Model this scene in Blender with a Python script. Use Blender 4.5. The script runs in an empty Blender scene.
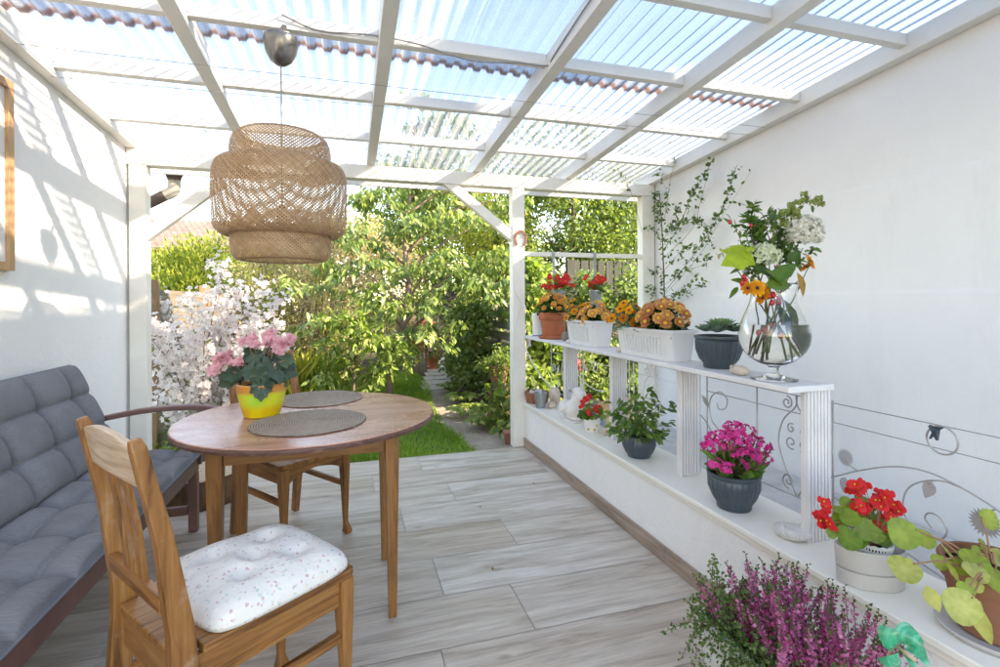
import bpy, math, random
import numpy as np
from mathutils import Vector, Matrix

sc = bpy.context.scene
COL = sc.collection
rad = math.radians
rng = np.random.default_rng(11)
random.seed(11)
PI = math.pi

# ------------------------------------------------------------------ camera model
CAM_H, FOC, YAW, ROLL, V0 = 1.22, 500.0, math.atan(0.302), rad(0.35), 300.6
FWD = np.array([math.sin(YAW), math.cos(YAW), 0.0])
RGT = np.array([math.cos(YAW), -math.sin(YAW), 0.0])
UPV = np.array([0, 0, 1.0])
RV = RGT * math.cos(ROLL) - UPV * math.sin(ROLL)
UV = RGT * math.sin(ROLL) + UPV * math.cos(ROLL)


def at(u, v, X=None, Y=None, Z=None):
    """point where the sight line through photo pixel (u, v) meets a plane of the real place"""
    r = FWD + RV * (u - 500) / FOC + UV * (V0 - v) / FOC
    if X is not None:
        t = X / r[0]
    elif Y is not None:
        t = Y / r[1]
    else:
        t = (Z - CAM_H) / r[2]
    return np.array([0, 0, CAM_H]) + r * t


def mpp(p):
    """metres per photo pixel at p"""
    return float(np.dot(np.array(p) - np.array([0, 0, CAM_H]), FWD)) / FOC


# ------------------------------------------------------------------ scene objects
def tag(o, label, cat, group=None, kind=None):
    if label: o['label'] = label
    if cat: o['category'] = cat
    if group: o['group'] = group
    if kind: o['kind'] = kind
    return o


def thing(name, label, cat, loc=(0, 0, 0), rz=0.0, group=None):
    o = bpy.data.objects.new(name, None)
    o.empty_display_size = 0.1
    o.location = tuple(float(c) for c in loc)
    o.rotation_euler = (0, 0, rz)
    COL.objects.link(o)
    return tag(o, label, cat, group)


def copy_tree(o, parent=None):
    c = o.copy()
    COL.objects.link(c)
    if parent: c.parent = parent
    for ch in list(o.children):
        copy_tree(ch, c)
    return c


def set_attr(me, rnd):
    a = me.attributes.new('rnd', 'FLOAT', 'POINT')
    a.data.foreach_set('value', np.asarray(rnd, dtype=np.float32))


def mk_mesh(name, verts, faces, mats, fm=None, smooth=False, rnd=None):
    me = bpy.data.meshes.new(name)
    me.from_pydata([tuple(map(float, v)) for v in verts], [], [tuple(int(i) for i in f) for f in faces])
    for m in (mats if isinstance(mats, (list, tuple)) else [mats]):
        me.materials.append(m)
    if fm is not None:
        me.polygons.foreach_set('material_index', np.asarray(fm, dtype=np.int32))
    if smooth:
        me.polygons.foreach_set('use_smooth', np.ones(len(me.polygons), dtype=bool))
    if rnd is not None: set_attr(me, rnd)
    me.update()
    return me


def link(name, me, parent=None, loc=None, rot=None, scale=None):
    o = bpy.data.objects.new(name, me)
    COL.objects.link(o)
    if parent: o.parent = parent
    if loc is not None: o.location = tuple(float(c) for c in loc)
    if rot is not None: o.rotation_euler = rot
    if scale is not None: o.scale = (scale,) * 3 if isinstance(scale, (int, float)) else scale
    return o


def fast_mesh(name, V, faces_arr, mats, fm=None, smooth=True, rnd=None):
    """V (N,3); faces_arr list of (M,k) int arrays; fm list of (M,) arrays"""
    me = bpy.data.meshes.new(name)
    nl = sum(f.size for f in faces_arr)
    nf = sum(len(f) for f in faces_arr)
    me.vertices.add(len(V)); me.loops.add(nl); me.polygons.add(nf)
    me.vertices.foreach_set('co', np.ascontiguousarray(V, dtype=np.float32).ravel())
    me.loops.foreach_set('vertex_index', np.concatenate([f.ravel() for f in faces_arr]).astype(np.int32))
    tot = np.concatenate([np.full(len(f), f.shape[1]) for f in faces_arr])
    st = np.concatenate([[0], np.cumsum(tot)[:-1]])
    me.polygons.foreach_set('loop_start', st.astype(np.int32))
    me.polygons.foreach_set('loop_total', tot.astype(np.int32))
    for m in (mats if isinstance(mats, (list, tuple)) else [mats]):
        me.materials.append(m)
    if fm is not None:
        me.polygons.foreach_set('material_index', np.concatenate(fm).astype(np.int32))
    if smooth:
        me.polygons.foreach_set('use_smooth', np.ones(nf, dtype=bool))
    if rnd is not None: set_attr(me, rnd)
    me.update(calc_edges=True)
    me.validate()
    return me


class MB:
    """collects shapes and links them as ONE mesh object"""
    def __init__(s):
        s.v, s.f, s.m, s.r = [], [], [], []

    def add(s, verts, faces, m=0, r=None):
        o = len(s.v)
        s.v += [tuple(map(float, p)) for p in verts]
        s.f += [tuple(i + o for i in f) for f in faces]
        s.m += [m] * len(faces)
        s.r += [random.random() if r is None else r] * len(verts)
        return s

    def box(s, x0, x1, y0, y1, z0, z1, m=0, r=None):
        v = [(x0, y0, z0), (x1, y0, z0), (x1, y1, z0), (x0, y1, z0), (x0, y0, z1), (x1, y0, z1), (x1, y1, z1), (x0, y1, z1)]
        return s.add(v, [(0, 3, 2, 1), (4, 5, 6, 7), (0, 1, 5, 4), (1, 2, 6, 5), (2, 3, 7, 6), (3, 0, 4, 7)], m, r)

    def sweep(s, pts, ws, hs, up=(0, 0, 1), m=0):
        """rectangular section swept along pts; ws across, hs along 'up'"""
        pts = [np.array(p, float) for p in pts]
        n = len(pts)
        if not hasattr(ws, '__len__'): ws = [ws] * n
        if not hasattr(hs, '__len__'): hs = [hs] * n
        up = np.array(up, float)
        vs = []
        for i, p in enumerate(pts):
            a = pts[max(i - 1, 0)]; b = pts[min(i + 1, n - 1)]
            t = b - a; t /= np.linalg.norm(t)
            x = np.cross(t, up); x /= (np.linalg.norm(x) + 1e-9)
            y = np.cross(x, t)
            w, h = ws[i] / 2, hs[i] / 2
            vs += [p - x * w - y * h, p + x * w - y * h, p + x * w + y * h, p - x * w + y * h]
        fs = [(3, 2, 1, 0), (4 * n - 4, 4 * n - 3, 4 * n - 2, 4 * n - 1)]
        for i in range(n - 1):
            for k in range(4):
                a, b = 4 * i + k, 4 * i + (k + 1) % 4
                fs.append((a, b, b + 4, a + 4))
        return s.add(vs, fs, m)

    def tube(s, pts, r, seg=6, m=0, rr=None):
        pts = [np.array(p, float) for p in pts]
        n = len(pts)
        if not hasattr(r, '__len__'): r = [r] * n
        ref = np.array([0.31, 0.22, 0.92])
        vs, fs = [], []
        x = None
        for i, p in enumerate(pts):
            a = pts[max(i - 1, 0)]; b = pts[min(i + 1, n - 1)]
            t = b - a; t /= (np.linalg.norm(t) + 1e-9)
            x = np.cross(t, ref) if x is None else x - t * np.dot(x, t)
            if np.linalg.norm(x) < 1e-4: x = np.cross(t, np.array([1.0, 0.1, 0]))
            x = x / np.linalg.norm(x)
            y = np.cross(t, x)
            for k in range(seg):
                a_ = 2 * PI * k / seg
                vs.append(p + (x * math.cos(a_) + y * math.sin(a_)) * r[i])
        for i in range(n - 1):
            for k in range(seg):
                k2 = (k + 1) % seg
                fs.append((i * seg + k, i * seg + k2, (i + 1) * seg + k2, (i + 1) * seg + k))
        fs.append(tuple(range(seg - 1, -1, -1)))
        fs.append(tuple((n - 1) * seg + k for k in range(seg)))
        return s.add(vs, fs, m, rr)

    def lathe(s, prof, seg=32, c=(0, 0, 0), flute=None, m=0, sx=1.0, sy=1.0):
        """prof [(r, z)]; flute(theta, z) multiplies r"""
        vs, fs = [], []
        for (r, z) in prof:
            for k in range(seg):
                a = 2 * PI * k / seg
                q = r * (flute(a, z) if flute else 1)
                vs.append((c[0] + q * math.cos(a) * sx, c[1] + q * math.sin(a) * sy, c[2] + z))
        for i in range(len(prof) - 1):
            for k in range(seg):
                k2 = (k + 1) % seg
                fs.append((i * seg + k, i * seg + k2, (i + 1) * seg + k2, (i + 1) * seg + k))
        if prof[0][0] > 1e-6: fs.append(tuple(range(seg - 1, -1, -1)))
        if prof[-1][0] > 1e-6: fs.append(tuple((len(prof) - 1) * seg + k for k in range(seg)))
        return s.add(vs, fs, m)

    def loft(s, rings, m=0, cap0=True, cap1=True):
        n = len(rings[0]); vs = [p for ring in rings for p in ring]; fs = []
        for i in range(len(rings) - 1):
            for k in range(n):
                k2 = (k + 1) % n
                fs.append((i * n + k, i * n + k2, (i + 1) * n + k2, (i + 1) * n + k))
        if cap0: fs.append(tuple(range(n - 1, -1, -1)))
        if cap1: fs.append(tuple((len(rings) - 1) * n + k for k in range(n)))
        return s.add(vs, fs, m)

    def blob(s, c, rx, ry, rz, seed=0, amp=0.12, seg=18, rows=12, m=0, flat=0.0):
        """a pebble-like lump"""
        rg = np.random.default_rng(seed)
        ph = rg.random((6, 3)) * 6.28; fr = rg.normal(0, 1.6, (6, 3))
        vs, fs = [], []
        for i in range(rows + 1):
            th = PI * i / rows
            for k in range(seg):
                a = 2 * PI * k / seg
                d = np.array([math.sin(th) * math.cos(a), math.sin(th) * math.sin(a), -math.cos(th)])
                w = 1 + amp * sum(math.sin(np.dot(fr[j], d) + ph[j, 0]) for j in range(6)) / 2.4
                z = d[2] * rz * w
                if flat and z < -rz * flat: z = -rz * flat
                vs.append((c[0] + d[0] * rx * w, c[1] + d[1] * ry * w, c[2] + z))
        for i in range(rows):
            for k in range(seg):
                k2 = (k + 1) % seg
                fs.append((i * seg + k, i * seg + k2, (i + 1) * seg + k2, (i + 1) * seg + k))
        return s.add(vs, fs, m)

    def build(s, name, mats, parent=None, smooth=False, bevel=0, world=False, sub=0, auto=None):
        v = np.array(s.v)
        if world and parent is not None:
            v = v - np.array(parent.location)
            if abs(parent.rotation_euler.z) > 1e-6:
                a = -parent.rotation_euler.z
                c_, s_ = math.cos(a), math.sin(a)
                v = np.stack([v[:, 0] * c_ - v[:, 1] * s_, v[:, 0] * s_ + v[:, 1] * c_, v[:, 2]], 1)
        me = mk_mesh(name, v, s.f, mats, s.m, smooth, s.r)
        if smooth and auto:
            me.set_sharp_from_angle(angle=rad(auto))
        o = link(name, me, parent)
        if bevel:
            b = o.modifiers.new('bevel', 'BEVEL'); b.width = bevel; b.segments = 2; b.limit_method = 'ANGLE'
            b.harden_normals = False
        if sub:
            b = o.modifiers.new('sub', 'SUBSURF'); b.levels = sub; b.render_levels = sub
        return o


def spline(pts, n=8):
    """Catmull-Rom through pts"""
    P = [np.array(p, float) for p in pts]
    P = [2 * P[0] - P[1]] + P + [2 * P[-1] - P[-2]]
    out = []
    for i in range(1, len(P) - 2):
        for k in range(n):
            t = k / n
            a, b, c, d = P[i - 1], P[i], P[i + 1], P[i + 2]
            out.append(0.5 * (2 * b + (c - a) * t + (2 * a - 5 * b + 4 * c - d) * t * t + (3 * b - a - 3 * c + d) * t ** 3))
    out.append(P[-2])
    return out


# ------------------------------------------------------------------ scattering leaves and flowers
def norm(a):
    return a / (np.linalg.norm(a, axis=-1, keepdims=True) + 1e-9)


def frames(d, n):
    """rotation matrices whose local Y runs along d and local Z near n"""
    d = norm(np.asarray(d, float)); n = np.asarray(n, float)
    x = norm(np.cross(d, n)); z = np.cross(x, d)
    return np.stack([x, d, z], axis=2)


def scatter_mesh(name, tmpl, pos, rot, scale, mats, rnd=None, smooth=True):
    V, Fs = tmpl[:2]                   # V (n,3), Fs list of (faces array, mat); optional tone offset per vertex (veins)
    N = len(pos)
    scale = np.asarray(scale, float)
    S = scale[:, None, None] if scale.ndim == 1 else scale[:, None, :]
    W = np.einsum('nij,nkj->nki', rot, np.broadcast_to(V[None], (N,) + V.shape) * S) + pos[:, None, :]
    off = (np.arange(N) * len(V))[:, None, None]
    fa, fm = [], []
    for F_, m in Fs:
        a = (F_[None] + off).reshape(-1, F_.shape[1])
        fa.append(a); fm.append(np.full(len(a), m))
    if rnd is None: rnd = rng.random(N)
    return fast_mesh(name, W.reshape(-1, 3), fa, mats, fm, smooth, np.repeat(rnd, len(V)) if len(tmpl) < 3 else np.clip(np.asarray(rnd)[:, None] + tmpl[2][None], 0, .93).ravel())


def leaf_t(w=0.4, fold=0.12, curl=0.15, tip=1.0, widest=0.4):
    V = np.array([(0, 0, 0), (-w * .42, widest * .6, fold * .8), (0, widest * .6, 0.0), (w * .42, widest * .6, fold * .8),
                  (-w * .5, widest * 1.25, fold - curl * .3), (0, widest * 1.25, -curl * .3), (w * .5, widest * 1.25, fold - curl * .3),
                  (-w * .26, .82, fold * .5 - curl * .7), (0, .82, -curl * .7), (w * .26, .82, fold * .5 - curl * .7), (0, tip, -curl)])
    q = np.array([(1, 2, 5, 4), (2, 3, 6, 5), (4, 5, 8, 7), (5, 6, 9, 8)])
    t = np.array([(0, 2, 1), (0, 3, 2), (7, 8, 10), (8, 9, 10)])
    return V, [(q, 0), (t, 0)], np.array([.2, -.06, .2, -.06, -.08, .16, -.08, -.1, .1, -.1, -.12])


def leaf_small(w=0.5, fold=0.1, curl=0.1):
    V = np.array([(0, 0, 0), (-w / 2, .45, fold), (0, .5, 0), (w / 2, .45, fold), (0, 1, -curl)])
    return V, [(np.array([(0, 2, 1), (0, 3, 2), (1, 2, 4), (2, 3, 4)]), 0)]


def round_leaf_t(n=14, cup=0.12, notch=0.12):
    V = [(0, 0.45, -cup)]
    for k in range(n):
        a = 2 * PI * k / n - PI / 2
        r = 0.5 * (1 - (notch if k == 0 else 0)) * (1 + 0.05 * math.sin(3 * a + 1))
        V.append((r * math.cos(a), 0.45 + r * math.sin(a), cup * 0.3 * math.sin(2 * a) + (.018 if k % 2 else -.012) + .05 * r * math.sin(5 * a + 2)))
    f = np.array([(0, 1 + k, 1 + (k + 1) % n) for k in range(n)])
    return np.array(V), [(f, 0)], np.array([.28] + [.10 if k % 2 else -.14 for k in range(n)])


def petal_ring(n, r0, r1, w, z0, z1, mat=0, phase=0.0, cup=0.0, V=None, F=None):
    """n petals as small folded strips, radius r0..r1"""
    V = [] if V is None else V; F = [] if F is None else F
    for k in range(n):
        a = 2 * PI * (k + phase) / n + random.uniform(-.08, .08)
        c, s_ = math.cos(a), math.sin(a)
        o = len(V)
        L = r1 * random.uniform(.9, 1.08)
        dz = random.uniform(-.06, .06) * r1
        for (rr, hw, zz) in ((r0, w * .35, z0), (r0 + (L - r0) * .55, w * .5, z0 + (z1 - z0) * .6 + cup), (r0 + (L - r0) * .88, w * .38, z1 + dz), (L, w * .08, z1 + dz)):
            for sg in (-1, 1):
                V.append((rr * c - sg * hw * s_, rr * s_ + sg * hw * c, zz))
        for i in range(3):
            F.append((o + 2 * i, o + 2 * i + 1, o + 2 * i + 3, o + 2 * i + 2, mat))
    return V, F


def disc_dome(r, h, z, mat, V, F, n=10):
    o = len(V)
    for rr, zz in ((r, z), (r * .7, z + h * .75)):
        for k in range(n):
            V.append((rr * math.cos(2 * PI * k / n), rr * math.sin(2 * PI * k / n), zz))
    V.append((0, 0, z + h))
    for k in range(n):
        k2 = (k + 1) % n
        F.append((o + k, o + k2, o + n + k2, o + n + k, mat))
        F.append((o + n + k, o + n + k2, o + 2 * n, mat))
    return V, F


def tmpl_of(V, F):
    q = [f for f in F if len(f) == 5]; t = [f for f in F if len(f) == 4]
    out = []
    for m in sorted({f[-1] for f in F}):
        a = [f[:-1] for f in q if f[-1] == m]; b = [f[:-1] for f in t if f[-1] == m]
        if a: out.append((np.array(a), m))
        if b: out.append((np.array(b), m))
    return np.array(V), out


def tmpl_mesh(name, tm, mats, rnd=0.5):
    V, Fs = tm[:2]
    return fast_mesh(name, V, [f for f, _ in Fs], mats, [np.full(len(f), m) for f, m in Fs], True, np.full(len(V), rnd))


def rand_dirs(n, up=0.0, rg=rng):
    d = rg.normal(0, 1, (n, 3)); d[:, 2] += up
    return norm(d)


def rot_to(n):
    """euler that turns local +Z to n, with a random spin"""
    q = Vector((0, 0, 1)).rotation_difference(Vector([float(c) for c in n]))
    return (q.to_matrix() @ Matrix.Rotation(random.uniform(0, 6.28), 3, 'Z')).to_euler()
SUN_E, SKY_S, EXPO = 2.8, 0.15, 2.88
# ------------------------------------------------------------------ materials
class NT:
    def __init__(s, name):
        s.m = bpy.data.materials.new(name); s.m.use_nodes = True
        s.t = s.m.node_tree; s.t.nodes.clear()
        s.out = s.n('ShaderNodeOutputMaterial')

    def n(s, typ, **kw):
        nd = s.t.nodes.new(typ)
        for k, v in kw.items():
            if k in nd.inputs.keys(): nd.inputs[k].default_value = v
            else: setattr(nd, k, v)
        return nd

    def l(s, a, b):
        s.t.links.new(a, b)

    def coords(s, scale=(1, 1, 1), kind='Object'):
        tc = s.n('ShaderNodeTexCoord'); mp = s.n('ShaderNodeMapping')
        mp.inputs['Scale'].default_value = scale
        s.l(tc.outputs[kind], mp.inputs['Vector'])
        return mp.outputs['Vector']

    def noise(s, vec, scale, detail=4, rough=0.6, dist=0.0):
        nd = s.n('ShaderNodeTexNoise')
        nd.inputs['Scale'].default_value = scale; nd.inputs['Detail'].default_value = detail
        nd.inputs['Roughness'].default_value = rough; nd.inputs['Distortion'].default_value = dist
        if vec is not None: s.l(vec, nd.inputs['Vector'])
        return nd.outputs['Fac']

    def ramp(s, fac, stops, interp='LINEAR'):
        r = s.n('ShaderNodeValToRGB'); cr = r.color_ramp; cr.interpolation = interp
        while len(cr.elements) < len(stops): cr.elements.new(0.5)
        for e, (p, c) in zip(cr.elements, stops):
            e.position = p; e.color = (c[0], c[1], c[2], 1) if hasattr(c, '__len__') else (c, c, c, 1)
        s.l(fac, r.inputs['Fac'])
        return r.outputs['Color']

    def mix(s, a, b, fac, mode='MIX'):
        nd = s.n('ShaderNodeMix', data_type='RGBA', blend_type=mode)
        for val, idx in ((fac, 0), (a, 6), (b, 7)):
            if hasattr(val, 'links') or isinstance(val, bpy.types.NodeSocket): s.l(val, nd.inputs[idx])
            elif idx == 0: nd.inputs[0].default_value = val
            else: nd.inputs[idx].default_value = (val[0], val[1], val[2], 1)
        return nd.outputs[2]

    def math(s, op, a, b=0.0):
        nd = s.n('ShaderNodeMath', operation=op)
        for i, v in enumerate((a, b)):
            if isinstance(v, bpy.types.NodeSocket): s.l(v, nd.inputs[i])
            else: nd.inputs[i].default_value = v
        return nd.outputs[0]

    def bump(s, h, strength=0.3, dist=0.01):
        b = s.n('ShaderNodeBump'); b.inputs['Strength'].default_value = strength; b.inputs['Distance'].default_value = dist
        s.l(h, b.inputs['Height'])
        return b.outputs['Normal']

    def principled(s, col, rough=0.5, normal=None, spec=0.5, metal=0.0, **kw):
        p = s.n('ShaderNodeBsdfPrincipled')
        if isinstance(col, bpy.types.NodeSocket): s.l(col, p.inputs['Base Color'])
        else: p.inputs['Base Color'].default_value = (col[0], col[1], col[2], 1)
        if isinstance(rough, bpy.types.NodeSocket): s.l(rough, p.inputs['Roughness'])
        else: p.inputs['Roughness'].default_value = rough
        p.inputs['Specular IOR Level'].default_value = spec
        p.inputs['Metallic'].default_value = metal
        for k, v in kw.items(): p.inputs[k].default_value = v
        if normal is not None: s.l(normal, p.inputs['Normal'])
        return p.outputs[0]

    def done(s, sh):
        s.l(sh, s.out.inputs['Surface'])
        return s.m


def attr_rnd(t):
    a = t.n('ShaderNodeAttribute'); a.attribute_name = 'rnd'
    return a.outputs['Fac']


def m_plain(name, c1, c2=None, scale=8, rough=0.5, spec=0.5, bump=0.0, bscale=60, bdist=0.003, metal=0.0, stretch=(1, 1, 1)):
    t = NT(name); c2 = c2 or tuple(x * 0.85 for x in c1)
    v = t.coords(stretch)
    col = t.ramp(t.noise(v, scale, 5), [(0.3, c2), (0.7, c1)])
    nrm = t.bump(t.noise(v, bscale, 4), bump, bdist) if bump else None
    return t.done(t.principled(col, rough, nrm, spec, metal))


def m_leaf(name, dark, mid, light, transl=0.35, rough=0.45, odd=None, veins=False):
    t = NT(name)
    r = attr_rnd(t)
    stops = [(0.0, dark), (0.5, mid), (0.9, light)]
    if odd: stops += [(0.94, light), (0.97, odd)]
    col = t.ramp(r, stops)
    v = t.coords()
    col = t.mix(col, t.ramp(t.noise(v, 25, 3), [(0.35, 0.7), (0.65, 1.25)]), 0.6, 'MULTIPLY')
    p = t.principled(col, rough, None, 0.35)
    tr = t.n('ShaderNodeBsdfTranslucent')
    t.l(t.mix(col, (1.0, 1.0, 0.35), 0.5, 'MULTIPLY'), tr.inputs['Color'])
    bri = t.mix(col, (1.55, 1.62, 0.85), 1.0, 'MULTIPLY')
    t.l(bri, tr.inputs['Color'])
    mx = t.n('ShaderNodeMixShader'); mx.inputs[0].default_value = transl
    t.l(p, mx.inputs[1]); t.l(tr.outputs[0], mx.inputs[2])
    return t.done(mx.outputs[0])


def m_petal(name, c1, c2, transl=0.3, scale=60, rough=0.6):
    t = NT(name)
    col = t.ramp(attr_rnd(t), [(0.0, c1), (1.0, c2)])
    v = t.coords()
    col = t.mix(col, t.ramp(t.noise(v, scale, 2), [(0.3, 0.8), (0.7, 1.1)]), 0.7, 'MULTIPLY')
    p = t.principled(col, rough, None, 0.25)
    tr = t.n('ShaderNodeBsdfTranslucent'); t.l(col, tr.inputs['Color'])
    mx = t.n('ShaderNodeMixShader'); mx.inputs[0].default_value = transl
    t.l(p, mx.inputs[1]); t.l(tr.outputs[0], mx.inputs[2])
    return t.done(mx.outputs[0])


def m_radial_petal(name, inner, outer, r, transl=0.25):
    """petal colour runs from inner to outer along the flower's own radius"""
    t = NT(name)
    tc = t.n('ShaderNodeTexCoord')
    sep = t.n('ShaderNodeSeparateXYZ'); t.l(tc.outputs['Object'], sep.inputs[0])
    d = t.math('SQRT', t.math('ADD', t.math('MULTIPLY', sep.outputs[0], sep.outputs[0]), t.math('MULTIPLY', sep.outputs[1], sep.outputs[1])))
    f = t.math('DIVIDE', d, r)
    col = t.ramp(f, [(0.35, inner), (1.0, outer)])
    oi = t.n('ShaderNodeObjectInfo')
    col = t.mix(col, t.ramp(oi.outputs['Random'], [(0, (0.70, 0.48, 0.6)), (0.5, (.95, .9, .9)), (1, (1.15, 1.25, 1.0))]), 1.0, 'MULTIPLY')
    p = t.principled(col, 0.6, None, 0.2)
    tr = t.n('ShaderNodeBsdfTranslucent'); t.l(col, tr.inputs['Color'])
    mx = t.n('ShaderNodeMixShader'); mx.inputs[0].default_value = transl
    t.l(p, mx.inputs[1]); t.l(tr.outputs[0], mx.inputs[2])
    return t.done(mx.outputs[0])


def m_wood(name, c_dark, c_mid, c_light, axis='x', rough=0.45, spec=0.4, worn=None, fine=1.0, knots=True):
    """timber with the grain along one axis; worn = pale rubbed patches"""
    t = NT(name)
    s = {'x': (1.2, 16, 16), 'y': (16, 1.2, 16), 'z': (16, 16, 1.2)}[axis]
    s = tuple(q * fine for q in s)
    v = t.coords(s)
    g1 = t.noise(v, 1.6, 6, 0.65, 1.2)
    col = t.ramp(g1, [(0.3, c_dark), (0.48, c_mid), (0.72, c_light)])
    v2 = t.coords(tuple(q * 4 for q in s))
    g2 = t.noise(v2, 2.0, 3, 0.6)
    col = t.mix(col, t.ramp(g2, [(0.35, 0.72), (0.6, 1.08)]), 0.7, 'MULTIPLY')
    if worn:
        w = t.ramp(t.noise(t.coords((6, 6, 6)), 2.2, 5, 0.7), [(0.56, 0.0), (0.68, 1.0)])
        col = t.mix(col, worn, t.math('MULTIPLY', w, 0.22))
    nrm = t.bump(g2, 0.15, 0.002)
    return t.done(t.principled(col, rough, nrm, spec))


def m_plaster(name, col, col2, fine=90, coarse=14, strength=0.5, dist=0.006, rough=0.9, stains=None):
    t = NT(name)
    v = t.coords()
    c = t.ramp(t.noise(v, 1.3, 5, 0.65), [(0.3, col2), (0.7, col)])
    if stains:
        vs = t.coords((2.2, 2.2, 0.5))
        c = t.mix(c, stains, t.math('MULTIPLY', t.ramp(t.noise(vs, 1.6, 6, 0.7), [(0.55, 0.0), (0.8, 1.0)]), 0.35))
    h1 = t.noise(v, fine, 4, 0.6); h2 = t.noise(v, coarse, 4, 0.55, 0.4)
    h = t.math('ADD', t.math('MULTIPLY', h1, 0.5), h2)
    return t.done(t.principled(c, rough, t.bump(h, strength, dist), 0.2))


M = {}
M['plaster_l'] = m_plaster('left plaster', (.80, .795, .78), (.76, .755, .74), 110, 26, 0.4, 0.008)
M['plaster_r'] = m_plaster('right plaster', (.80, .80, .80), (.75, .75, .755), 95, 22, 0.42, 0.010, stains=(.60, .59, .57))
M['plaster_low'] = m_plaster('low wall plaster', (.80, .795, .785), (.75, .745, .735), 80, 22, 0.5, 0.010, stains=(.62, .59, .54))
M['paint'] = m_plain('white gloss paint on timber', (.80, .785, .74), (.74, .72, .67), 3, 0.42, 0.45, 0.25, 30, 0.002, stretch=(1, 1, 1))


def m_oldpaint():
    t = NT('weathered white timber paint')
    v = t.coords((1, 1, 1))
    c = t.ramp(t.noise(v, 2.5, 5, 0.65), [(0.3, (.72, .69, .62)), (0.65, (.81, .79, .74))])
    chips = t.ramp(t.noise(t.coords((5, 5, 5)), 5, 6, 0.75), [(0.70, 0.0), (0.76, 1.0)])
    c = t.mix(c, (.42, .33, .24), t.math('MULTIPLY', chips, 0.5))
    g = t.noise(t.coords((14, 14, 14)), 3, 3)
    return t.done(t.principled(c, 0.45, t.bump(g, 0.2, 0.002), 0.4))


M['oldpaint'] = m_oldpaint()
M['shelf_white'] = m_plain('white shelf boards', (.70, .69, .69), (.60, .59, .60), 7, 0.5, 0.4, 0.2, 45, 0.002)
M['coping'] = m_plain('cream coping', (.80, .775, .72), (.74, .71, .64), 4, 0.4, 0.45, 0.15, 30, 0.002)


def m_roof(name, stain_y=None):
    """clear ribbed polycarbonate: lets light through, scatters part of it, a little dirt"""
    t = NT(name)
    tc = t.n('ShaderNodeTexCoord')
    mp = t.n('ShaderNodeMapping'); mp.inputs['Scale'].default_value = (9, 0.7, 9)
    t.l(tc.outputs['Object'], mp.inputs['Vector'])
    dirt = t.noise(mp.outputs[0], 2.5, 6, 0.7)
    tp = t.n('ShaderNodeBsdfTransparent'); tp.inputs[0].default_value = (.65, .68, .72, 1)
    tl = t.n('ShaderNodeBsdfTranslucent'); tl.inputs[0].default_value = (.29, .31, .335, 1)
    df = t.n('ShaderNodeBsdfDiffuse'); df.inputs[0].default_value = (.62, .62, .60, 1)
    mx1 = t.n('ShaderNodeMixShader'); mx1.inputs[0].default_value = 0.16
    t.l(tl.outputs[0], mx1.inputs[1]); t.l(df.outputs[0], mx1.inputs[2])
    # clearer where seen square on, more scattering where the ribs slope away
    lw = t.n('ShaderNodeLayerWeight'); lw.inputs['Blend'].default_value = 0.35
    f = t.math('ADD', t.math('MULTIPLY', t.ramp(dirt, [(0.45, 0.0), (0.75, 1.0)]), 0.12), 0.40)
    f = t.math('ADD', f, t.math('MULTIPLY', lw.outputs['Facing'], 0.03))
    mx2 = t.n('ShaderNodeMixShader'); t.l(f, mx2.inputs[0])
    t.l(tp.outputs[0], mx2.inputs[1]); t.l(mx1.outputs[0], mx2.inputs[2])
    gl = t.n('ShaderNodeBsdfGlossy'); gl.inputs['Roughness'].default_value = 0.12
    fr = t.n('ShaderNodeFresnel'); fr.inputs['IOR'].default_value = 1.45
    mx3 = t.n('ShaderNodeMixShader'); t.l(t.math('MULTIPLY', fr.outputs[0], 0.09), mx3.inputs[0])
    t.l(mx2.outputs[0], mx3.inputs[1]); t.l(gl.outputs[0], mx3.inputs[2])
    sh = mx3.outputs[0]
    if stain_y is not None:
        sep = t.n('ShaderNodeSeparateXYZ'); t.l(tc.outputs['Object'], sep.inputs[0])
        band = t.math('SUBTRACT', 1.0, t.math('MULTIPLY', t.math('ABSOLUTE', t.math('SUBTRACT', sep.outputs[1], stain_y)), 26.0))
        nz = t.noise(t.coords((26, 8, 26)), 1.0, 4, 0.7)
        mk = t.ramp(t.math('ADD', t.math('MULTIPLY', band, 0.55), t.math('MULTIPLY', nz, 0.5)), [(0.42, 0.0), (0.66, 1.0)])
        # the grime lies on the ribs' outsides
        di = t.n('ShaderNodeBsdfDiffuse'); di.inputs[0].default_value = (.27, .165, .13, 1)
        dt = t.n('ShaderNodeBsdfTranslucent'); dt.inputs[0].default_value = (.46, .29, .23, 1)
        mm = t.n('ShaderNodeMixShader'); mm.inputs[0].default_value = 0.5
        t.l(di.outputs[0], mm.inputs[1]); t.l(dt.outputs[0], mm.inputs[2])
        m4 = t.n('ShaderNodeMixShader'); t.l(t.math('MULTIPLY', mk, 0.75), m4.inputs[0])
        t.l(sh, m4.inputs[1]); t.l(mm.outputs[0], m4.inputs[2])
        sh = m4.outputs[0]
    return t.done(sh)


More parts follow.
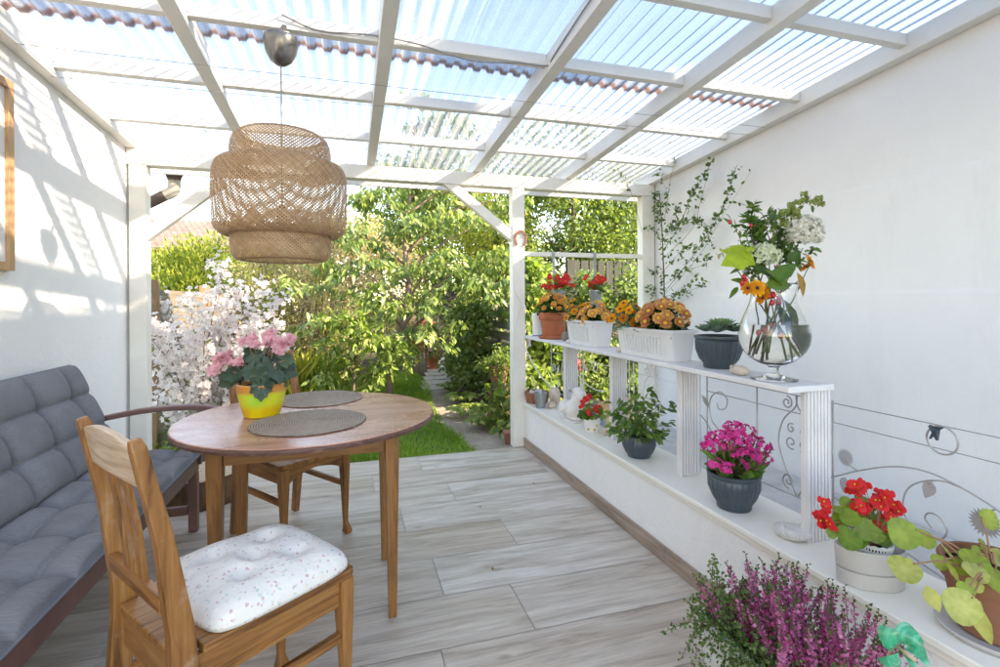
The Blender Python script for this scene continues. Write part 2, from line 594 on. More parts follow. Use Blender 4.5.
def m_floor():
    t = NT('wood look porcelain planks')
    r = attr_rnd(t)
    tc = t.n('ShaderNodeTexCoord')
    off = t.n('ShaderNodeVectorMath', operation='ADD')
    cb = t.n('ShaderNodeCombineXYZ')
    t.l(t.math('MULTIPLY', r, 37.0), cb.inputs[0]); t.l(t.math('MULTIPLY', r, 91.0), cb.inputs[2])
    t.l(tc.outputs['Object'], off.inputs[0]); t.l(cb.outputs[0], off.inputs[1])
    mp = t.n('ShaderNodeMapping'); mp.inputs['Scale'].default_value = (1.1, 9, 3)
    t.l(off.outputs[0], mp.inputs['Vector'])
    g = t.noise(mp.outputs[0], 1.5, 7, 0.66, 0.8)
    col = t.ramp(g, [(0.28, (.30, .235, .18)), (0.42, (.47, .395, .325)), (0.55, (.58, .51, .435)), (0.74, (.67, .61, .54))])
    mp2 = t.n('ShaderNodeMapping'); mp2.inputs['Scale'].default_value = (5, 70, 5)
    t.l(off.outputs[0], mp2.inputs['Vector'])
    g2 = t.noise(mp2.outputs[0], 1.2, 4, 0.6)
    col = t.mix(col, t.ramp(g2, [(0.35, 0.80), (0.62, 1.08)]), 0.8, 'MULTIPLY')
    # knots
    mp3 = t.n('ShaderNodeMapping'); mp3.inputs['Scale'].default_value = (2.0, 5.5, 2)
    t.l(off.outputs[0], mp3.inputs['Vector'])
    vo = t.n('ShaderNodeTexVoronoi'); vo.inputs['Scale'].default_value = 1.3
    t.l(mp3.outputs[0], vo.inputs['Vector'])
    kn = t.ramp(vo.outputs['Distance'], [(0.03, 1.0), (0.10, 0.0)])
    col = t.mix(col, (.20, .15, .12), t.math('MULTIPLY', kn, 0.55))
    tone = t.ramp(t.math('FRACT', t.math('MULTIPLY', r, 7.3)), [(0.0, (.89, .845, .80)), (0.6, (1.0, 1.0, 1.0)), (1.0, (1.10, 1.12, 1.15))])
    col = t.mix(col, tone, 1.0, 'MULTIPLY')
    rg_ = t.ramp(g2, [(0.3, 0.34), (0.7, 0.48)])
    return t.done(t.principled(col, rg_, t.bump(g2, 0.12, 0.0015), 0.5))


M['floor'] = m_floor()
M['grout'] = m_plain('grout', (.40, .38, .36), (.33, .31, .29), 30, 0.9)
M['skirting'] = m_wood('skirting planks', (.17, .12, .09), (.31, .23, .18), (.43, .35, .29), 'y', 0.45, fine=0.6)
M['pine_x'] = m_wood('honey pine', (.085, .032, .009), (.275, .115, .034), (.39, .19, .066), 'x', 0.38, worn=None)
M['pine_y'] = m_wood('honey pine cross', (.085, .032, .009), (.275, .115, .034), (.39, .19, .066), 'y', 0.38)
M['pine_z'] = m_wood('honey pine upright', (.085, .032, .009), (.275, .115, .034), (.39, .19, .066), 'z', 0.38)
M['pine_pale'] = m_wood('rubbed pale pine', (.36, .23, .13), (.52, .37, .25), (.62, .49, .37), 'y', 0.4)
M['pine_wornz'] = m_wood('worn pine upright', (.085, .032, .009), (.275, .115, .034), (.39, .19, .066), 'z', 0.38, worn=(.56, .45, .35))
M['table_leg'] = m_wood('varnished beech legs', (.16, .064, .018), (.26, .112, .034), (.32, .148, .052), 'z', 0.35)
M['table_apron'] = m_wood('varnished beech apron', (.16, .064, .018), (.26, .112, .034), (.32, .148, .052), 'x', 0.35)


def m_tabletop():
    t = NT('faded mahogany table top')
    g = t.noise(t.coords((1.1, 10, 4)), 1.8, 7, 0.65, 0.8)
    col = t.ramp(g, [(0.3, (.29, .11, .070)), (0.5, (.46, .22, .15)), (0.72, (.58, .35, .26))])
    g2 = t.noise(t.coords((7, 120, 10)), 1.2, 3)
    col = t.mix(col, t.ramp(g2, [(0.35, 0.78), (0.6, 1.06)]), 0.8, 'MULTIPLY')
    w = t.ramp(t.noise(t.coords((2, 3, 2)), 1.6, 6, 0.7), [(0.45, 0.0), (0.72, 1.0)])
    col = t.mix(col, (.52, .42, .38), t.math('MULTIPLY', w, 0.12))
    return t.done(t.principled(col, t.ramp(w, [(0, 0.26), (1, 0.38)]), t.bump(g2, 0.1, 0.001), 0.5))


M['tabletop'] = m_tabletop()
M['table_edge'] = m_wood('chipped dark table edge', (.05, .02, .015), (.12, .055, .04), (.24, .13, .10), 'x', 0.5, fine=2)
M['brown_frame'] = m_plain('red brown painted bench frame', (.205, .10, .088), (.14, .068, .06), 6, 0.42, 0.5, 0.2, 40, 0.002)


def m_fabric(name, c1, c2, weave=900, bump=0.4):
    t = NT(name)
    v = t.coords()
    w1 = t.n('ShaderNodeTexWave', bands_direction='X'); w1.inputs['Scale'].default_value = weave / 6.28; w1.inputs['Distortion'].default_value = 1.5
    w2 = t.n('ShaderNodeTexWave', bands_direction='Y'); w2.inputs['Scale'].default_value = weave / 6.28; w2.inputs['Distortion'].default_value = 1.5
    t.l(v, w1.inputs['Vector']); t.l(v, w2.inputs['Vector'])
    h = t.math('ADD', w1.outputs['Fac'], w2.outputs['Fac'])
    n1 = t.noise(t.coords((4, 60, 60)), 3, 4, 0.7)
    col = t.ramp(n1, [(0.3, c2), (0.7, c1)])
    col = t.mix(col, t.ramp(t.noise(v, 5, 4), [(0.3, 0.86), (0.7, 1.08)]), 1.0, 'MULTIPLY')
    p = t.principled(col, 0.9, t.bump(n1, bump, 0.002), 0.15)
    return t.done(p)


M['grey_fabric'] = m_fabric('slate grey canvas', (.215, .22, .236), (.156, .16, .174))
M['piping'] = m_plain('grey piping', (.20, .21, .24), (.16, .17, .19), 30, 0.9)


def m_floral():
    t = NT('white cotton with small rose sprigs')
    tc = t.n('ShaderNodeTexCoord')
    base = (.72, .70, .66)
    vo = t.n('ShaderNodeTexVoronoi'); vo.inputs['Scale'].default_value = 86; vo.inputs['Randomness'].default_value = .85
    nz = t.n('ShaderNodeTexNoise'); nz.inputs['Scale'].default_value = 55
    t.l(tc.outputs['Object'], nz.inputs['Vector'])
    add = t.n('ShaderNodeVectorMath', operation='MULTIPLY_ADD')
    t.l(nz.outputs['Color'], add.inputs[0]); add.inputs[1].default_value = (.02, .02, .0); t.l(tc.outputs['Object'], add.inputs[2])
    t.l(add.outputs[0], vo.inputs['Vector'])
    cut = t.n('ShaderNodeSeparateColor'); t.l(vo.outputs['Color'], cut.inputs[0])
    mk = t.ramp(vo.outputs['Distance'], [(0.26, 1.0), (0.40, 0.0)])
    pink = t.math('MULTIPLY', mk, t.math('GREATER_THAN', cut.outputs[0], 0.74))
    grn = t.math('MULTIPLY', mk, t.math('LESS_THAN', cut.outputs[0], 0.26))
    col = t.mix(base, (.52, .13, .24), t.math('MULTIPLY', pink, 0.55))
    col = t.mix(col, (.38, .52, .47), t.math('MULTIPLY', grn, 0.6))
    v = t.coords()
    return t.done(t.principled(col, 0.85, t.bump(t.noise(v, 20, 5, 0.6), 0.6, 0.014), 0.15))


M['floral'] = m_floral()


def m_rattan_mat():
    t = NT('coiled seagrass')
    tc = t.n('ShaderNodeTexCoord')
    wv = t.n('ShaderNodeTexWave', wave_type='RINGS', rings_direction='Z'); wv.inputs['Scale'].default_value = 36; wv.inputs['Distortion'].default_value = 0.6
    wv.inputs['Detail'].default_value = 2; wv.inputs['Detail Scale'].default_value = 3
    t.l(tc.outputs['Object'], wv.inputs['Vector'])
    n = t.noise(t.coords(), 90, 3)
    col = t.ramp(wv.outputs['Fac'], [(0.1, (.15, .11, .08)), (0.6, (.44, .36, .29))])
    col = t.mix(col, t.ramp(n, [(0.3, 0.7), (0.7, 1.2)]), 0.8, 'MULTIPLY')
    col = t.mix(col, t.ramp(t.noise(t.coords(), 3, 3), [(0.35, 0.85), (0.7, 1.15)]), 0.8, 'MULTIPLY')
    return t.done(t.principled(col, 0.8, t.bump(t.math('ADD', wv.outputs['Fac'], t.math('MULTIPLY', n, 0.5)), 0.6, 0.004), 0.2))


M['placemat'] = m_rattan_mat()
M['bamboo'] = m_petal('bamboo strips', (.49, .305, .17), (.65, .45, .28), 0.3, 30, 0.45)
M['bamboo_rim'] = m_plain('bamboo hoop', (.36, .235, .14), (.27, .16, .085), 20, 0.5)
M['dark_metal'] = m_plain('dark pewter cup', (.26, .25, .24), (.13, .125, .12), 9, 0.30, 0.5, metal=0.85)
M['black'] = m_plain('black plastic', (.02, .02, .02), None, 8, 0.45)
M['cord'] = m_plain('grey cord', (.30, .30, .31), None, 8, 0.6)
M['wire'] = m_plain('grey wire', (.35, .35, .35), None, 8, 0.5)
M['white_cable'] = m_plain('white cable', (.72, .71, .69), None, 8, 0.45)
M['oak'] = m_wood('oak picture frame', (.36, .19, .085), (.50, .29, .145), (.58, .37, .20), 'z', 0.45)
M['print'] = m_plain('pale print', (.74, .745, .74), (.66, .675, .68), 1.2, 0.35)
M['gutter'] = m_plain('brown gutter', (.15, .095, .078), (.11, .068, .055), 5, 0.4, 0.5)
M['pipe_grey'] = m_plain('aged beige pipe', (.50, .46, .39), (.38, .34, .29), 6, 0.5)
M['terracotta'] = m_plain('terracotta', (.46, .145, .070), (.36, .105, .05), 7, 0.7, 0.25, 0.25, 60, 0.002)
M['terracotta_old'] = m_plain('weathered terracotta', (.33, .145, .085), (.21, .095, .06), 6, 0.8, 0.2, 0.35, 50, 0.003)
M['white_pot'] = m_plain('white plastic', (.68, .68, .68), (.63, .635, .64), 6, 0.38)
M['white_ceramic'] = m_plain('white glazed pot', (.80, .795, .78), (.74, .73, .71), 8, 0.3)
M['bisque'] = m_plain('unglazed white sculpture', (.74, .71, .68), (.66, .625, .59), 7, 0.7, 0.25, 0.2, 50, 0.003)
M['bluegrey'] = m_plain('blue grey glaze', (.060, .085, .105), (.038, .056, .070), 11, 0.36, 0.5, 0.3, 55, 0.002)
M['lightgrey_pot'] = m_plain('light grey oval pot', (.52, .505, .49), (.46, .445, .43), 5, 0.5)
M['lace'] = m_plain('pale lace pot', (.66, .70, .70), (.58, .62, .63), 10, 0.5)
M['zinc'] = m_plain('zinc', (.42, .45, .46), (.30, .33, .34), 9, 0.38, 0.5, metal=0.75)
M['soil'] = m_plain('potting soil', (.055, .035, .022), (.022, .014, .009), 40, 0.95, 0.1, 0.8, 90, 0.006)
M['stone_pale'] = m_plain('pale pebble', (.60, .53, .45), (.48, .41, .34), 14, 0.75, 0.3, 0.3, 50, 0.004)
M['stone_white'] = m_plain('white rough rock', (.72, .70, .67), (.58, .56, .53), 12, 0.75, 0.3, 1.0, 26, 0.03)
M['stone_dark'] = m_plain('mottled grey stone', (.28, .245, .215), (.15, .13, .115), 22, 0.8, 0.3, 0.5, 50, 0.005)
M['shell'] = m_plain('worn shell', (.66, .57, .48), (.50, .38, .30), 18, 0.5, 0.4, 0.4, 60, 0.004)
M['basket'] = m_wood('woven basket', (.14, .05, .025), (.30, .12, .065), (.42, .20, .12), 'x', 0.7, fine=3)
M['iron_white'] = m_plain('white lacquered iron rod', (.74, .73, .72), (.62, .61, .60), 12, 0.45)
M['iron_grey'] = m_plain('bare grey iron rod', (.44, .43, .42), (.34, .32, .31), 16, 0.5, metal=0.4)
M['metal_leaf'] = m_plain('flat metal ornament', (.46, .47, .48), (.38, .39, .40), 20, 0.45, metal=0.4)
M['bird_clip'] = m_plain('dark blue metal', (.035, .055, .075), None, 8, 0.45)
M['horseshoe'] = m_plain('rusty horseshoe', (.40, .205, .13), (.28, .13, .08), 18, 0.75)
M['fence_pale'] = m_wood('silvered fence boards', (.07, .055, .04), (.135, .11, .08), (.21, .175, .13), 'y', 0.85, fine=0.7)
M['fence_grey'] = m_wood('grey upright fence boards', (.025, .026, .019), (.042, .043, .033), (.068, .067, .052), 'z', 0.85, fine=0.6)
M['fence_tan'] = m_wood('tan fence post', (.13, .07, .035), (.21, .125, .065), (.30, .19, .11), 'z', 0.8, fine=0.6)
M['fence_side'] = m_wood('mossy slat fence', (.12, .115, .085), (.22, .21, .165), (.33, .32, .26), 'y', 0.85, fine=0.6)
M['bark'] = m_plain('bark', (.13, .10, .075), (.06, .045, .034), 18, 0.9, 0.2, 0.9, 26, 0.02, stretch=(1, 1, .25))
M['cherry_bark'] = m_plain('pinkish smooth bark', (.26, .175, .135), (.15, .10, .08), 12, 0.75, 0.3, 0.4, 40, 0.01, stretch=(1, 1, 2))
M['twig'] = m_plain('brown twig', (.17, .115, .075), (.10, .068, .045), 20, 0.8)
M['stem'] = m_plain('green stem', (.14, .20, .045), (.10, .11, .03), 20, 0.6)
M['stem_red'] = m_plain('reddish stem', (.33, .13, .085), (.25, .16, .06), 20, 0.55)
M['log_bark'] = m_plain('log bark', (.21, .13, .075), (.075, .045, .028), 14, 0.9, 0.2, 1.0, 22, 0.03, stretch=(1, 1, .3))


def m_loop_end():
    t = NT('cut end of log')
    tc = t.n('ShaderNodeTexCoord')
    wv = t.n('ShaderNodeTexWave', wave_type='RINGS', rings_direction='Z'); wv.inputs['Scale'].default_value = 14; wv.inputs['Distortion'].default_value = 1.5
    t.l(tc.outputs['Object'], wv.inputs['Vector'])
    col = t.ramp(wv.outputs['Fac'], [(0.2, (.46, .34, .23)), (0.7, (.62, .50, .37))])
    return t.done(t.principled(col, 0.85, None, 0.2))


M['log_end'] = m_loop_end()


def m_ground(name, c1, c2, c3, scale=1.5):
    t = NT(name)
    v = t.coords()
    col = t.ramp(t.noise(v, scale, 8, 0.7), [(0.3, c1), (0.5, c2), (0.72, c3)])
    h = t.noise(v, 30, 6, 0.7)
    return t.done(t.principled(col, 0.95, t.bump(h, 0.7, 0.02), 0.15))


M['ground'] = m_ground('garden soil', (.045, .032, .02), (.075, .058, .035), (.07, .085, .03))
M['lawn'] = m_ground('turf', (.05, .085, .018), (.075, .125, .026), (.13, .14, .05), 4)
M['path'] = m_ground('trodden gravel path', (.20, .155, .115), (.30, .24, .185), (.40, .335, .27), 5)
M['stepstone'] = m_ground('pale paving', (.36, .30, .23), (.46, .40, .32), (.55, .49, .40), 6)
M['gravel_strip'] = m_ground('pale concrete strip', (.44, .43, .41), (.54, .53, .51), (.62, .61, .59), 6)
M['grass'] = m_leaf('grass blades', (.12, .22, .026), (.20, .32, .045), (.30, .40, .08), 0.45)


def m_rooftile():
    t = NT('red roof tiles')
    v = t.coords((1, 1, 1))
    br = t.n('ShaderNodeTexBrick'); br.inputs['Scale'].default_value = 1.0
    br.inputs['Brick Width'].default_value = 0.26; br.inputs['Row Height'].default_value = 0.30; br.inputs['Mortar Size'].default_value = 0.02
    br.inputs['Color1'].default_value = (.19, .135, .11, 1); br.inputs['Color2'].default_value = (.25, .18, .15, 1); br.inputs['Mortar'].default_value = (.10, .05, .035, 1)
    t.l(v, br.inputs['Vector'])
    col = t.mix(br.outputs['Color'], t.ramp(t.noise(v, 2, 5), [(0.3, 0.75), (0.7, 1.15)]), 1.0, 'MULTIPLY')
    return t.done(t.principled(col, 0.85, None, 0.2))


M['rooftile'] = m_rooftile()
M['house_wall'] = m_plain('house render', (.55, .50, .43), None, 2, 0.9)
M['window_glass'] = m_plain('dark window', (.05, .06, .07), None, 2, 0.1)

# foliage and petals
M['cherry_leaf'] = m_leaf('cherry leaves', (.065, .125, .035), (.135, .20, .06), (.32, .36, .14), 0.42, 0.38)
M['dry_leaf'] = m_leaf('straw coloured dry leaves', (.26, .215, .105), (.40, .33, .19), (.56, .46, .30), 0.40, 0.7, odd=(.32, .16, .12))
M['conifer'] = m_leaf('yellow green cypress', (.10, .15, .022), (.20, .245, .036), (.34, .34, .06), 0.42, 0.6)
M['hedge_mid'] = m_leaf('mid green hedge', (.060, .105, .024), (.125, .18, .042), (.25, .285, .08), 0.42)
M['hedge_yel'] = m_leaf('yellowing leaves', (.17, .215, .028), (.29, .30, .042), (.42, .37, .06), 0.45)
M['vine_leaf'] = m_leaf('fresh vine leaves', (.10, .17, .035), (.185, .265, .06), (.35, .385, .14), 0.42, odd=(.45, .34, .08))
M['ivy'] = m_leaf('ivy leaves', (.065, .115, .034), (.125, .18, .05), (.21, .255, .09), 0.4)
M['far_leaf'] = m_leaf('far tree leaves', (.065, .10, .032), (.115, .155, .045), (.20, .225, .075), 0.4)
M['creeper'] = m_leaf('climber leaves', (.045, .10, .03), (.085, .155, .045), (.15, .22, .07), 0.4)
M['pot_leaf'] = m_leaf('glossy pot plant leaves', (.03, .085, .018), (.07, .15, .028), (.16, .25, .045), 0.3, 0.35, odd=(.42, .33, .03))
M['mum_leaf'] = m_leaf('chrysanthemum leaves', (.016, .048, .010), (.032, .078, .016), (.06, .115, .025), 0.25)
M['begonia_leaf'] = m_leaf('begonia leaves', (.022, .05, .032), (.040, .078, .050), (.066, .11, .072), 0.2, 0.4)
M['beg_fresh'] = m_leaf('fresh begonia leaves', (.05, .12, .014), (.10, .19, .022), (.19, .27, .035), 0.35, 0.35)
M['kal_leaf'] = m_leaf('kalanchoe leaves', (.028, .09, .016), (.065, .155, .028), (.14, .24, .05), 0.25, 0.35)
M['succ'] = m_leaf('succulent leaves', (.10, .17, .15), (.16, .25, .22), (.22, .36, .17), 0.15, 0.5)
M['yel_round'] = m_leaf('yellow green round leaves', (.17, .27, .03), (.33, .38, .075), (.48, .48, .16), 0.4, 0.4)
M['lime_leaf'] = m_leaf('lime leaf', (.25, .36, .02), (.33, .43, .03), (.42, .48, .05), 0.4)
M['dark_bouquet'] = m_leaf('bouquet leaves', (.030, .075, .012), (.055, .12, .018), (.10, .18, .03), 0.3, 0.3)
M['hop'] = m_leaf('hop cones', (.16, .22, .05), (.24, .29, .075), (.32, .36, .12), 0.3)
M['brown_leaf'] = m_leaf('brown leaf', (.30, .15, .03), (.36, .19, .04), (.42, .23, .05), 0.3)
M['white_blossom'] = m_petal('white blossom', (.80, .71, .68), (.87, .82, .79), 0.4)
M['blossom_eye'] = m_plain('blossom eye', (.45, .33, .26), None)
M['pink_petal'] = m_petal('pink begonia petals', (.78, .30, .38), (.84, .56, .58), 0.3)
M['magenta'] = m_petal('magenta petals', (.66, .02, .22), (.80, .10, .40), 0.25)
M['red_petal'] = m_petal('red begonia petals', (.56, .012, .016), (.72, .035, .035), 0.25)
M['coral_petal'] = m_petal('coral rose petals', (.68, .09, .085), (.78, .16, .14), 0.3)
M['yellow_eye'] = m_plain('yellow flower eye', (.72, .48, .02), (.62, .36, .01), 60, 0.7)
M['dark_eye'] = m_plain('dark flower eye', (.05, .022, .01), None, 30, 0.8)
M['cream_floret'] = m_petal('cream hydrangea florets', (.76, .72, .60), (.84, .82, .74), 0.35)
M['green_floret'] = m_petal('greenish white florets', (.60, .66, .40), (.78, .80, .62), 0.35)
M['hip'] = m_plain('red rose hips', (.50, .015, .02), (.38, .01, .012), 8, 0.25)
M['heather'] = m_petal('heather bells', (.46, .045, .20), (.68, .24, .43), 0.25)
M['heather_tip'] = m_petal('green heather tips', (.045, .09, .02), (.10, .14, .04), 0.2)
M['white_heath'] = m_petal('white heather bells', (.6, .58, .55), (.75, .73, .7), 0.3)
M['mum'] = m_radial_petal('bronze chrysanthemum petals', (.55, .17, .10), (.86, .55, .14), .028)
M['mum_orange'] = m_radial_petal('orange bronze petals', (.60, .20, .05), (.84, .50, .12), .024)
M['coreopsis'] = m_radial_petal('golden orange petals', (.66, .22, .005), (.78, .36, .012), .026)


def m_glass(name, ior, col=(1, 1, 1), rough=0.0):
    t = NT(name)
    p = t.principled(col, rough, None, 0.5, 0.0, **{'Transmission Weight': 1.0, 'IOR': ior})
    return t.done(p)


M['glass'] = m_glass('clear glass', 1.45, (.985, .99, .985))
M['water'] = m_glass('cloudy water', 1.33, (.97, .965, .93))


def m_foil():
    t = NT('iridescent green pinwheel foil')
    p = t.principled((.01, .45, .22), 0.22, None, 0.8, 0.0, **{'Sheen Weight': 0.0})
    lw = t.n('ShaderNodeLayerWeight'); lw.inputs[0].default_value = 0.5
    col = t.ramp(t.noise(t.coords((3, 20, 3)), 4, 3), [(0.35, (.004, .30, .14)), (0.52, (.015, .50, .27)), (0.72, (.35, .72, .55))])
    nd = p.node; t.l(col, nd.inputs['Base Color'])
    nd.inputs['Coat Weight'].default_value = 0.6; nd.inputs['Coat Roughness'].default_value = 0.1
    tr = t.n('ShaderNodeBsdfTranslucent'); t.l(col, tr.inputs['Color'])
    mx = t.n('ShaderNodeMixShader'); mx.inputs[0].default_value = 0.3
    t.l(p, mx.inputs[1]); t.l(tr.outputs[0], mx.inputs[2])
    return t.done(mx.outputs[0])


M['foil'] = m_foil()


def m_striped_pot():
    """orange rim, lime and yellow bands on the flower pot"""
    t = NT('banded orange yellow and lime glaze')
    tc = t.n('ShaderNodeTexCoord'); sep = t.n('ShaderNodeSeparateXYZ'); t.l(tc.outputs['Object'], sep.inputs[0])
    z = t.math('ADD', t.math('DIVIDE', sep.outputs[2], 0.135), t.math('MULTIPLY', t.math('SUBTRACT', t.noise(t.coords((6, 6, 20)), 3, 3), 0.5), 0.12))
    a = t.math('SINE', t.math('ADD', t.math('MULTIPLY', t.math('ARCTAN2', sep.outputs[1], sep.outputs[0]), 3.0), t.noise(t.coords((5, 5, 12)), 3, 3)))
    lime = t.mix((.62, .62, .04), (.36, .64, .06), t.ramp(a, [(0.0, 0.0), (1.0, 1.0)]))
    bot = t.mix((.68, .44, .012), (.68, .53, .015), t.ramp(a, [(0.1, 0.0), (0.9, 1.0)]))
    c = t.mix(bot, lime, t.ramp(z, [(0.26, 0.0), (0.46, 1.0)]))
    c = t.mix(c, (.64, .27, .06), t.ramp(z, [(0.70, 0.0), (0.80, 1.0)]))
    return t.done(t.principled(c, 0.3, None, 0.5))


M['striped_pot'] = m_striped_pot()
# ------------------------------------------------------------------ setting: ground, floor, walls
XL, XR, XW, YE = -1.43, 2.67, 1.40, 3.95      # left wall, right wall, low wall face, garden edge of the floor
LEDGE, SHELF = 0.385, 0.925
GZ = -0.09                                     # garden level


def structure(o):
    o['kind'] = 'structure'
    return o


# ground sheet out to the horizon, a little bumpy near the terrace
mb = MB()
mb.add([(-400, -300, GZ - .02), (400, -300, GZ - .02), (400, 700, GZ - .02), (-400, 700, GZ - .02)], [(0, 1, 2, 3)])
structure(mb.build('ground', M['ground']))

# tiled terrace floor: every plank a quad with its own tone, over a grout bed
mb = MB()
mb.box(XL - .3, XW + .02, -1.2, YE, GZ - .05, -0.004)
structure(mb.build('terrace_slab', M['grout']))
mb = MB()
row0, rh, tl, g = 1.737, 0.313, 1.2, 0.0014
known = {-1: 0.30, 0: 0.655, 1: 0.37, 2: 0.80, 3: 0.28, 4: 0.62, 5: 0.15, 6: 0.50, 7: 0.9}
for k in range(-9, 8):
    y0, y1 = row0 + k * rh, min(row0 + (k + 1) * rh, YE)
    if y0 >= YE: break
    j = known.get(k, random.uniform(0, 1.2))
    x = j - tl * 3
    while x < XW:
        a, b = max(x, XL), min(x + tl, XW)
        if b - a > .02:
            mb.add([(a + g, y0 + g, 0), (b - g, y0 + g, 0), (b - g, y1 - g, 0), (a + g, y1 - g, 0)], [(0, 1, 2, 3)], 0, random.random())
        x += tl
structure(mb.build('terrace_floor', M['floor']))

# lawn with an uneven edge, path, paving beyond
def ground_patch(name, outline, z, mat):
    mb_ = MB(); n_ = len(outline)
    mb_.add([(x, y, z) for x, y in outline], [tuple(range(n_))])
    return structure(mb_.build(name, mat))


lawn_xy = [(-1.6, 3.96), (1.06, 3.96), (1.02, 4.6), (.96, 5.2), (.98, 6.0), (1.06, 6.8), (1.16, 7.6), (1.2, 8.6), (.9, 9.4), (.2, 8.9), (-.6, 8.4), (-1.6, 8.2)]
ground_patch('lawn', lawn_xy, GZ, M['lawn'])
path_c = [(1.32, 3.96), (1.24, 4.5), (1.17, 5.2), (1.14, 5.9), (1.2, 6.7), (1.33, 7.6), (1.52, 8.6), (1.78, 9.8), (2.1, 11.2)]
pc = spline([(x, y, 0) for x, y in path_c], 5)
lft, rgt = [], []
for i, p in enumerate(pc):
    w = .24 + .03 * math.sin(i * 1.7) + (0.06 if i < 3 else 0)
    lft.append((p[0] - w, p[1])); rgt.append((p[0] + w + .03 * math.sin(i * 2.3), p[1]))
ground_patch('path', lft + rgt[::-1], GZ + .004, M['path'])
mb = MB()
for i in range(9):
    yy = 7.3 + i * .46
    cx = np.interp(yy, [q[1] for q in path_c], [q[0] for q in path_c])
    mb.add([(cx - .26, yy, GZ + .012), (cx + .25, yy + .02, GZ + .012), (cx + .24, yy + .40, GZ + .012), (cx - .25, yy + .42, GZ + .012)], [(0, 1, 2, 3)])
structure(mb.build('stepping_slabs', M['stepstone']))
mb = MB(); mb.box(1.6605, XR - .031, -1.2, 3.9, GZ - .05, .12)
structure(mb.build('concrete_strip', M['gravel_strip']))

# grass blades on the lawn (nobody could count them)
def inside(poly, P):
    poly = np.array(poly); x, y = P[:, 0], P[:, 1]; c = np.zeros(len(P), bool); j = len(poly) - 1
    for i in range(len(poly)):
        xi, yi = poly[i]; xj, yj = poly[j]
        c ^= ((yi > y) != (yj > y)) & (x < (xj - xi) * (y - yi) / (yj - yi + 1e-12) + xi)
        j = i
    return c


P = np.stack([rng.uniform(-1.0, 1.25, 60000), rng.uniform(3.97, 9.2, 60000)], 1)
P = P[inside(lawn_xy, P)]
keep = rng.random(len(P)) < np.clip(1.25 - (P[:, 1] - 4) * .14, .3, 1)
P = P[keep]
pos = np.column_stack([P, np.full(len(P), GZ - .003)])
d = rand_dirs(len(P), 1.7); d[:, 2] = np.abs(d[:, 2])
rot = frames(d, rand_dirs(len(P)))
V = np.array([(-.05, 0, 0), (.05, 0, 0), (.035, .6, .04), (-.035, .6, .04), (0, 1, .16)])
me = scatter_mesh('grass', (V, [(np.array([(0, 1, 2, 3)]), 0), (np.array([(3, 2, 4)]), 0)]), pos, rot, rng.uniform(.03, .085, len(P)) * (1 + .3 * np.sin(P[:, 0] * 5 + 2 * np.sin(P[:, 1] * 3))), M['grass'], rnd=np.clip(.42 + .22 * np.sin(P[:, 0] * 4.1 + 1.3 * np.sin(P[:, 1] * 2.7)) + .12 * np.sin(P[:, 1] * 9 + P[:, 0] * 7) + rng.normal(0, .18, len(P)), 0, 1))
tag(link('grass', me), 'short green grass growing on the lawn', 'grass', kind='stuff')

# ---- walls
mb = MB(); mb.box(XL - .25, XL, -1.2, YE + .06, -.05, 2.60)
tag(mb.build('plaster_wall', M['plaster_l']), 'white stippled plaster wall behind the grey bench, with slanting beam shadows', 'wall')

# right wall: one leaf with faint horizontal lifts
TOP = -99
prof = [(XR, TOP), (XR - .000, 1.83), (XR - .004, 1.805), (XR - .004, 1.262), (XR - .0075, 1.242), (XR - .0075, .10), (XR - .03, .085), (XR - .03, GZ - .05), (XR + .25, GZ - .05), (XR + .25, TOP)]
y0, y1 = -1.2, YE + .09
zt_ = lambda y: 2.262 + .067 * (3.95 - y) + .095
ring0 = [(x, y0, zt_(y0) if z == TOP else z) for x, z in prof]; ring1 = [(x, y1, zt_(y1) if z == TOP else z) for x, z in prof]
mb = MB(); mb.loft([ring0, ring1])
nw = tag(mb.build('neighbour_wall', M['plaster_r']), 'tall shaded white rendered wall rising behind the flower shelf', 'wall')

# the neighbouring house the wall belongs to: its gable stands higher beside the near half of the terrace and shades it
mb = MB(); mb.box(XR + .26, XR + .60, -6.0, 1.38, GZ - .05, 4.2)
mb.build('house_gable', M['plaster_r'], nw)

lw = thing('low_wall', 'knee high white plastered wall with cream coping carrying the flower pots', 'low wall', (XW, 0, 0))
mb = MB(); mb.box(XW, 1.66, -1.2, YE + .01, GZ - .05, LEDGE - .030); mb.build('wall_body', M['plaster_low'], lw, world=True)
mb = MB(); mb.box(XW - .034, 1.675, -1.2, YE + .015, LEDGE - .022, LEDGE)
mb.build('coping', M['coping'], lw, world=True, bevel=.004)
mb = MB(); mb.box(XW - .014, XW - .0005, -1.2, YE + .01, LEDGE - .052, LEDGE - .0225)
mb.build('coping_bead', M['coping'], lw, world=True, bevel=.005)
yy = -1.2
cuts = [-.1, 1.08, 2.28, 3.48, YE + .01]
# a tile joint is seen just before the heather trough
jy = at(664.5, 545, X=XW - .012)[1]
cuts = [jy - 2.4, jy - 1.2, jy, jy + 1.2, YE + .005]
for a, b in zip(cuts[:-1], cuts[1:]):
    b = min(b, YE + .005)
    if b - a < .05: continue
    mb = MB(); mb.box(XW - .012, XW - .0008, a + .001, b - .001, 0.0005, .078)
    mb.build('skirting_tile', M['skirting'], lw, world=True, bevel=.0015)

# ------------------------------------------------------------------ pergola
SL = .067


def rz_(y):                                    # underside of the rafters
    return 2.262 + SL * (3.95 - y)


YA, YB = -.9, 4.28
pg = thing('pergola', 'white painted timber pergola with clear ribbed plastic roof over the terrace', 'pergola', (0, 0, 0))


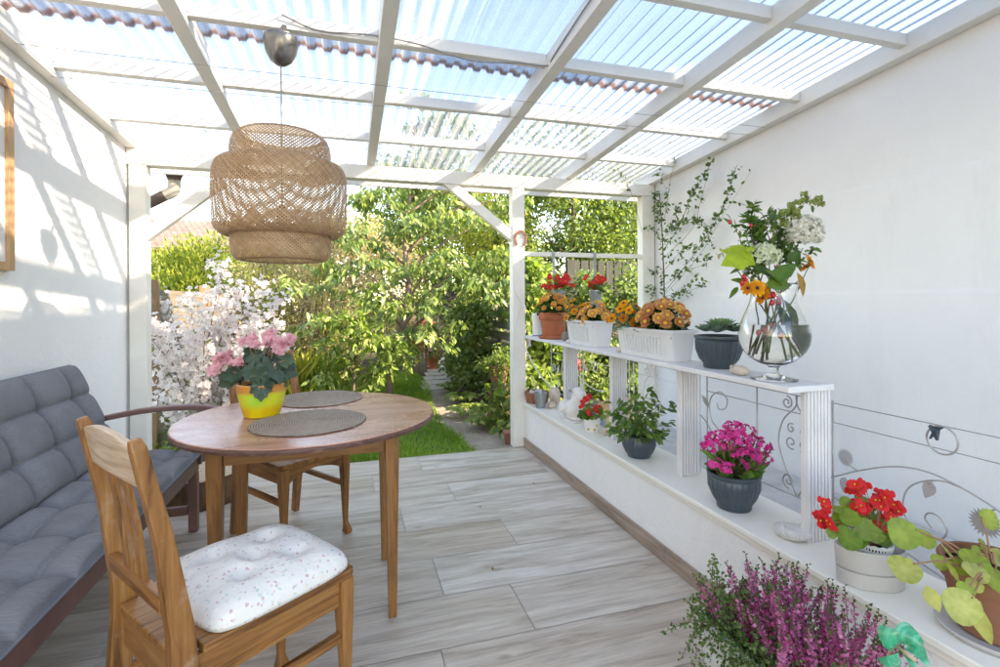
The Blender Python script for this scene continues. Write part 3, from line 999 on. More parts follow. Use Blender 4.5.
def beam_y(name, x0, x1, dz0=0.0, h=.10, ya=YA, yb=YB - .1):
    mb = MB()
    v = [(x0, ya, rz_(ya) + dz0), (x1, ya, rz_(ya) + dz0), (x1, yb, rz_(yb) + dz0), (x0, yb, rz_(yb) + dz0)]
    v += [(p[0], p[1], p[2] + h) for p in v]
    mb.add(v, [(0, 3, 2, 1), (4, 5, 6, 7), (0, 1, 5, 4), (1, 2, 6, 5), (2, 3, 7, 6), (3, 0, 4, 7)])
    return mb.build(name, M['paint'], pg, bevel=.004)


RX = [(XL, XL + .06), (-.700, -.635), (.135, .20), (.965, 1.03), (1.785, 1.85), (XR - .07, XR - .005)]
for i, (a, b) in enumerate(RX):
    beam_y('wall_plate' if i in (0, 5) else 'rafter', a, b)
for yp in (-.03, .57, 1.17, 1.77, 2.37, 2.97, 3.57):
    for (a, b) in zip(RX[:-1], RX[1:]):
        z = rz_(yp)
        mb = MB(); mb.box(a[1] + .0005, b[0] - .0005, yp - .02, yp + .025, z + .04, z + .098)
        mb.build('purlin', M['paint'], pg, bevel=.003)
mb = MB(); mb.box(XL + .002, XR - .008, 3.935, 4.03, 2.155, 2.2615); mb.build('header_beam', M['oldpaint'], pg, bevel=.004)
mb = MB(); mb.box(XL - .1, XR + .02, 4.21, 4.235, 2.163, 2.252); mb.build('fascia_board', M['oldpaint'], pg, bevel=.002)


def post(u0, u1, v, z0, z1, y0=3.935, dy=.09, right=None):
    xa, xb = at(u0, v, Y=y0)[0], at(u1, v, Y=y0)[0]
    mb = MB(); mb.box(xa, xb, y0 + .001, y0 + dy, z0, z1)
    return mb.build('post', M['oldpaint'], pg, bevel=.004), xa, xb


_, lx0, lx1 = post(129, 146.5, 300, GZ - .05, 2.1545)
_, px0, px1 = post(513, 525.3, 320, 0.001, 2.1545)
_, qx0, qx1 = post(643, 655, 300, GZ - .05, 2.1545)
# knee braces
p0 = at(143, 238, Y=3.975); p1 = at(216, 186, Y=3.975)
mb = MB(); mb.sweep([p0, p1 + (p1 - p0) * .12], .06, .075, up=(0, 0, 1)); mb.build('brace', M['oldpaint'], pg, bevel=.003)
p0 = at(519, 243, Y=3.975); p1 = at(449, 184, Y=3.975)
mb = MB(); mb.sweep([p0, p1 + (p1 - p0) * .05], .06, .075, up=(0, 0, 1)); mb.build('brace', M['oldpaint'], pg, bevel=.003)
# rail between the two right posts
ra = at(526, 254, Y=3.97)
mb = MB(); mb.box(px1 - .002, qx0 + .002, 3.955, 3.995, ra[2] - .019, ra[2] + .019); mb.build('rail', M['oldpaint'], pg, bevel=.003)

# ribbed roof sheets, two rows lapping each other
WL, AM = .0762, .018


def roof_sheet(x0, x1, y0, y1, lift, mat):
    xs, zs = [], []
    n = int(round((x1 - x0) / WL))
    for i in range(n):
        for fx, fz in ((0, 0), (.30, 0), (.44, 1), (.76, 1), (.90, 0)):
            xs.append(x0 + (i + fx) * WL); zs.append(fz * AM)
    xs.append(x0 + n * WL); zs.append(0)
    ys = np.linspace(y0, y1, 7)
    vs, fs = [], []
    for y in ys:
        sag = .0025 * math.sin(y * 5.1 + x0)
        for x, z in zip(xs, zs):
            vs.append((x, y, rz_(y) + .1005 + lift + z + sag * .5 + .0025))
    k = len(xs)
    for r in range(len(ys) - 1):
        for i in range(k - 1):
            fs.append((r * k + i, r * k + i + 1, (r + 1) * k + i + 1, (r + 1) * k + i))
    mb = MB(); mb.add(vs, fs)
    return mb.build('roof_sheet', mat, pg)


m_up = m_roof('clear ribbed roof sheet with grimy lap', 2.60)
m_lo = m_roof('clear ribbed lower roof sheet', 2.60)
xx = XL - .12
for i in range(4):
    w = (15 if i == 3 else 14) * WL
    roof_sheet(xx, xx + w, -.9, 2.63, .0085 + .002 * (i % 2), m_up)
    roof_sheet(xx, xx + w, 2.45, YB, .002 * (i % 2), m_lo)
    xx += w

# gutter with outlet and downpipe
gt = thing('gutter', 'brown rain gutter behind the header with a kinked downpipe at its left end', 'gutter', (0, 4.3, 2.15))
gy = 4.30
mb = MB()
prof = [(gy + .055 * math.cos(a), 2.238 + .055 * math.sin(a)) for a in np.linspace(PI, 2 * PI, 9)]
prof += [(gy + .051 * math.cos(a), 2.239 + .051 * math.sin(a)) for a in np.linspace(2 * PI, PI, 9)]
mb.loft([[(XL - .15, y, z) for y, z in prof], [(XR + .05, y, z) for y, z in prof]])
mb.build('channel', M['gutter'], gt, world=True, smooth=True, auto=40)
o_ = at(174, 186, Y=gy)
mb = MB(); mb.lathe([(.062, -.005), (.06, .0), (.045, -.045), (.042, -.055)], 16, (o_[0], gy, 2.186)); mb.build('outlet', M['gutter'], gt, world=True, smooth=True)
mb = MB(); a_ = np.array([o_[0], gy, 2.134])
mb.tube(spline([a_ + (0, 0, .01), a_ + (0, 0, -.05), a_ + (-.015, 0, -.085), a_ + (-.06, 0.0, -.11)], 5), .043, 14); mb.build('pipe_bend', M['pipe_grey'], gt, world=True, smooth=True, auto=50)
mb = MB(); b_ = a_ + np.array([-.05, 0, -.105]); c_ = at(143, 206, Y=gy)
mb.tube([b_, c_ + (c_ - b_) * .35], .041, 14); mb.build('downpipe', M['gutter'], gt, world=True, smooth=True, auto=50)

# wires and cables under the roof
def wire(name, pts, r, mat, label, cat, group=None, seg=5):
    mb = MB(); mb.tube(pts, r, seg)
    return tag(mb.build(name, mat, smooth=True), label, cat, group)


def sag_line(a, b, s, n=12):
    a, b = np.array(a), np.array(b)
    return [a + (b - a) * t + np.array([0, 0, -s * 4 * t * (1 - t)]) for t in np.linspace(0, 1, n + 1)]


wire('stretched_wire', sag_line((XL + .06, 2.66, rz_(2.66) - .01), (XR - .07, 2.62, rz_(2.62) - .012), .006), .0016, M['wire'],
     'thin wire strung under the rafters, nearer of the two parallel ones', 'wire', 'wires strung across below the roof')
wire('stretched_wire', sag_line((XL + .06, 2.93, rz_(2.9) - .02), (XR - .07, 2.75, rz_(2.75) - .010), .012), .0016, M['wire'],
     'thin wire strung under the rafters, farther of the two parallel ones', 'wire', 'wires strung across below the roof')
zc = rz_(2.35) + .03
pts = spline([(-.27, 2.335, zc + .06), (-.12, 2.345, zc + .02), (.10, 2.34, zc + .03), (.3, 2.338, zc + .02), (.46, 2.337, zc - .01), (.60, 2.337, zc - .025), (.8, 2.338, zc - .005), (.962, 2.336, zc + .0),
              (.96, 2.25, zc + .01), (.957, 1.9, zc + .05), (.957, 1.2, zc + .12)], 6)
wire('power_cable', pts, .004, M['cord'], 'grey electric cable running along the purlin to the lamp', 'cable', seg=6)
# ------------------------------------------------------------------ picture on the left wall
fy0, fy1, fz0, fz1 = 2.12, at(12, 180, X=XL + .02)[1], at(12, 271, X=XL + .02)[2], at(12, 83, X=XL + .02)[2]
pf = thing('picture_frame', 'wide oak picture frame with a pale print hanging on the left wall', 'picture frame', (XL, (fy0 + fy1) / 2, fz0))
t = .036
for nm, (a, b, c, d) in (('frame_side', (fy0, fy0 + t, fz0, fz1)), ('frame_side', (fy1 - t, fy1, fz0, fz1)), ('frame_rail', (fy0 + t, fy1 - t, fz0, fz0 + t)), ('frame_rail', (fy0 + t, fy1 - t, fz1 - t, fz1))):
    mb = MB(); mb.box(XL + .001, XL + .030, a, b, c, d); mb.build(nm, M['oak'], pf, world=True, bevel=.002)
mb = MB(); mb.box(XL + .001, XL + .014, fy0 + t, fy1 - t, fz0 + t, fz1 - t); mb.build('print', M['print'], pf, world=True)

# ------------------------------------------------------------------ pendant lamp
lc = at(281, 60, Y=2.31); LX, LY = lc[0], 2.31
lamp = thing('pendant_lamp', 'three tier woven bamboo pendant lamp hanging over the round table', 'lamp', (LX, LY, 0))
zcup = at(281, 33, Y=2.31)[2]; zcupb = at(281, 66, Y=2.31)[2]
mb = MB()
hc = zcup - zcupb
mb.lathe([(.001, zcupb), (.020, zcupb + .004), (.044, zcupb + .022), (.061, zcupb + .054), (.069, zcupb + .090), (.070, zcupb + .110), (.0665, zcupb + .113), (.0665, zcupb + .122), (.050, zcupb + .128), (.001, zcupb + .131)], 36)
mb.build('ceiling_cup', M['dark_metal'], lamp, smooth=True, auto=50)
mb = MB(); mb.tube([(0, 0, zcupb + .118), (0, 0.004, zcupb + .14), (.01, .03, rz_(2.34) + .04)], .012, 8); mb.build('hook', M['dark_metal'], lamp, smooth=True)
# tiers: (z_top, z_bot, profile of (r, z fraction))
T1 = (1.925, 1.755); T2 = (1.80, 1.500); T3 = (1.525, 1.395); KS = .93
mb = MB(); mb.tube([(0, 0, zcupb + .002), (0, 0, 1.62)], .003, 6); mb.build('cord', M['cord'], lamp, smooth=True)
mb = MB(); mb.lathe([(.001, 1.63), (.014, 1.63), (.02, 1.615), (.02, 1.55), (.016, 1.545), (.001, 1.545)], 16); mb.build('socket', M['black'], lamp, smooth=True, auto=40)


def tier(prof, n, tw, w, name='shade'):
    """open lattice of bamboo strips laid both ways round a body of revolution"""
    pr = spline([(r * KS, 0, z) for r, z in prof], 5)
    L = np.concatenate([[0], np.cumsum([np.linalg.norm(pr[i + 1] - pr[i]) for i in range(len(pr) - 1)])])
    mb = MB()
    R0 = max(p[0] for p in pr)
    for sgn, dr in ((1, .0012), (-1, -.0012)):
        for k in range(n):
            a0 = 2 * PI * k / n
            va, fa = [], []
            for i, p in enumerate(pr):
                a = a0 + sgn * tw * L[i] / R0
                wob = .0004 * math.sin(9 * a + i * 1.9)
                r = p[0] + dr + wob * .6
                hw = w * .5 / max(p[0], .05) * (1 / math.cos(math.atan(tw))) * .8
                for q in (-1, 1):
                    va.append((r * math.cos(a + q * hw), r * math.sin(a + q * hw), p[2]))
            for i in range(len(pr) - 1):
                fa.append((2 * i, 2 * i + 1, 2 * i + 3, 2 * i + 2))
            mb.add(va, fa, 0, random.random())
    o = mb.build(name, M['bamboo'], lamp)
    return o


def hoop(r, z, h, name='hoop'):
    r = r * KS
    mb = MB()
    mb.loft([[(rr * math.cos(a), rr * math.sin(a), zz) for a in np.linspace(0, 2 * PI, 64, endpoint=False)] for rr, zz in ((r - .002, z), (r + .003, z), (r + .003, z + h), (r - .002, z + h), (r - .002, z))], cap0=False, cap1=False)
    mb.build(name, M['bamboo_rim'], lamp, smooth=True, auto=40)


tier([(.175, T1[0]), (.200, T1[0] - .018), (.213, T1[0] - .06), (.212, T1[0] - .12), (.205, T1[1])], 80, 1.25, .0064)
tier([(.190, T2[0] + .006), (.240, T2[0] + .006), (.268, T2[0] - .006), (.282, T2[0] - .040), (.286, T2[0] - .09), (.285, T2[0] - .18), (.281, T2[0] - .26), (.264, T2[1] + .012), (.236, T2[1] - .004), (.212, T2[1] + .004)], 106, 1.15, .0065)
tier([(.205, T3[0] + .06), (.212, T3[0] - .0), (.214, T3[0] - .05), (.209, T3[1] + .03), (.192, T3[1] + .004), (.17, T3[1])], 82, 1.2, .0062)
hoop(.171, T1[0] - .004, .006); hoop(.206, T2[1] + .003, .012); hoop(.166, T3[1] - .002, .006)

# ------------------------------------------------------------------ round table
TX, TY, TR, TZ = -.150, 2.205, .500, .757
tb = thing('round_table', 'round wooden table with faded reddish top and chipped dark rim on square legs', 'table', (TX, TY, 0))


def ring(r, z, n=96, wob=0.0):
    return [(r * (1 + wob * math.sin(7 * a) + wob * .6 * math.sin(19 * a + 1)) * math.cos(a), r * (1 + wob * math.sin(7 * a) + wob * .6 * math.sin(19 * a + 1)) * math.sin(a), z) for a in np.linspace(0, 2 * PI, n, endpoint=False)]


mb = MB()
mb.loft([ring(TR - .010, TZ - .010), ring(TR - .003, TZ - .0035), ring(TR - .006, TZ - .0005), ring(TR - .02, TZ)], cap0=True)
mb.build('tabletop', M['tabletop'], tb, smooth=True, auto=35)
mb = MB()
mb.loft([ring(TR - .016, TZ - .0265, wob=.0012), ring(TR - .001, TZ - .022, wob=.0016), ring(TR + .001, TZ - .012, wob=.0012), ring(TR - .004, TZ - .0045, wob=.0008)], cap1=False)
mb.build('table_rim', M['table_edge'], tb, smooth=True, auto=35)
lx, ly = .305, .225
for sx in (-1, 1):
    for sy in (-1, 1):
        mb = MB()
        mb.sweep([(sx * lx, sy * ly, TZ - .0268), (sx * lx, sy * ly, TZ - .13), (sx * (lx - .0), sy * ly, .0)], [.052, .052, .030], [.052, .052, .030], up=(0, 1, 0))
        mb.build('leg', M['table_leg'], tb, bevel=.003)
for sy in (-1, 1):
    mb = MB(); mb.box(-lx + .027, lx - .027, sy * ly - .011, sy * ly + .011, TZ - .115, TZ - .0268); mb.build('apron', M['table_apron'], tb, bevel=.002)
for sx in (-1, 1):
    mb = MB(); mb.box(sx * lx - .011, sx * lx + .011, -ly + .027, ly - .027, TZ - .115, TZ - .0268); mb.build('apron', M['table_apron'], tb, bevel=.002)
# small slot piece on the near apron
mb = MB(); cx = at(294, 456, Y=TY - ly - .012)[0] - TX
mb.box(cx - .013, cx - .006, -ly - .0165, -ly - .0112, TZ - .062, TZ - .036); mb.box(cx + .006, cx + .013, -ly - .0165, -ly - .0112, TZ - .062, TZ - .036); mb.box(cx - .006, cx + .006, -ly - .0165, -ly - .0112, TZ - .046, TZ - .036)
mb.build('turn_catch', M['pine_pale'], tb)


def placemat(u, v, r, label):
    p = at(u, v, Z=TZ)
    mb = MB(); mb.loft([ring(r - .004, 0, 64, .004), ring(r, .003, 64, .004), ring(r - .003, .0055, 64, .004), ring(r - .02, .006, 64)])
    o = mb.build('placemat', M['placemat'], smooth=True, auto=50)
    o.location = (p[0], p[1], TZ + .0008)
    return tag(o, label, 'placemat', 'round woven placemats on the table')


placemat(309, 422.5, .212, 'round brown woven placemat on the near side of the table')
placemat(319, 399, .200, 'round brown woven placemat on the far side of the table, behind the flower pot')

# ------------------------------------------------------------------ chairs
CH = .45


def chair(name, label, loc, rz, far=False):
    c = thing(name, label, 'chair', loc, rz, 'pine chairs at the round table')
    wz = M['pine_wornz']
    for s in (-1, 1):
        mb = MB()                                                   # rear post, raked both ways
        mb.sweep([(-.290, s * .176, 0), (-.260, s * .176, .22), (-.243, s * .176, .42), (-.247, s * .176, .50), (-.280, s * .174, .72), (-.323, s * .172, .915), (-.329, s * .171, .937)],
                 [.030, .033, .036, .036, .033, .029, .02], [.042, .048, .056, .050, .036, .029, .022], up=(1, 0, 0))
        mb.build('rear_post', wz, c, bevel=.004)
        mb = MB()                                                   # front leg with a shaped foot
        mb.sweep([(.182, s * .172, CH - .025), (.182, s * .172, CH - .10), (.184, s * .172, .24), (.186, s * .172, .10), (.187, s * .173, .055), (.192, s * .176, .03), (.194, s * .178, .012), (.192, s * .177, 0)],
                 [.042, .042, .033, .024, .022, .032, .040, .034], [.042, .042, .033, .024, .022, .032, .040, .034], up=(1, 0, 0))
        mb.build('front_leg', M['pine_z'], c, bevel=.004)
        mb = MB(); mb.box(-.215, .160, s * .172 - .010, s * .172 + .010, CH - .098, CH - .022)
        for zz in (.088, .081):
            mb.box(-.215, .160, s * .172 - .012, s * .172 + .012, CH - zz - .002, CH - zz + .002)
        mb.build('side_rail', M['pine_x'], c, bevel=.0015)
        mb = MB(); mb.box(-.250, .168, s * .172 - .009, s * .172 + .009, .245, .274); mb.build('stretcher', M['pine_x'], c, bevel=.003)
    mb = MB(); mb.box(.172, .192, -.150, .150, CH - .098, CH - .022)
    if far:
        mb = MB()                                                   # arched front rail
        n = 12; top = [(.182, y, CH - .022) for y in np.linspace(-.151, .151, n)]
        bot = [(.182, y, CH - .10 + .045 * (1 - (y / .151) ** 2)) for y in np.linspace(-.151, .151, n)]
        vs, fs = [], []
        for dx in (-.010, .010):
            vs += [(p[0] + dx, p[1], p[2]) for p in top] + [(p[0] + dx, p[1], p[2]) for p in bot]
        for i in range(n - 1):
            fs += [(i, i + 1, n + i + 1, n + i), (2 * n + i, 3 * n + i, 3 * n + i + 1, 2 * n + i + 1), (i, 2 * n + i, 2 * n + i + 1, i + 1), (n + i, n + i + 1, 3 * n + i + 1, 3 * n + i)]
        mb.add(vs, fs)
    mb.build('front_rail', M['pine_y'], c, bevel=.0015)
    mb = MB(); mb.box(-.251, -.231, -.152, .152, CH - .115, CH - .022); mb.build('rear_rail', M['pine_y'], c, bevel=.002)
    # seat board, front corners rounded a little
    mb = MB()
    out = [(-.205, -.192), (.185, -.200), (.206, -.185), (.208, 0), (.206, .185), (.185, .200), (-.205, .192), (-.205, .150), (-.262, .150), (-.262, -.150), (-.205, -.150)]
    mb.loft([[(x, y, CH - .0215) for x, y in out], [(x, y, CH) for x, y in out]]); mb.build('seat', M['pine_x'], c, bevel=.004)
    # back: low rail, three slats, crest
    mb = MB(); mb.box(-.281, -.261, -.158, .158, .545, .582); mb.build('back_rail', M['pine_y'], c, bevel=.002)
    for y in (-.048, 0, .048):
        mb = MB(); mb.sweep([(-.271, y, .580), (-.284, y, .70), (-.306, y, .832)], .012, .028, up=(0, 1, 0)); mb.build('slat', wz, c, bevel=.002)
    mb = MB()
    n = 14; vs, fs = [], []
    for i, y in enumerate(np.linspace(-.158, .158, n)):
        q = y / .158
        zt = .915 + .022 * (1 - q * q) ; zb = .825 + .006 * (1 - q * q)
        xb = -.303 - .010 * (1 - q * q)
        for dx, zz in ((-.010, zb), (.010, zb), (-.008 - .020, zt), (.010 - .020, zt)):
            vs.append((xb + dx, y, zz))
    for i in range(n - 1):
        a = 4 * i
        fs += [(a, a + 4, a + 5, a + 1), (a + 1, a + 5, a + 7, a + 3), (a + 3, a + 7, a + 6, a + 2), (a + 2, a + 6, a + 4, a)]
    fs += [(0, 1, 3, 2), (4 * n - 4, 4 * n - 2, 4 * n - 1, 4 * n - 3)]
    mb.add(vs, fs); mb.build('crest_rail', M['pine_pale'], c, bevel=.003)
    return c


ch1 = chair('pine_chair', 'honey pine chair in front with floral cushion and rubbed pale crest rail', (-.268, 1.545, 0), rad(37))
ch2 = chair('pine_chair', 'honey pine chair standing behind the round table with arched front rail', (-.275, 2.815, 0), rad(-53), far=True)

# cushion on the near chair
def pillow(nx, ny, lx, ly, th, p=3.2, tufts=(), seed=1, corner=.25, rough=.006, flat=0.3, dep=.55, sig=.035):
    """closed soft pad, top bulging, tufted"""
    rg = np.random.default_rng(seed); ph = rg.random((8, 3)) * 6.28; k = rg.normal(0, 16, (8, 2))
    us = np.linspace(-1, 1, nx); vs_ = np.linspace(-1, 1, ny)
    top, bot = [], []
    for v in vs_:
        for u in us:
            e = (1 - abs(u) ** p) * (1 - abs(v) ** p)
            h = max(e, 0) ** .42
            cr = 1 - corner * (abs(u) ** 4) * (abs(v) ** 4) * .5
            x, y = u * lx / 2 * cr, v * ly / 2 * cr
            w = sum(math.sin(k[j, 0] * x + k[j, 1] * y + ph[j, 0]) for j in range(8)) / 8 * rough * h
            d = sum(math.exp(-((x - a) ** 2 + (y - b) ** 2) / (2 * sig * sig)) for a, b in tufts)
            zt = th * h * (1 - dep * min(d, 1)) + w
            top.append((x, y, zt)); bot.append((x, y, -th * flat * h))
    N = nx * ny; f = []
    for j in range(ny - 1):
        for i in range(nx - 1):
            a = j * nx + i
            f.append((a, a + 1, a + nx + 1, a + nx)); f.append((N + a, N + a + nx, N + a + nx + 1, N + a + 1))
    for i in range(nx - 1):
        f.append((i, N + i, N + i + 1, i + 1)); a = (ny - 1) * nx + i; f.append((a, a + 1, N + a + 1, N + a))
    for j in range(ny - 1):
        a = j * nx; f.append((a, a + nx, N + a + nx, N + a)); a = j * nx + nx - 1; f.append((a, N + a, N + a + nx, a + nx))
    return top + bot, f


cu = thing('seat_cushion', 'puffy white seat cushion with small rose sprigs on the front chair', 'cushion', (-.268 + .012 * .8, 1.545 + .012 * .6, CH + .001), rad(37))
V_, F_ = pillow(44, 44, .40, .40, .052, 4, [(-.07, -.07), (.08, -.07), (-.07, .08), (.08, .08), (.0, .0)], 3, .22, .013, .0, .5, .024)
V_ = [(x, y, z + .012 if i < 44 * 44 else .001) for i, (x, y, z) in enumerate(V_)]
mb = MB(); mb.add(V_, F_); mb.build('cushion_body', M['floral'], cu, smooth=True)

# ------------------------------------------------------------------ bench with canvas pads
BY0, BY1 = 1.05, 3.06
SX0, SX1, SZ = -1.10, -.785, .40               # seat pad back / front, its underside
bn = thing('garden_bench', 'red brown slatted garden bench along the left wall under grey pads', 'bench', (-1.08, (BY0 + BY1) / 2, 0))
W_ = lambda mb_, nm, mat=M['brown_frame'], **k: mb_.build(nm, mat, bn, world=True, **k)
fx = -.80
mb = MB(); mb.sweep([(fx, BY0, SZ - .045), (fx, BY1, SZ - .045)], .038, .075); W_(mb, 'front_rail', bevel=.005)
mb = MB(); mb.sweep([(-1.16, BY0, SZ - .055), (-1.16, BY1, SZ - .055)], .04, .05); W_(mb, 'back_seat_rail', bevel=.005)
mb = MB(); mb.sweep([(-1.385, BY0, .80), (-1.385, BY1, .80)], .03, .06); W_(mb, 'back_top_rail', bevel=.005)
for i in range(5):
    x = -1.10 + i * .062
    mb = MB(); mb.box(x - .02, x + .02, BY0, BY1, SZ - .03, SZ - .012); W_(mb, 'seat_slat', bevel=.002)
for y in (BY0 + .03, BY1 - .03):
    mb = MB(); mb.sweep([(fx, y, .0), (fx, y, SZ - .083)], .045, .04, up=(0, 1, 0)); W_(mb, 'front_leg', bevel=.005)
    mb = MB(); mb.sweep([(-1.30, y, .0), (-1.20, y, .33), (-1.26, y, .55), (-1.385, y, .86)], .04, .045, up=(0, 1, 0)); W_(mb, 'rear_leg', bevel=.005)
    mb = MB(); mb.sweep([(-1.27, y, .115), (-.825, y, .115)], .035, .045); W_(mb, 'leg_stretcher', bevel=.005)
    yy = y + (.05 if y > 2 else -.05)
    a_ = [(-1.33, yy, .60), (-1.20, yy, .625), (-1.05, yy, .648), (-.90, yy, .655), (-.78, yy, .650), (-.70, yy, .632), (-.665, yy, .60)]
    mb = MB(); mb.sweep(spline(a_, 5), [.05] * 31, [.026] * 31); W_(mb, 'armrest', bevel=.006)
    mb = MB(); mb.sweep([(fx + .02, yy - .028 * (1 if y > 2 else -1), SZ - .05), (fx + .03, yy - .028 * (1 if y > 2 else -1), .640)], .03, .035, up=(0, 1, 0)); W_(mb, 'arm_support', bevel=.005)


def pad_points(n_long, n_short, tuft_rows, long_len, short_len, th, seed):
    tu = []
    for i in range(n_long):
        for j in tuft_rows:
            tu.append((j, -long_len / 2 + (i + .5) * long_len / n_long))
    return tu


PL = BY1 - BY0 - .02
pads = thing('bench_pad', 'long slate grey button tufted canvas pad lying on the bench', 'bench pad', (-1.1, (BY0 + BY1) / 2, SZ))


def pad(name, wx, th, origin, ang, ncol, rows, seed):
    """pad in its own plane: local x across (wx), local y along the bench; origin at its lower/front edge centre"""
    nx, ny = 72, 330
    tufts = [(r, -PL / 2 + (i + .5) * PL / ncol) for i in range(ncol) for r in rows]
    rg = np.random.default_rng(seed)
    us = np.linspace(-1, 1, nx); vs_ = np.linspace(-1, 1, ny)
    U, Vv = np.meshgrid(us, vs_)
    X, Y = U * wx / 2, Vv * PL / 2
    e = np.clip((1 - np.abs(U) ** 9) * (1 - np.abs(Vv) ** 40), 0, 1) ** .4
    dmp = np.zeros_like(X)
    for (a, b) in tufts:
        dmp += np.exp(-np.sqrt((X - a) ** 2 + (Y - b) ** 2 + 1e-5) / .030)
    # soft valleys between neighbouring buttons
    cw = PL / ncol
    lines = np.zeros_like(X)
    for i in range(ncol):
        b = -PL / 2 + (i + .5) * cw
        lines += .85 * np.exp(-np.abs(Y - b) / .024)
    for r in rows:
        lines += .50 * np.exp(-np.abs(X - r) / .018)
    wr = np.zeros_like(X)
    for j in range(10):
        kx, ky = rg.normal(0, 22, 2); wr += np.sin(kx * X + ky * Y + rg.random() * 6.28)
    H = th * e * (1 - .62 * np.clip(dmp, 0, 1) - np.clip(lines, 0, .85)) + wr * .0005 * e
    B = -th * .15 * e
    top = np.stack([X, Y, H], -1).reshape(-1, 3); bot = np.stack([X, Y, B], -1).reshape(-1, 3)
    P_ = np.concatenate([top, bot])
    ca, sa = math.cos(ang), math.sin(ang)
    wx_ = origin[0] + P_[:, 0] * ca - P_[:, 2] * sa
    wz_ = origin[2] + P_[:, 0] * sa + P_[:, 2] * ca
    Q = np.stack([wx_, origin[1] + P_[:, 1], wz_], 1) - np.array(pads.location)
    N = nx * ny; idx = np.arange(N).reshape(ny, nx)
    q = np.stack([idx[:-1, :-1], idx[:-1, 1:], idx[1:, 1:], idx[1:, :-1]], -1).reshape(-1, 4)
    qb = N + q[:, ::-1]
    edge = []
    ring_i = list(idx[0, :]) + list(idx[1:, -1]) + list(idx[-1, -2::-1]) + list(idx[-2:0:-1, 0])
    for a, b in zip(ring_i, ring_i[1:] + ring_i[:1]): edge.append((a, N + a, N + b, b))
    me = fast_mesh(name, Q, [q, qb, np.array(edge)], M['grey_fabric'], None, True, np.full(2 * N, .5))
    o = link(name, me, pads)
    # piping round the rim
    mb = MB(); ri = [Q[i] * .5 + Q[N + i] * .5 for i in ring_i]; ri.append(ri[0])
    mb.tube(ri[::2] + [ri[0]], .005, 6); mb.build('piping', M['piping'], o, smooth=True)
    # buttons
    for (a, b) in tufts:
        mb = MB()
        i = int(round((b / (PL / 2) + 1) / 2 * (ny - 1))) * nx + int(round((a / (wx / 2) + 1) / 2 * (nx - 1)))
        p = Q[i]; mb.blob(p + np.array([-sa, 0, ca]) * .002, .006, .006, .006, 1, 0, 8, 6)
        mb.build('button', M['piping'], o, smooth=True)
    return o


cy_ = (BY0 + BY1) / 2
seat_w = .40
pad('seat_pad', seat_w, .048, (SX1 - seat_w / 2 + .015, cy_, SZ + .012), rad(-2), 7, (-.07, .09), 5)
bw = .50
ba = rad(113)
pad('back_pad', bw, .062, (-1.135 + math.cos(ba) * bw / 2 - .045, cy_, SZ + .055 + math.sin(ba) * bw / 2), ba + PI, 6, (-.085, .085), 8) if False else \
    pad('back_pad', bw, .050, (-1.155 + math.cos(ba) * bw / 2, cy_, SZ + .045 + math.sin(ba) * bw / 2), ba - PI, 7, (-.085, .085), 8)

# ------------------------------------------------------------------ log behind the bench
lp = at(204, 500, Z=0); lp = np.array([lp[0], lp[1] + .02, 0])
lg = thing('log', 'short barky log standing on the floor behind the bench end', 'log', lp)
n = 40; rr = [.205 * (1 + .05 * math.sin(3 * a + 1) + .03 * math.sin(8 * a) + .02 * math.sin(21 * a)) for a in np.linspace(0, 2 * PI, n, endpoint=False)]
mb = MB(); mb.loft([[(r * s_ * math.cos(a), r * s_ * math.sin(a), z) for r, a in zip(rr, np.linspace(0, 2 * PI, n, endpoint=False))] for s_, z in ((1.02, 0), (1.0, .06), (.98, .12), (.99, .17))], cap1=False)
mb.build('bark', M['log_bark'], lg, smooth=True)
mb = MB(); mb.loft([[(r * s_ * math.cos(a), r * s_ * math.sin(a), z) for r, a in zip(rr, np.linspace(0, 2 * PI, n, endpoint=False))] for s_, z in ((.99, .1702), (.955, .176))], cap0=False)
mb.build('cut_face', M['log_end'], lg)
# ------------------------------------------------------------------ flower shelf on the low wall
sf = thing('flower_shelf', 'white flower shelf on fluted board legs standing along the low wall', 'shelf', (1.5, 2.6, LEDGE))
ye = at(788.6, 387.4, Z=SHELF)[1]
sx0, sx1 = 1.400, 1.600
mb = MB(); mb.box(sx0, sx1, ye, YE + .03, SHELF - .021, SHELF); mb.build('shelf_board', M['shelf_white'], sf, world=True, bevel=.003)


def fluted_board(x0, x1, y0, th, z0, z1):
    """board across the shelf with reeded front and back"""
    n = 7; w = (x1 - x0) / n; f = []
    for i in range(n):
        for fx, fy in ((0.0, -.003), (.13, -.003), (.22, .006), (.60, .007), (.92, .006)):
            f.append((x0 + (i + fx) * w, y0 - fy + .006))
    f.append((x1, y0 + .006)); 
    out = f + [(x1, y0 + th), (x0, y0 + th)]
    mb = MB(); mb.loft([[(x, y, z0) for x, y in out], [(x, y, z1) for x, y in out]])
    return mb.build('fluted_leg', M['shelf_white'], sf, world=True)


for yy in (ye + .012, 2.012, 2.655, 3.33):
    fluted_board(1.492, 1.597, yy, .026, LEDGE + .0005, SHELF - .0215)
mb = MB(); mb.box(1.43, 1.452, YE - .03, YE - .012, SHELF - .09, SHELF - .0215); mb.build('bracket', M['shelf_white'], sf, world=True)


# ------------------------------------------------------------------ iron scroll fence panels standing on the back of the coping
IX = 1.635


def fp(u, v):
    return at(u, v, X=IX)


def spiral(c, r0, a0, turns, shrink=.25, n=22):
    """spiral in the panel's plane (y, z)"""
    out = []
    for i in range(n + 1):
        t = i / n; a = a0 + turns * 2 * PI * t; r = r0 * (1 - t * (1 - shrink))
        out.append(np.array([IX, c[1] + r * math.cos(a), c[2] + r * math.sin(a)]))
    return out


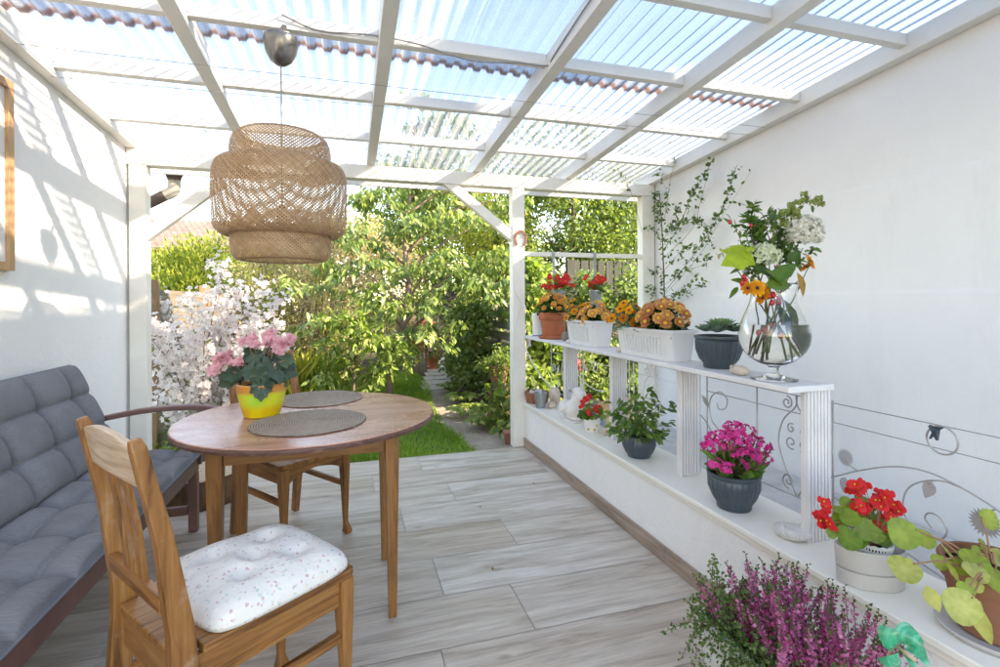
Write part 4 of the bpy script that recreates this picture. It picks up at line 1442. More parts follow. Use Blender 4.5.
def iron_panel(y0, y1, label, scrolls, mat, extra=None, rods=()):
    o = thing('scroll_fence', label, 'garden fence', (IX, (y0 + y1) / 2, LEDGE), 0, 'iron scroll fence panels behind the shelf')
    zt, zm, zb = .851, .783, .462
    for z in (zt, zm, zb):
        mb = MB(); mb.tube([(IX, y0, z), (IX, y1, z)], .0024, 6); mb.build('rail_rod', mat, o, world=True, smooth=True)
    for y in [y0 + .004, y1 - .004] + list(rods):
        mb = MB(); mb.tube([(IX, y, LEDGE + .001), (IX, y, zt)], .0034, 6); mb.build('upright_rod', mat, o, world=True, smooth=True)
    for s in scrolls:
        mb = MB(); mb.tube(s, .0030, 6); mb.build('scroll', mat, o, world=True, smooth=True)
    if extra: extra(o)
    return o


def flat_leaf(o, base, tip, w, mat=M['metal_leaf']):
    base, tip = np.array(base), np.array(tip); d = tip - base; L = np.linalg.norm(d); d /= L
    n = np.array([1, 0, 0]); sdir = np.cross(d, n)
    pts = [base]
    for t, ww in ((.15, .35), (.35, .5), (.6, .42), (.85, .18), (1, 0)): pts.append(base + d * L * t + sdir * w * ww)
    for t, ww in ((.85, .18), (.6, .42), (.35, .5), (.15, .35)): pts.append(base + d * L * t - sdir * w * ww)
    mb = MB(); k = len(pts); mb.loft([[p - n * .0008 for p in pts], [p + n * .0008 for p in pts]])
    return mb.build('metal_leaf', mat, o, world=True)


def flat_sun(o, c, r):
    c = np.array(c); pts = []
    for i in range(44):
        a = 2 * PI * i / 44; q = r * (1 if i % 2 == 0 else .70)
        pts.append(c + np.array([0, q * math.cos(a), q * math.sin(a)]))
    mb = MB(); mb.loft([[p - (.0008, 0, 0) for p in pts], [p + (.0008, 0, 0) for p in pts]])
    mb.lathe([(r * .36, 0), (r * .34, .004), (.0001, .005)], 16, (0, 0, 0)) if False else None
    mb.build('metal_flower', M['metal_leaf'], o, world=True)


def lyre(yc, z0=.462, z1=.851, w=.085):
    """heart shaped scroll pair of a bay, centred at yc"""
    A = lambda y, z: np.array([IX, yc + y, z])
    h = z1 - z0; out = []
    for s in (-1, 1):
        out.append(spline([A(s * .004, z0 + .005), A(s * w * .55, z0 + h * .22), A(s * w, z0 + h * .48), A(s * w * .75, z0 + h * .72), A(s * .006, z1 - .045), A(s * .002, z1)], 6))
        out.append(spiral(A(s * .045, z1 - .035), .026, PI / 2 if s > 0 else PI / 2, s * 1.35))
        out.append(spiral(A(s * .040, z0 + .05), .030, -PI / 2, s * 1.3))
        out.append(spiral(A(s * .026, z0 + h * .52), .026, -PI / 2 - s * .4, s * 1.1))
        out.append(spiral(A(s * .026, z0 + h * .66), .020, PI / 2 + s * .4, -s * 1.1))
    return out


pA, pB = at(757, 389, X=IX)[1], at(783, 394, X=IX)[1]
scr = lyre(at(797, 440, X=IX)[1])
scr.append(spline([fp(720, 432), fp(712, 420), fp(709.5, 406), fp(712, 396), fp(720, 392), fp(727, 399), fp(725.5, 408), fp(719, 409), fp(717, 403)], 5))
scr.append(spline([fp(712, 470), fp(716, 445), fp(708, 425), fp(700, 414)], 5))


def ex1(o):
    flat_leaf(o, fp(709, 407), fp(702, 395), .030, M['iron_grey'])


iron_panel(ye + .045, 2.005, 'grey iron scroll fence panel behind the magenta kalanchoe, before the neighbouring wall', scr, M['iron_grey'], ex1, rods=[pA])
iron_panel(2.045, 2.65, 'iron scroll fence panel behind the leafy plant in the round blue pot', lyre(2.46), M['iron_white'])
ex3 = lambda o: (flat_leaf(o, fp(588, 372), fp(582, 362), .035, M['iron_white']), flat_leaf(o, fp(583, 392), fp(581, 380), .035, M['iron_white']))
iron_panel(2.69, 3.325, 'white iron scroll fence panel behind the pale sculpture', lyre(2.84) + [spline([fp(576, 372), fp(585, 383), fp(596, 390), fp(606, 391)], 6), spiral(fp(595, 368), .05, 0, 1.3)], M['iron_white'], ex3)
iron_panel(3.365, 3.93, 'white iron scroll fence panel at the post end of the low wall', lyre(3.62) + [spiral(fp(554, 368), .04, 0, 1.3)], M['iron_white'], lambda o: (flat_leaf(o, fp(557, 374), fp(559, 365), .035, M['iron_white']), flat_leaf(o, fp(558, 388), fp(559, 378), .035, M['iron_white'])))

fn = [spline([fp(826, 478.5), fp(845, 474), fp(857, 471), fp(892, 466.5), fp(926, 471.6), fp(963, 488.5), fp(1003, 514), fp(1040, 545)], 6),
      spline([fp(963, 488.5), fp(942, 481), fp(920, 482), fp(907, 490), fp(903, 505), (fp(908, 521)), fp(920, 531)], 6),
      spline([fp(932, 528), fp(925, 518), fp(929, 513), fp(939, 517), fp(947, 530), fp(942, 539), fp(930, 538)], 6),
      spline([fp(834, 497), fp(848, 507), fp(870, 525), fp(900, 548), fp(960, 590)], 4),
      spline([fp(846, 458), fp(851, 466), fp(858, 471)], 4), spline([fp(985, 521), fp(990, 512), fp(996, 509)], 4), spline([fp(928, 484), fp(932, 482)], 3)]


def ex0(o):
    flat_sun(o, fp(845.5, 457.5), .031); flat_sun(o, fp(985, 523), .040)
    flat_leaf(o, fp(845, 477), fp(843, 492), .034); flat_leaf(o, fp(932, 482), fp(925, 498), .038)


def iron_open(label):
    o = thing('scroll_fence', label, 'garden fence', (IX, .9, LEDGE), 0, 'iron scroll fence panels behind the shelf')
    for z in (.851, .783):
        mb = MB(); mb.tube([(IX, .25, z), (IX, ye + .035, z)], .0017, 6); mb.build('rail_rod', M['iron_grey'], o, world=True, smooth=True)
    for y in (.27, ye + .036):
        mb = MB(); mb.tube([(IX, y, LEDGE + .001), (IX, y, .86)], .0034, 6); mb.build('upright_rod', M['iron_grey'], o, world=True, smooth=True)
    for s in fn:
        mb = MB(); mb.tube(s, .0026, 6); mb.build('scroll', M['iron_grey'], o, world=True, smooth=True)
    ex0(o)
    return o


iron_open('bare iron fence panel with flat metal sunflowers and sweeping scrolls, in front of the wall')
rg_ = thing('bird_ring', 'small metal ring with a dark blue bird clipped on the fence wire', 'ornament', fp(943, 430))
mb = MB(); c = fp(943.5, 440); mb.tube([(IX - .006, c[1] + .040 * math.cos(a), c[2] + .040 * math.sin(a)) for a in np.linspace(0, 2 * PI, 33)], .0028, 6)
mb.build('ring', M['iron_grey'], rg_, world=True, smooth=True)
mb = MB(); c = fp(938, 430)
mb.sweep([c + (-.010, .016, .010), c + (-.010, .0, .0), c + (-.010, -.004, -.028)], [.006, .016, .004], [.006, .018, .006], up=(1, 0, 0))
mb.sweep([c + (-.010, .002, .002), c + (-.012, -.020, .012)], [.014, .003], [.006, .004], up=(1, 0, 0))
mb.sweep([c + (-.010, .0, -.004), c + (-.012, .014, -.028)], [.012, .003], [.006, .004], up=(1, 0, 0))
mb.build('bird', M['bird_clip'], rg_, world=True)


# ------------------------------------------------------------------ plant building blocks
def pot_obj(parent, prof, mat, seg=40, flute=None, name='pot', sx=1, sy=1):
    mb = MB(); mb.lathe(prof, seg, (0, 0, 0), flute, 0, sx, sy)
    return mb.build(name, mat, parent, smooth=True, auto=40)


def soil(parent, r, z, sx=1, sy=1):
    mb = MB(); mb.lathe([(r, z - .004), (r * .6, z + .004), (.0001, z + .006)], 24, (0, 0, 0), None, 0, sx, sy)
    return mb.build('soil', M['soil'], parent, smooth=True)


def stems(parent, base, tips, r, mat, bend=.25, name='stems'):
    mb = MB()
    for t in tips:
        t = np.array(t, float); b = np.array(base, float) + np.array([random.uniform(-.02, .02), random.uniform(-.02, .02), 0])
        m_ = (b + t) / 2 + np.array([(t[0] - b[0]) * -bend, (t[1] - b[1]) * -bend, abs(t[2] - b[2]) * .12])
        mb.tube(spline([b, m_, t], 4), [r * (1 - .05 * i) for i in range(9)], 5)
    return mb.build(name, mat, parent, smooth=True)


def mound(parent, name, c, rx, ry, rz, n, tm, s0, s1, mat, inner=.35, up=.35, droop=0.0, rg=rng, low=-.1):
    """leaves through the volume of a dome, pointing outward"""
    d = rand_dirs(n * 2, 0, rg); d = d[d[:, 2] > low][:n]
    r = (inner + (1 - inner) * rg.random(len(d)) ** .6)[:, None]
    pos = np.array(c) + d * r * np.array([rx, ry, rz])
    ld = norm(d * np.array([1, 1, .5]) + rg.normal(0, .45, d.shape) + np.array([0, 0, up - droop]))
    nr = norm(d * .5 + np.array([0, 0, 1.0]) + rg.normal(0, .35, d.shape))
    me = scatter_mesh(name, tm, pos, frames(ld, nr), rg.uniform(s0, s1, len(d)), mat)
    return link(name, me, parent)


LEAF = leaf_t(.42, .10, .18)
LEAF_B = leaf_t(.75, .08, .15, widest=.45)
LEAF_N = leaf_t(.24, .06, .2)
LSM = leaf_small(.62, .1, .12)

# flower heads
random.seed(4)
V_, F_ = petal_ring(17, .006, .028, .0075, .000, .004); V_, F_ = petal_ring(13, .005, .021, .0068, .003, .009, 0, .4, 0, V_, F_)
V_, F_ = disc_dome(.0085, .005, .004, 1, V_, F_)
MUM = tmpl_mesh('mum_head', tmpl_of(V_, F_), [M['mum'], M['yellow_eye']])
V_, F_ = petal_ring(14, .004, .024, .0078, .000, .005); V_, F_ = petal_ring(10, .004, .016, .007, .003, .010, 0, .4, 0, V_, F_)
V_, F_ = disc_dome(.0055, .004, .005, 1, V_, F_)
MUMO = tmpl_mesh('mum_orange_head', tmpl_of(V_, F_), [M['mum_orange'], M['yellow_eye']])
V_, F_ = petal_ring(10, .004, .026, .012, .000, .002); V_, F_ = petal_ring(6, .004, .020, .010, .002, .005, 0, .3, 0, V_, F_)
V_, F_ = disc_dome(.006, .006, .002, 1, V_, F_)
CORE = tmpl_mesh('coreopsis_head', tmpl_of(V_, F_), [M['coreopsis'], M['dark_eye']])
V_, F_ = [], []
for k, (a, L, w) in enumerate(((0.0, .020, .024), (1.57, .013, .014), (3.14, .020, .024), (4.71, .013, .014))):
    o = len(V_); c, s_ = math.cos(a), math.sin(a)
    for rr, hw, z in ((.001, .2, 0), (.35, .85, .10), (.75, .95, .16), (1.0, .5, .12)):
        for sg in (-1, 0, 1):
            x, y = rr * L, sg * hw * w / 2
            V_.append((x * c - y * s_, x * s_ + y * c, z * L * 1.5 - abs(sg) * .06 * L))
    for i in range(3):
        for j in range(2): F_.append((o + 3 * i + j, o + 3 * i + j + 1, o + 3 * i + j + 4, o + 3 * i + j + 3, 0))
V_, F_ = disc_dome(.0027, .004, .002, 1, V_, F_, 7)
BEG_T = tmpl_of(V_, F_)
BEGR = tmpl_mesh('begonia_flower', BEG_T, [M['red_petal'], M['yellow_eye']])
BEGC = tmpl_mesh('coral_flower', BEG_T, [M['coral_petal'], M['yellow_eye']])
V_, F_ = [], []
for k in range(9):
    a = 2 * PI * k / 9 * 2.4; L = .010 + .0012 * k; c, s_ = math.cos(a), math.sin(a); o = len(V_); w = .013; zt = .010 - .0008 * k
    for rr, hw, z in ((.1, .3, 0), (.5, .9, .6), (1.0, .75, 1.0)):
        for sg in (-1, 0, 1):
            x, y = rr * L, sg * hw * w / 2
            V_.append((x * c - y * s_, x * s_ + y * c, z * zt - abs(sg) * .001))
    for i in range(2):
        for j in range(2): F_.append((o + 3 * i + j, o + 3 * i + j + 1, o + 3 * i + j + 4, o + 3 * i + j + 3, 0))
ROSY = tmpl_of(V_, F_)
ROSE_P = tmpl_mesh('pink_flower', ROSY, [M['pink_petal']])


def heads(parent, me, pts, nrm, s0, s1, name='flower'):
    for p, n_ in zip(pts, nrm):
        o = link(name, me, parent, p, rot_to(n_), random.uniform(s0, s1))


def dome_pts(n, c, rx, ry, rz, lo=.15, jitter=.06, view=None):
    """evenly spread points on the upper part of a dome (golden spiral)"""
    P_, N_ = [], []
    for i in range(n):
        z = 1 - (1 - lo) * (i + .5) / n; a = i * 2.39996 + .3
        r = math.sqrt(1 - z * z)
        d = np.array([r * math.cos(a), r * math.sin(a), z]) + rng.normal(0, jitter, 3)
        P_.append(np.array(c) + d * np.array([rx, ry, rz])); N_.append(norm(d * np.array([1, 1, 1.0]) + np.array([-.15, -.35, .25]) + rng.normal(0, .22, 3)))
    return P_, N_


# ------------------------------------------------------------------ on the shelf
def base_at(u, v, Z):
    p = at(u, v, Z=Z); p[2] = Z + .0006
    return p, mpp(p)


# white jug-like bottle by the post
p, s = base_at(537.5, 336.5, SHELF)
b = thing('bottle', 'white bottle with a blue foot line at the post end of the shelf', 'bottle', p)
pot_obj(b, [(.036, 0), (.040, .004), (.040, .10), (.046, .16), (.044, .185), (.030, .19), (.028, .185), (.0001, .18)], M['white_ceramic'], 20, None, 'bottle_body')
mb = MB(); mb.lathe([(.0405, .006), (.0412, .008), (.0412, .012), (.0405, .014)], 20); mb.build('blue_line', m_plain('blue line', (.10, .13, .42)), b, smooth=True)
p, s = base_at(543.5, 337.5, SHELF)
b = thing('glass_float', 'small turquoise jar tucked beside the terracotta pot', 'jar', p)
pot_obj(b, [(.015, 0), (.024, .012), (.026, .028), (.018, .044), (.014, .048), (.014, .06), (.0001, .06)], m_plain('turquoise glaze', (.22, .56, .54)), 16, None, 'jar_body')

# terracotta pot of bronze chrysanthemums
p, s = base_at(553.5, 338.5, SHELF)
k = s * 14.3
b = thing('flower_pot', 'terracotta pot on a saucer with bronze chrysanthemums, at the far end of the shelf', 'potted plant', p, 0, 'chrysanthemum pots and troughs on the shelf')
pot_obj(b, [(k * .93, 0), (k * 1.02, .008), (k * 1.03, .024), (k * .98, .026), (k * .9, .010), (.001, .01)], M['terracotta'], 40, None, 'saucer')
pot_obj(b, [(k * .76, .011), (k * .92, .145), (k * 1.0, .146), (k * 1.03, .150), (k * 1.05, .195), (k * 1.03, .202), (k * .96, .202), (k * .94, .175), (.001, .17)], M['terracotta'], 44)
soil(b, k * .93, .182)
mound(b, 'foliage', (0, 0, .19), k * 1.05, k * 1.05, .13, 420, LEAF_B, .022, .042, M['mum_leaf'])
P_, N_ = dome_pts(30, (0, 0, .21), k * 1.12, k * 1.12, .13, .12)
heads(b, MUMO, P_, N_, .9, 1.25)


def trough(name, label, pn, length, width, h, items, group='chrysanthemum pots and troughs on the shelf'):
    """white ribbed trough; pn = near left bottom corner; long side along +Y"""
    b = thing(name, label, 'planter', (pn[0] + width / 2, pn[1] + length / 2, pn[2]), 0, group)
    flare = .018

    def ringz(z, grow, ribs):
        hx, hy = width / 2 + grow, length / 2 + grow; r = .022
        pts = []
        def side(x0, y0, x1, y1, nx, ny, L):
            
            n_ = max(int((length if L > .3 else width) / .0032), 8)
            for i in range(n_):
                t = i / n_; L = length if L > .3 else width; q = t * L
                e = 0
                if ribs and .12 * L < q < .9 * L:
                    ph = (q % .030) / .030
                    e = -.012 * ribs * (1 if ph < .45 else 0)
                pts.append((x0 + (x1 - x0) * t + nx * e, y0 + (y1 - y0) * t + ny * e, z))
        side(-hx, hy - r, -hx, -hy + r, -1, 0, 2 * hy - 2 * r)
        for i in range(6): a = PI + PI / 2 * i / 6; pts.append((-hx + r + r * math.cos(a), -hy + r + r * math.sin(a), z))
        side(-hx + r, -hy, hx - r, -hy, 0, 0, 2 * hx - 2 * r)
        for i in range(6): a = 1.5 * PI + PI / 2 * i / 6; pts.append((hx - r + r * math.cos(a), -hy + r + r * math.sin(a), z))
        side(hx, -hy + r, hx, hy - r, 1, 0, 2 * hy - 2 * r)
        for i in range(6): a = PI / 2 * i / 6; pts.append((hx - r + r * math.cos(a), hy - r + r * math.sin(a), z))
        side(hx - r, hy, -hx + r, hy, 0, 0, 2 * hx - 2 * r)
        for i in range(6): a = PI / 2 + PI / 2 * i / 6; pts.append((-hx + r + r * math.cos(a), hy - r + r * math.sin(a), z))
        return pts
    g = lambda z: -flare * (1 - (z / h) ** .8)
    lv = [(0, g(0), 0), (.004, g(0) + .002, 0)]
    lv += [(h * .16, g(h * .16), 0), (h * .20, g(h * .2), 1), (h * .5, g(h * .5), 1), (h * .70, g(h * .7), 1), (h * .76, g(h * .76), 0), (h - .016, g(h - .016), 0)]
    lv += [(h - .0155, .007, 0), (h - .002, .009, 0), (h, .006, 0), (h, -.004, 0), (h - .02, -.008, 0)]
    mb = MB(); mb.loft([ringz(*q) for q in lv], cap1=False); mb.build('trough', M['white_pot'], b)
    mb = MB(); hx, hy = width / 2 - .009, length / 2 - .009
    mb.box(-hx, hx, -hy, hy, h - .04, h - .02); mb.build('soil', M['soil'], b)
    items(b)
    return b


A_ = at(601, 347.8, Z=SHELF); L1 = at(573, 343, Z=SHELF)
def it1(b):
    mound(b, 'foliage', (0, .0, .15), .066, .165, .10, 500, LEAF_B, .02, .04, M['mum_leaf'])
    P_, N_ = dome_pts(18, (0, -.085, .155), .095, .105, .115, .1); heads(b, MUM, P_, N_, .95, 1.25)
    P_, N_ = dome_pts(22, (-.015, .11, .15), .095, .09, .12, .1, .12); heads(b, CORE, P_, N_, .85, 1.15)
    mound(b, 'coreopsis_foliage', (-.02, .13, .15), .08, .10, .09, 160, LEAF_N, .03, .055, M['succ'])
pn = np.array([1.428, A_[1], SHELF + .0006])
trough('flower_trough', 'smaller white ribbed trough of orange and bronze flowers, beside the terracotta pot', pn, .40, .155, .165, it1)

B_ = at(674.5, 363, Z=SHELF); L2 = at(630, 353, Z=SHELF)
def it2(b):
    mound(b, 'foliage', (.0, -.02, .145), .064, .20, .12, 600, LEAF_B, .02, .042, M['mum_leaf'])
    P_, N_ = dome_pts(34, (.0, -.075, .17), .105, .150, .115, .08, .05); heads(b, MUM, P_, N_, 1.0, 1.3)
    P_, N_ = dome_pts(30, (-.02, .17, .15), .10, .12, .125, .05, .14); heads(b, CORE, P_, N_, .95, 1.25)
    mound(b, 'coreopsis_foliage', (-.02, .17, .14), .08, .10, .10, 200, LEAF_N, .03, .06, M['succ'])
pn = np.array([1.425, B_[1], SHELF + .0006])
trough('flower_trough', 'larger white ribbed trough of bronze chrysanthemums and golden flowers, beside the succulent pot', pn, .50, .150, .150, it2)

# blue grey succulent bowl
def fluted(nf, amp, z0, z1):
    def f(a, z):
        w = max(0.0, min(1.0, (z - z0) / .012)) * max(0.0, min(1.0, (z1 - z) / .012))
        return 1 + amp * w * (abs(math.sin(a * nf / 2)) ** .7 - .6)
    return f


p, s = base_at(719, 367.5, SHELF); k = 23 * s; p[0] = min(p[0], 1.60 - .066)
h = 32 * s
b = thing('succulent_pot', 'blue grey fluted bowl of green rosette succulents beside the glass vase', 'potted plant', p)
pot_obj(b, [(k * .62, 0), (k * .64, .004), (k * .66, h * .14), (k * .80, h * .28), (k * .94, h * .55), (k * .98, h * .84), (k * .94, h * .88), (k * 1.02, h * .93), (k * 1.02, h), (k * .94, h), (k * .9, h * .9), (.001, h * .88)],
        M['bluegrey'], 144, fluted(24, .055, h * .18, h * .86))
soil(b, k * .92, h * .93)
lv = leaf_t(.38, .12, -.12, widest=.55)
for j, (ox, oy, rr, n) in enumerate(((0, -.015, .080, 40), (-.05, .02, .062, 30), (.045, .03, .062, 30), (.05, -.035, .056, 28), (-.045, -.045, .056, 26), (.0, .055, .056, 24))):
    i = np.arange(n); a = i * 2.39996; t = i / n
    el = .15 + 1.2 * (1 - t)
    d = np.column_stack([np.cos(a) * np.cos(el), np.sin(a) * np.cos(el), np.sin(el)])
    nr = np.column_stack([-np.cos(a) * np.sin(el), -np.sin(a) * np.sin(el), np.cos(el)])
    pos = np.array([ox, oy, h * .95 + (.038 if j == 0 else .022)]) + d * .004
    me = scatter_mesh('rosette', lv, pos, frames(d, nr), rr * (.4 + .6 * t), M['succ'], rnd=np.clip(.95 - .5 * t + rng.normal(0, .1, n) + (.2 if j == 0 else -.2), 0, .92))
    link('rosette', me, b)

# carved mouse-like stone
p, s = base_at(740.5, 375.3, SHELF)
b = thing('stone_mouse', 'small pale stone shaped like a mouse in front of the succulent bowl', 'ornament', p)
mb = MB(); mb.blob((0, 0, .0185), .026, .034, .020, 4, .06, 20, 12, flat=.92); mb.blob((-.004, .028, .016), .018, .020, .015, 3, .05, 16, 10, flat=.92); mb.build('body', M['stone_pale'], b, smooth=True)
mb = MB(); mb.blob((-.016, .030, .030), .006, .005, .007, 2, .0, 10, 6); mb.build('ear', M['stone_pale'], b, smooth=True)
mb = MB(); mb.blob((.006, .036, .031), .006, .005, .007, 2, .0, 10, 6); mb.build('ear', M['stone_pale'], b, smooth=True)
mb = MB(); mb.blob((-.0205, .036, .021), .0018, .0018, .0018, 2, .0, 8, 5); mb.build('eye', M['black'], b, smooth=True)


def pebble(u, v, Z, dims, mat, label, seed, name='pebble', cat='stone', group=None, amp=.12, dx=0):
    p, s = base_at(u, v, Z); p[0] += dx
    mb = MB(); mb.blob((0, 0, dims[2] * .86), dims[0], dims[1], dims[2], seed, amp, 22, 14, flat=.86)
    o = mb.build(name, mat, smooth=True); o.location = p
    return tag(o, label, cat, group)


pebble(566, 341, SHELF, (.035, .042, .036), M['stone_dark'], 'mottled dark grey stone between the terracotta pot and the first trough', 3, amp=.2)
pebble(570, 343, SHELF, (.020, .024, .014), M['stone_white'], 'white pebble lying against the dark mottled stone', 5, dx=-.01)
pebble(619, 352.3, SHELF, (.026, .036, .018), M['stone_pale'], 'flat beige pebble on the shelf between the two white troughs', 7, dx=.012)
pebble(627, 353, SHELF, (.016, .02, .028), M['stone_pale'], 'upright beige pebble leaning at the corner of the larger trough', 9, dx=-.008)

# ------------------------------------------------------------------ glass vase and bouquet
p, s = base_at(774, 379.5, SHELF); VP = p; s = mpp(p)
vz = lambda v: (379.5 - v) * s
va = thing('glass_vase', 'big footed clear glass vase half full of water at the shelf end', 'vase', p)
foot = 21 * s
out = [(foot, .001), (foot, .004), (foot * .6, .010), (5.5 * s, .020), (4.6 * s, vz(372)), (5.6 * s, vz(366)), (14 * s, vz(363)), (.94 * 25 * s, vz(356.5)), (.94 * 32 * s, vz(347)), (.94 * 34.6 * s, vz(336)), (.94 * 32.5 * s, vz(324)), (.94 * 27.5 * s, vz(312)), (.94 * 23.5 * s, vz(302)), (.94 * 22.2 * s, vz(295)), (.94 * 22.6 * s, vz(288)), (.94 * 23.2 * s, vz(284))]
gt_ = .0028
inn = [(.94 * 23.2 * s - gt_ * .9, vz(284) + .0005), (.94 * 22.6 * s - gt_, vz(288)), (.94 * 22.2 * s - gt_, vz(295)), (.94 * 23.5 * s - gt_, vz(302)), (.94 * 27.5 * s - gt_, vz(312)), (.94 * 32.5 * s - gt_, vz(324)), (.94 * 34.6 * s - gt_, vz(336)), (.94 * 32 * s - gt_, vz(347)), (.94 * 25 * s - gt_, vz(356.5) + .001), (14 * s - gt_, vz(363) + .003), (5 * s, vz(364.5) + .003), (.0005, vz(364.5) + .003)]
def smooth_prof(pr):
    q = spline([(a, 0, b_) for a, b_ in pr], 3); return [(max(x[0], .0005), x[2]) for x in q]
mb = MB(); mb.lathe([(.0005, .001)] + smooth_prof(out) + smooth_prof(inn), 64); mb.build('glass_body', M['glass'], va, smooth=True)
gw = gt_ - .0004
wat = [(.0005, vz(364.5) + .0034), (5 * s, vz(364.5) + .0034), (14 * s - gw, vz(363) + .0034), (.94 * 25 * s - gw, vz(356.5) + .0015), (.94 * 32 * s - gw, vz(347)), (.94 * 34.6 * s - gw, vz(336)), (.94 * 32.7 * s - gw, vz(325))]
mb = MB(); mb.lathe(smooth_prof(wat) + [(.94 * 32.4 * s - gw - .001, vz(324)), (.0005, vz(324))], 64); mb.build('water', M['water'], va, smooth=True, auto=60)

bq = thing('bouquet', 'garden bouquet of cream hydrangea, hops, rose hips and golden flowers in the vase', 'bouquet', VP)
VY = VP[1]


def q(u, v, dy=0.0):
    r = at(u, v, Y=VY + dy) - VP
    return r


neck = np.array([0, 0, vz(300)])
stem_pts = [(803, 248, .02), (763, 268, -.03), (790, 222, .05), (752, 246, .03), (745, 232, .0), (808, 268, .01), (757, 290, -.05), (768, 245, .05), (776, 225, .02), (732, 262, -.02), (783, 275, -.03), (746, 275, -.04), (800, 280, 0)]
rgb = np.random.default_rng(5)
for (u, v, dy) in stem_pts:
    top = q(u, v, dy)
    nk = neck + np.append(rgb.uniform(-.045, .045, 2), 0) + np.array([top[0] * .15, top[1] * .15, 0])
    bt = np.append(-top[:2] * .35 + rgb.uniform(-.06, .06, 2), vz(rgb.uniform(349, 358)))
    bt[:2] *= min(1, .08 / max(np.linalg.norm(bt[:2]), 1e-3))
    mb = MB(); mb.tube(spline([bt, (bt * .45 + nk * .55) * np.array([.8, .8, 1]), nk, top * .55 + nk * .45, top], 5), [.0034 - .00008 * i for i in range(21)], 6)
    mb.build('stem', M['stem'] if rgb.random() < .7 else M['twig'], bq, smooth=True)
# cream hydrangea and the greener one
V_, F_ = [], []
for k in range(4):
    a = k * PI / 2 + .2; o = len(V_); c, s_ = math.cos(a), math.sin(a)
    for x, y, z in ((0, 0, 0), (.55, -.42, .12), (1, 0, .0), (.55, .42, .12)): V_.append((x * c - y * s_, x * s_ + y * c, z))
    F_.append((o, o + 1, o + 2, o + 3, 0))
FLO = tmpl_of(V_, F_)


def umbel(parent, name, c, rx, rz, n, s0, s1, mat, lo=-.5, rg=rng):
    d = rand_dirs(n * 3, .15, rg); d = d[d[:, 2] > lo][:n]
    pos = c + d * np.array([rx, rx, rz]) * rg.uniform(.72, 1.03, (len(d), 1))
    nr = norm(d + rg.normal(0, .4, d.shape)); tdir = norm(np.cross(nr, rand_dirs(len(d), 0, rg)))
    me = scatter_mesh(name, FLO, pos, frames(tdir, nr), rg.uniform(s0, s1, len(d)), mat, smooth=False)
    return link(name, me, parent)


umbel(bq, 'hydrangea_head', q(803, 233, .0), .070, .066, 520, .008, .0125, M['cream_floret'], -.6)
umbel(bq, 'hydrangea_head', q(763, 257, -.03), .058, .050, 300, .006, .010, M['green_floret'], -.6)


def one_leaf(parent, base, tip, w, mat, nr, name='leaf', t_=None, rnd=.5):
    base, tip = np.array(base, float), np.array(tip, float); L = np.linalg.norm(tip - base)
    T = t_ or leaf_t(w / L, .06, .12, widest=.42)
    me = scatter_mesh(name, T, base[None], frames((tip - base)[None], np.array(nr, float)[None]), np.array([L]), mat, rnd=np.array([rnd]))
    return link(name, me, parent)


# lobed lime leaf
V_ = [(0, 0, 0)]
lob = [(-.30, .10), (-.52, .34), (-.36, .42), (-.50, .72), (-.20, .72), (0, 1.02), (.20, .72), (.48, .70), (.36, .42), (.54, .32), (.30, .10)]
for x, y in lob: V_.append((x * .62, y, .10 * math.sin(5 * x) - .10 * y * y))
V_ = np.array(V_ + [(0, .45, .06)]); n_ = len(lob)
LOB = (V_, [(np.array([(0, 1, n_ + 1)] + [(i + 1, i + 2, n_ + 1)[::1] for i in range(n_ - 1)] + [(n_, 0, n_ + 1)]), 0)])
one_leaf(bq, q(751, 252, -.03), q(723, 261, -.08), 0, M['lime_leaf'], (-.2, -.6, .8), 'lime_leaf', LOB, .5)
one_leaf(bq, q(742, 250, -.03), q(759, 247, -.06), 0, M['lime_leaf'], (-.2, -.7, .7), 'lime_leaf', LOB, .8)
for (a, b_, w, dy) in (((770, 282), (797, 262), .06, -.05), ((764, 286), (793, 283), .055, -.06), ((776, 280), (752, 262), .05, -.03), ((790, 290), (770, 268), .05, -.05), ((788, 262), (800, 250), .04, -.02), ((748, 285), (733, 278), .03, -.02), ((797, 268), (797, 245), .03, -.01), ((738, 287), (730, 297), .018, .0), ((790, 345), (783, 305), .05, .02), ((797, 330), (788, 300), .045, .0)):
    one_leaf(bq, q(*a, dy), q(*b_, dy - .03), w, M['dark_bouquet'], (-.3, -.75, .6), 'leaf', None, random.random())
one_leaf(bq, q(797, 272, -.02), q(806, 296, -.05), .045, M['brown_leaf'], (.2, -.9, .3), 'brown_leaf')
# wild sprigs on the left and hop branch on the right
def sprig(parent, pts, leaves, l0, l1, mat, name='sprig', r=.0022, twig=M['twig']):
    sp = spline(pts, 8); mb = MB(); mb.tube(sp, [r * (1 - .6 * i / len(sp)) for i in range(len(sp))], 5)
    o = mb.build(name, twig, parent, smooth=True)
    leaves = int(leaves * 1.7)
    idx = rng.integers(2, len(sp), leaves); pos = np.array([sp[i] for i in idx]) + rng.normal(0, .004, (leaves, 3))
    d = norm(rand_dirs(leaves, .1) + .4 * norm(np.array(sp[-1]) - np.array(sp[0])))
    me = scatter_mesh('leaves', LEAF, pos, frames(d, rand_dirs(leaves, .8) + np.array([-.2, -.5, 0])), rng.uniform(l0, l1, leaves), mat)
    link('leaves', me, o)
    return o


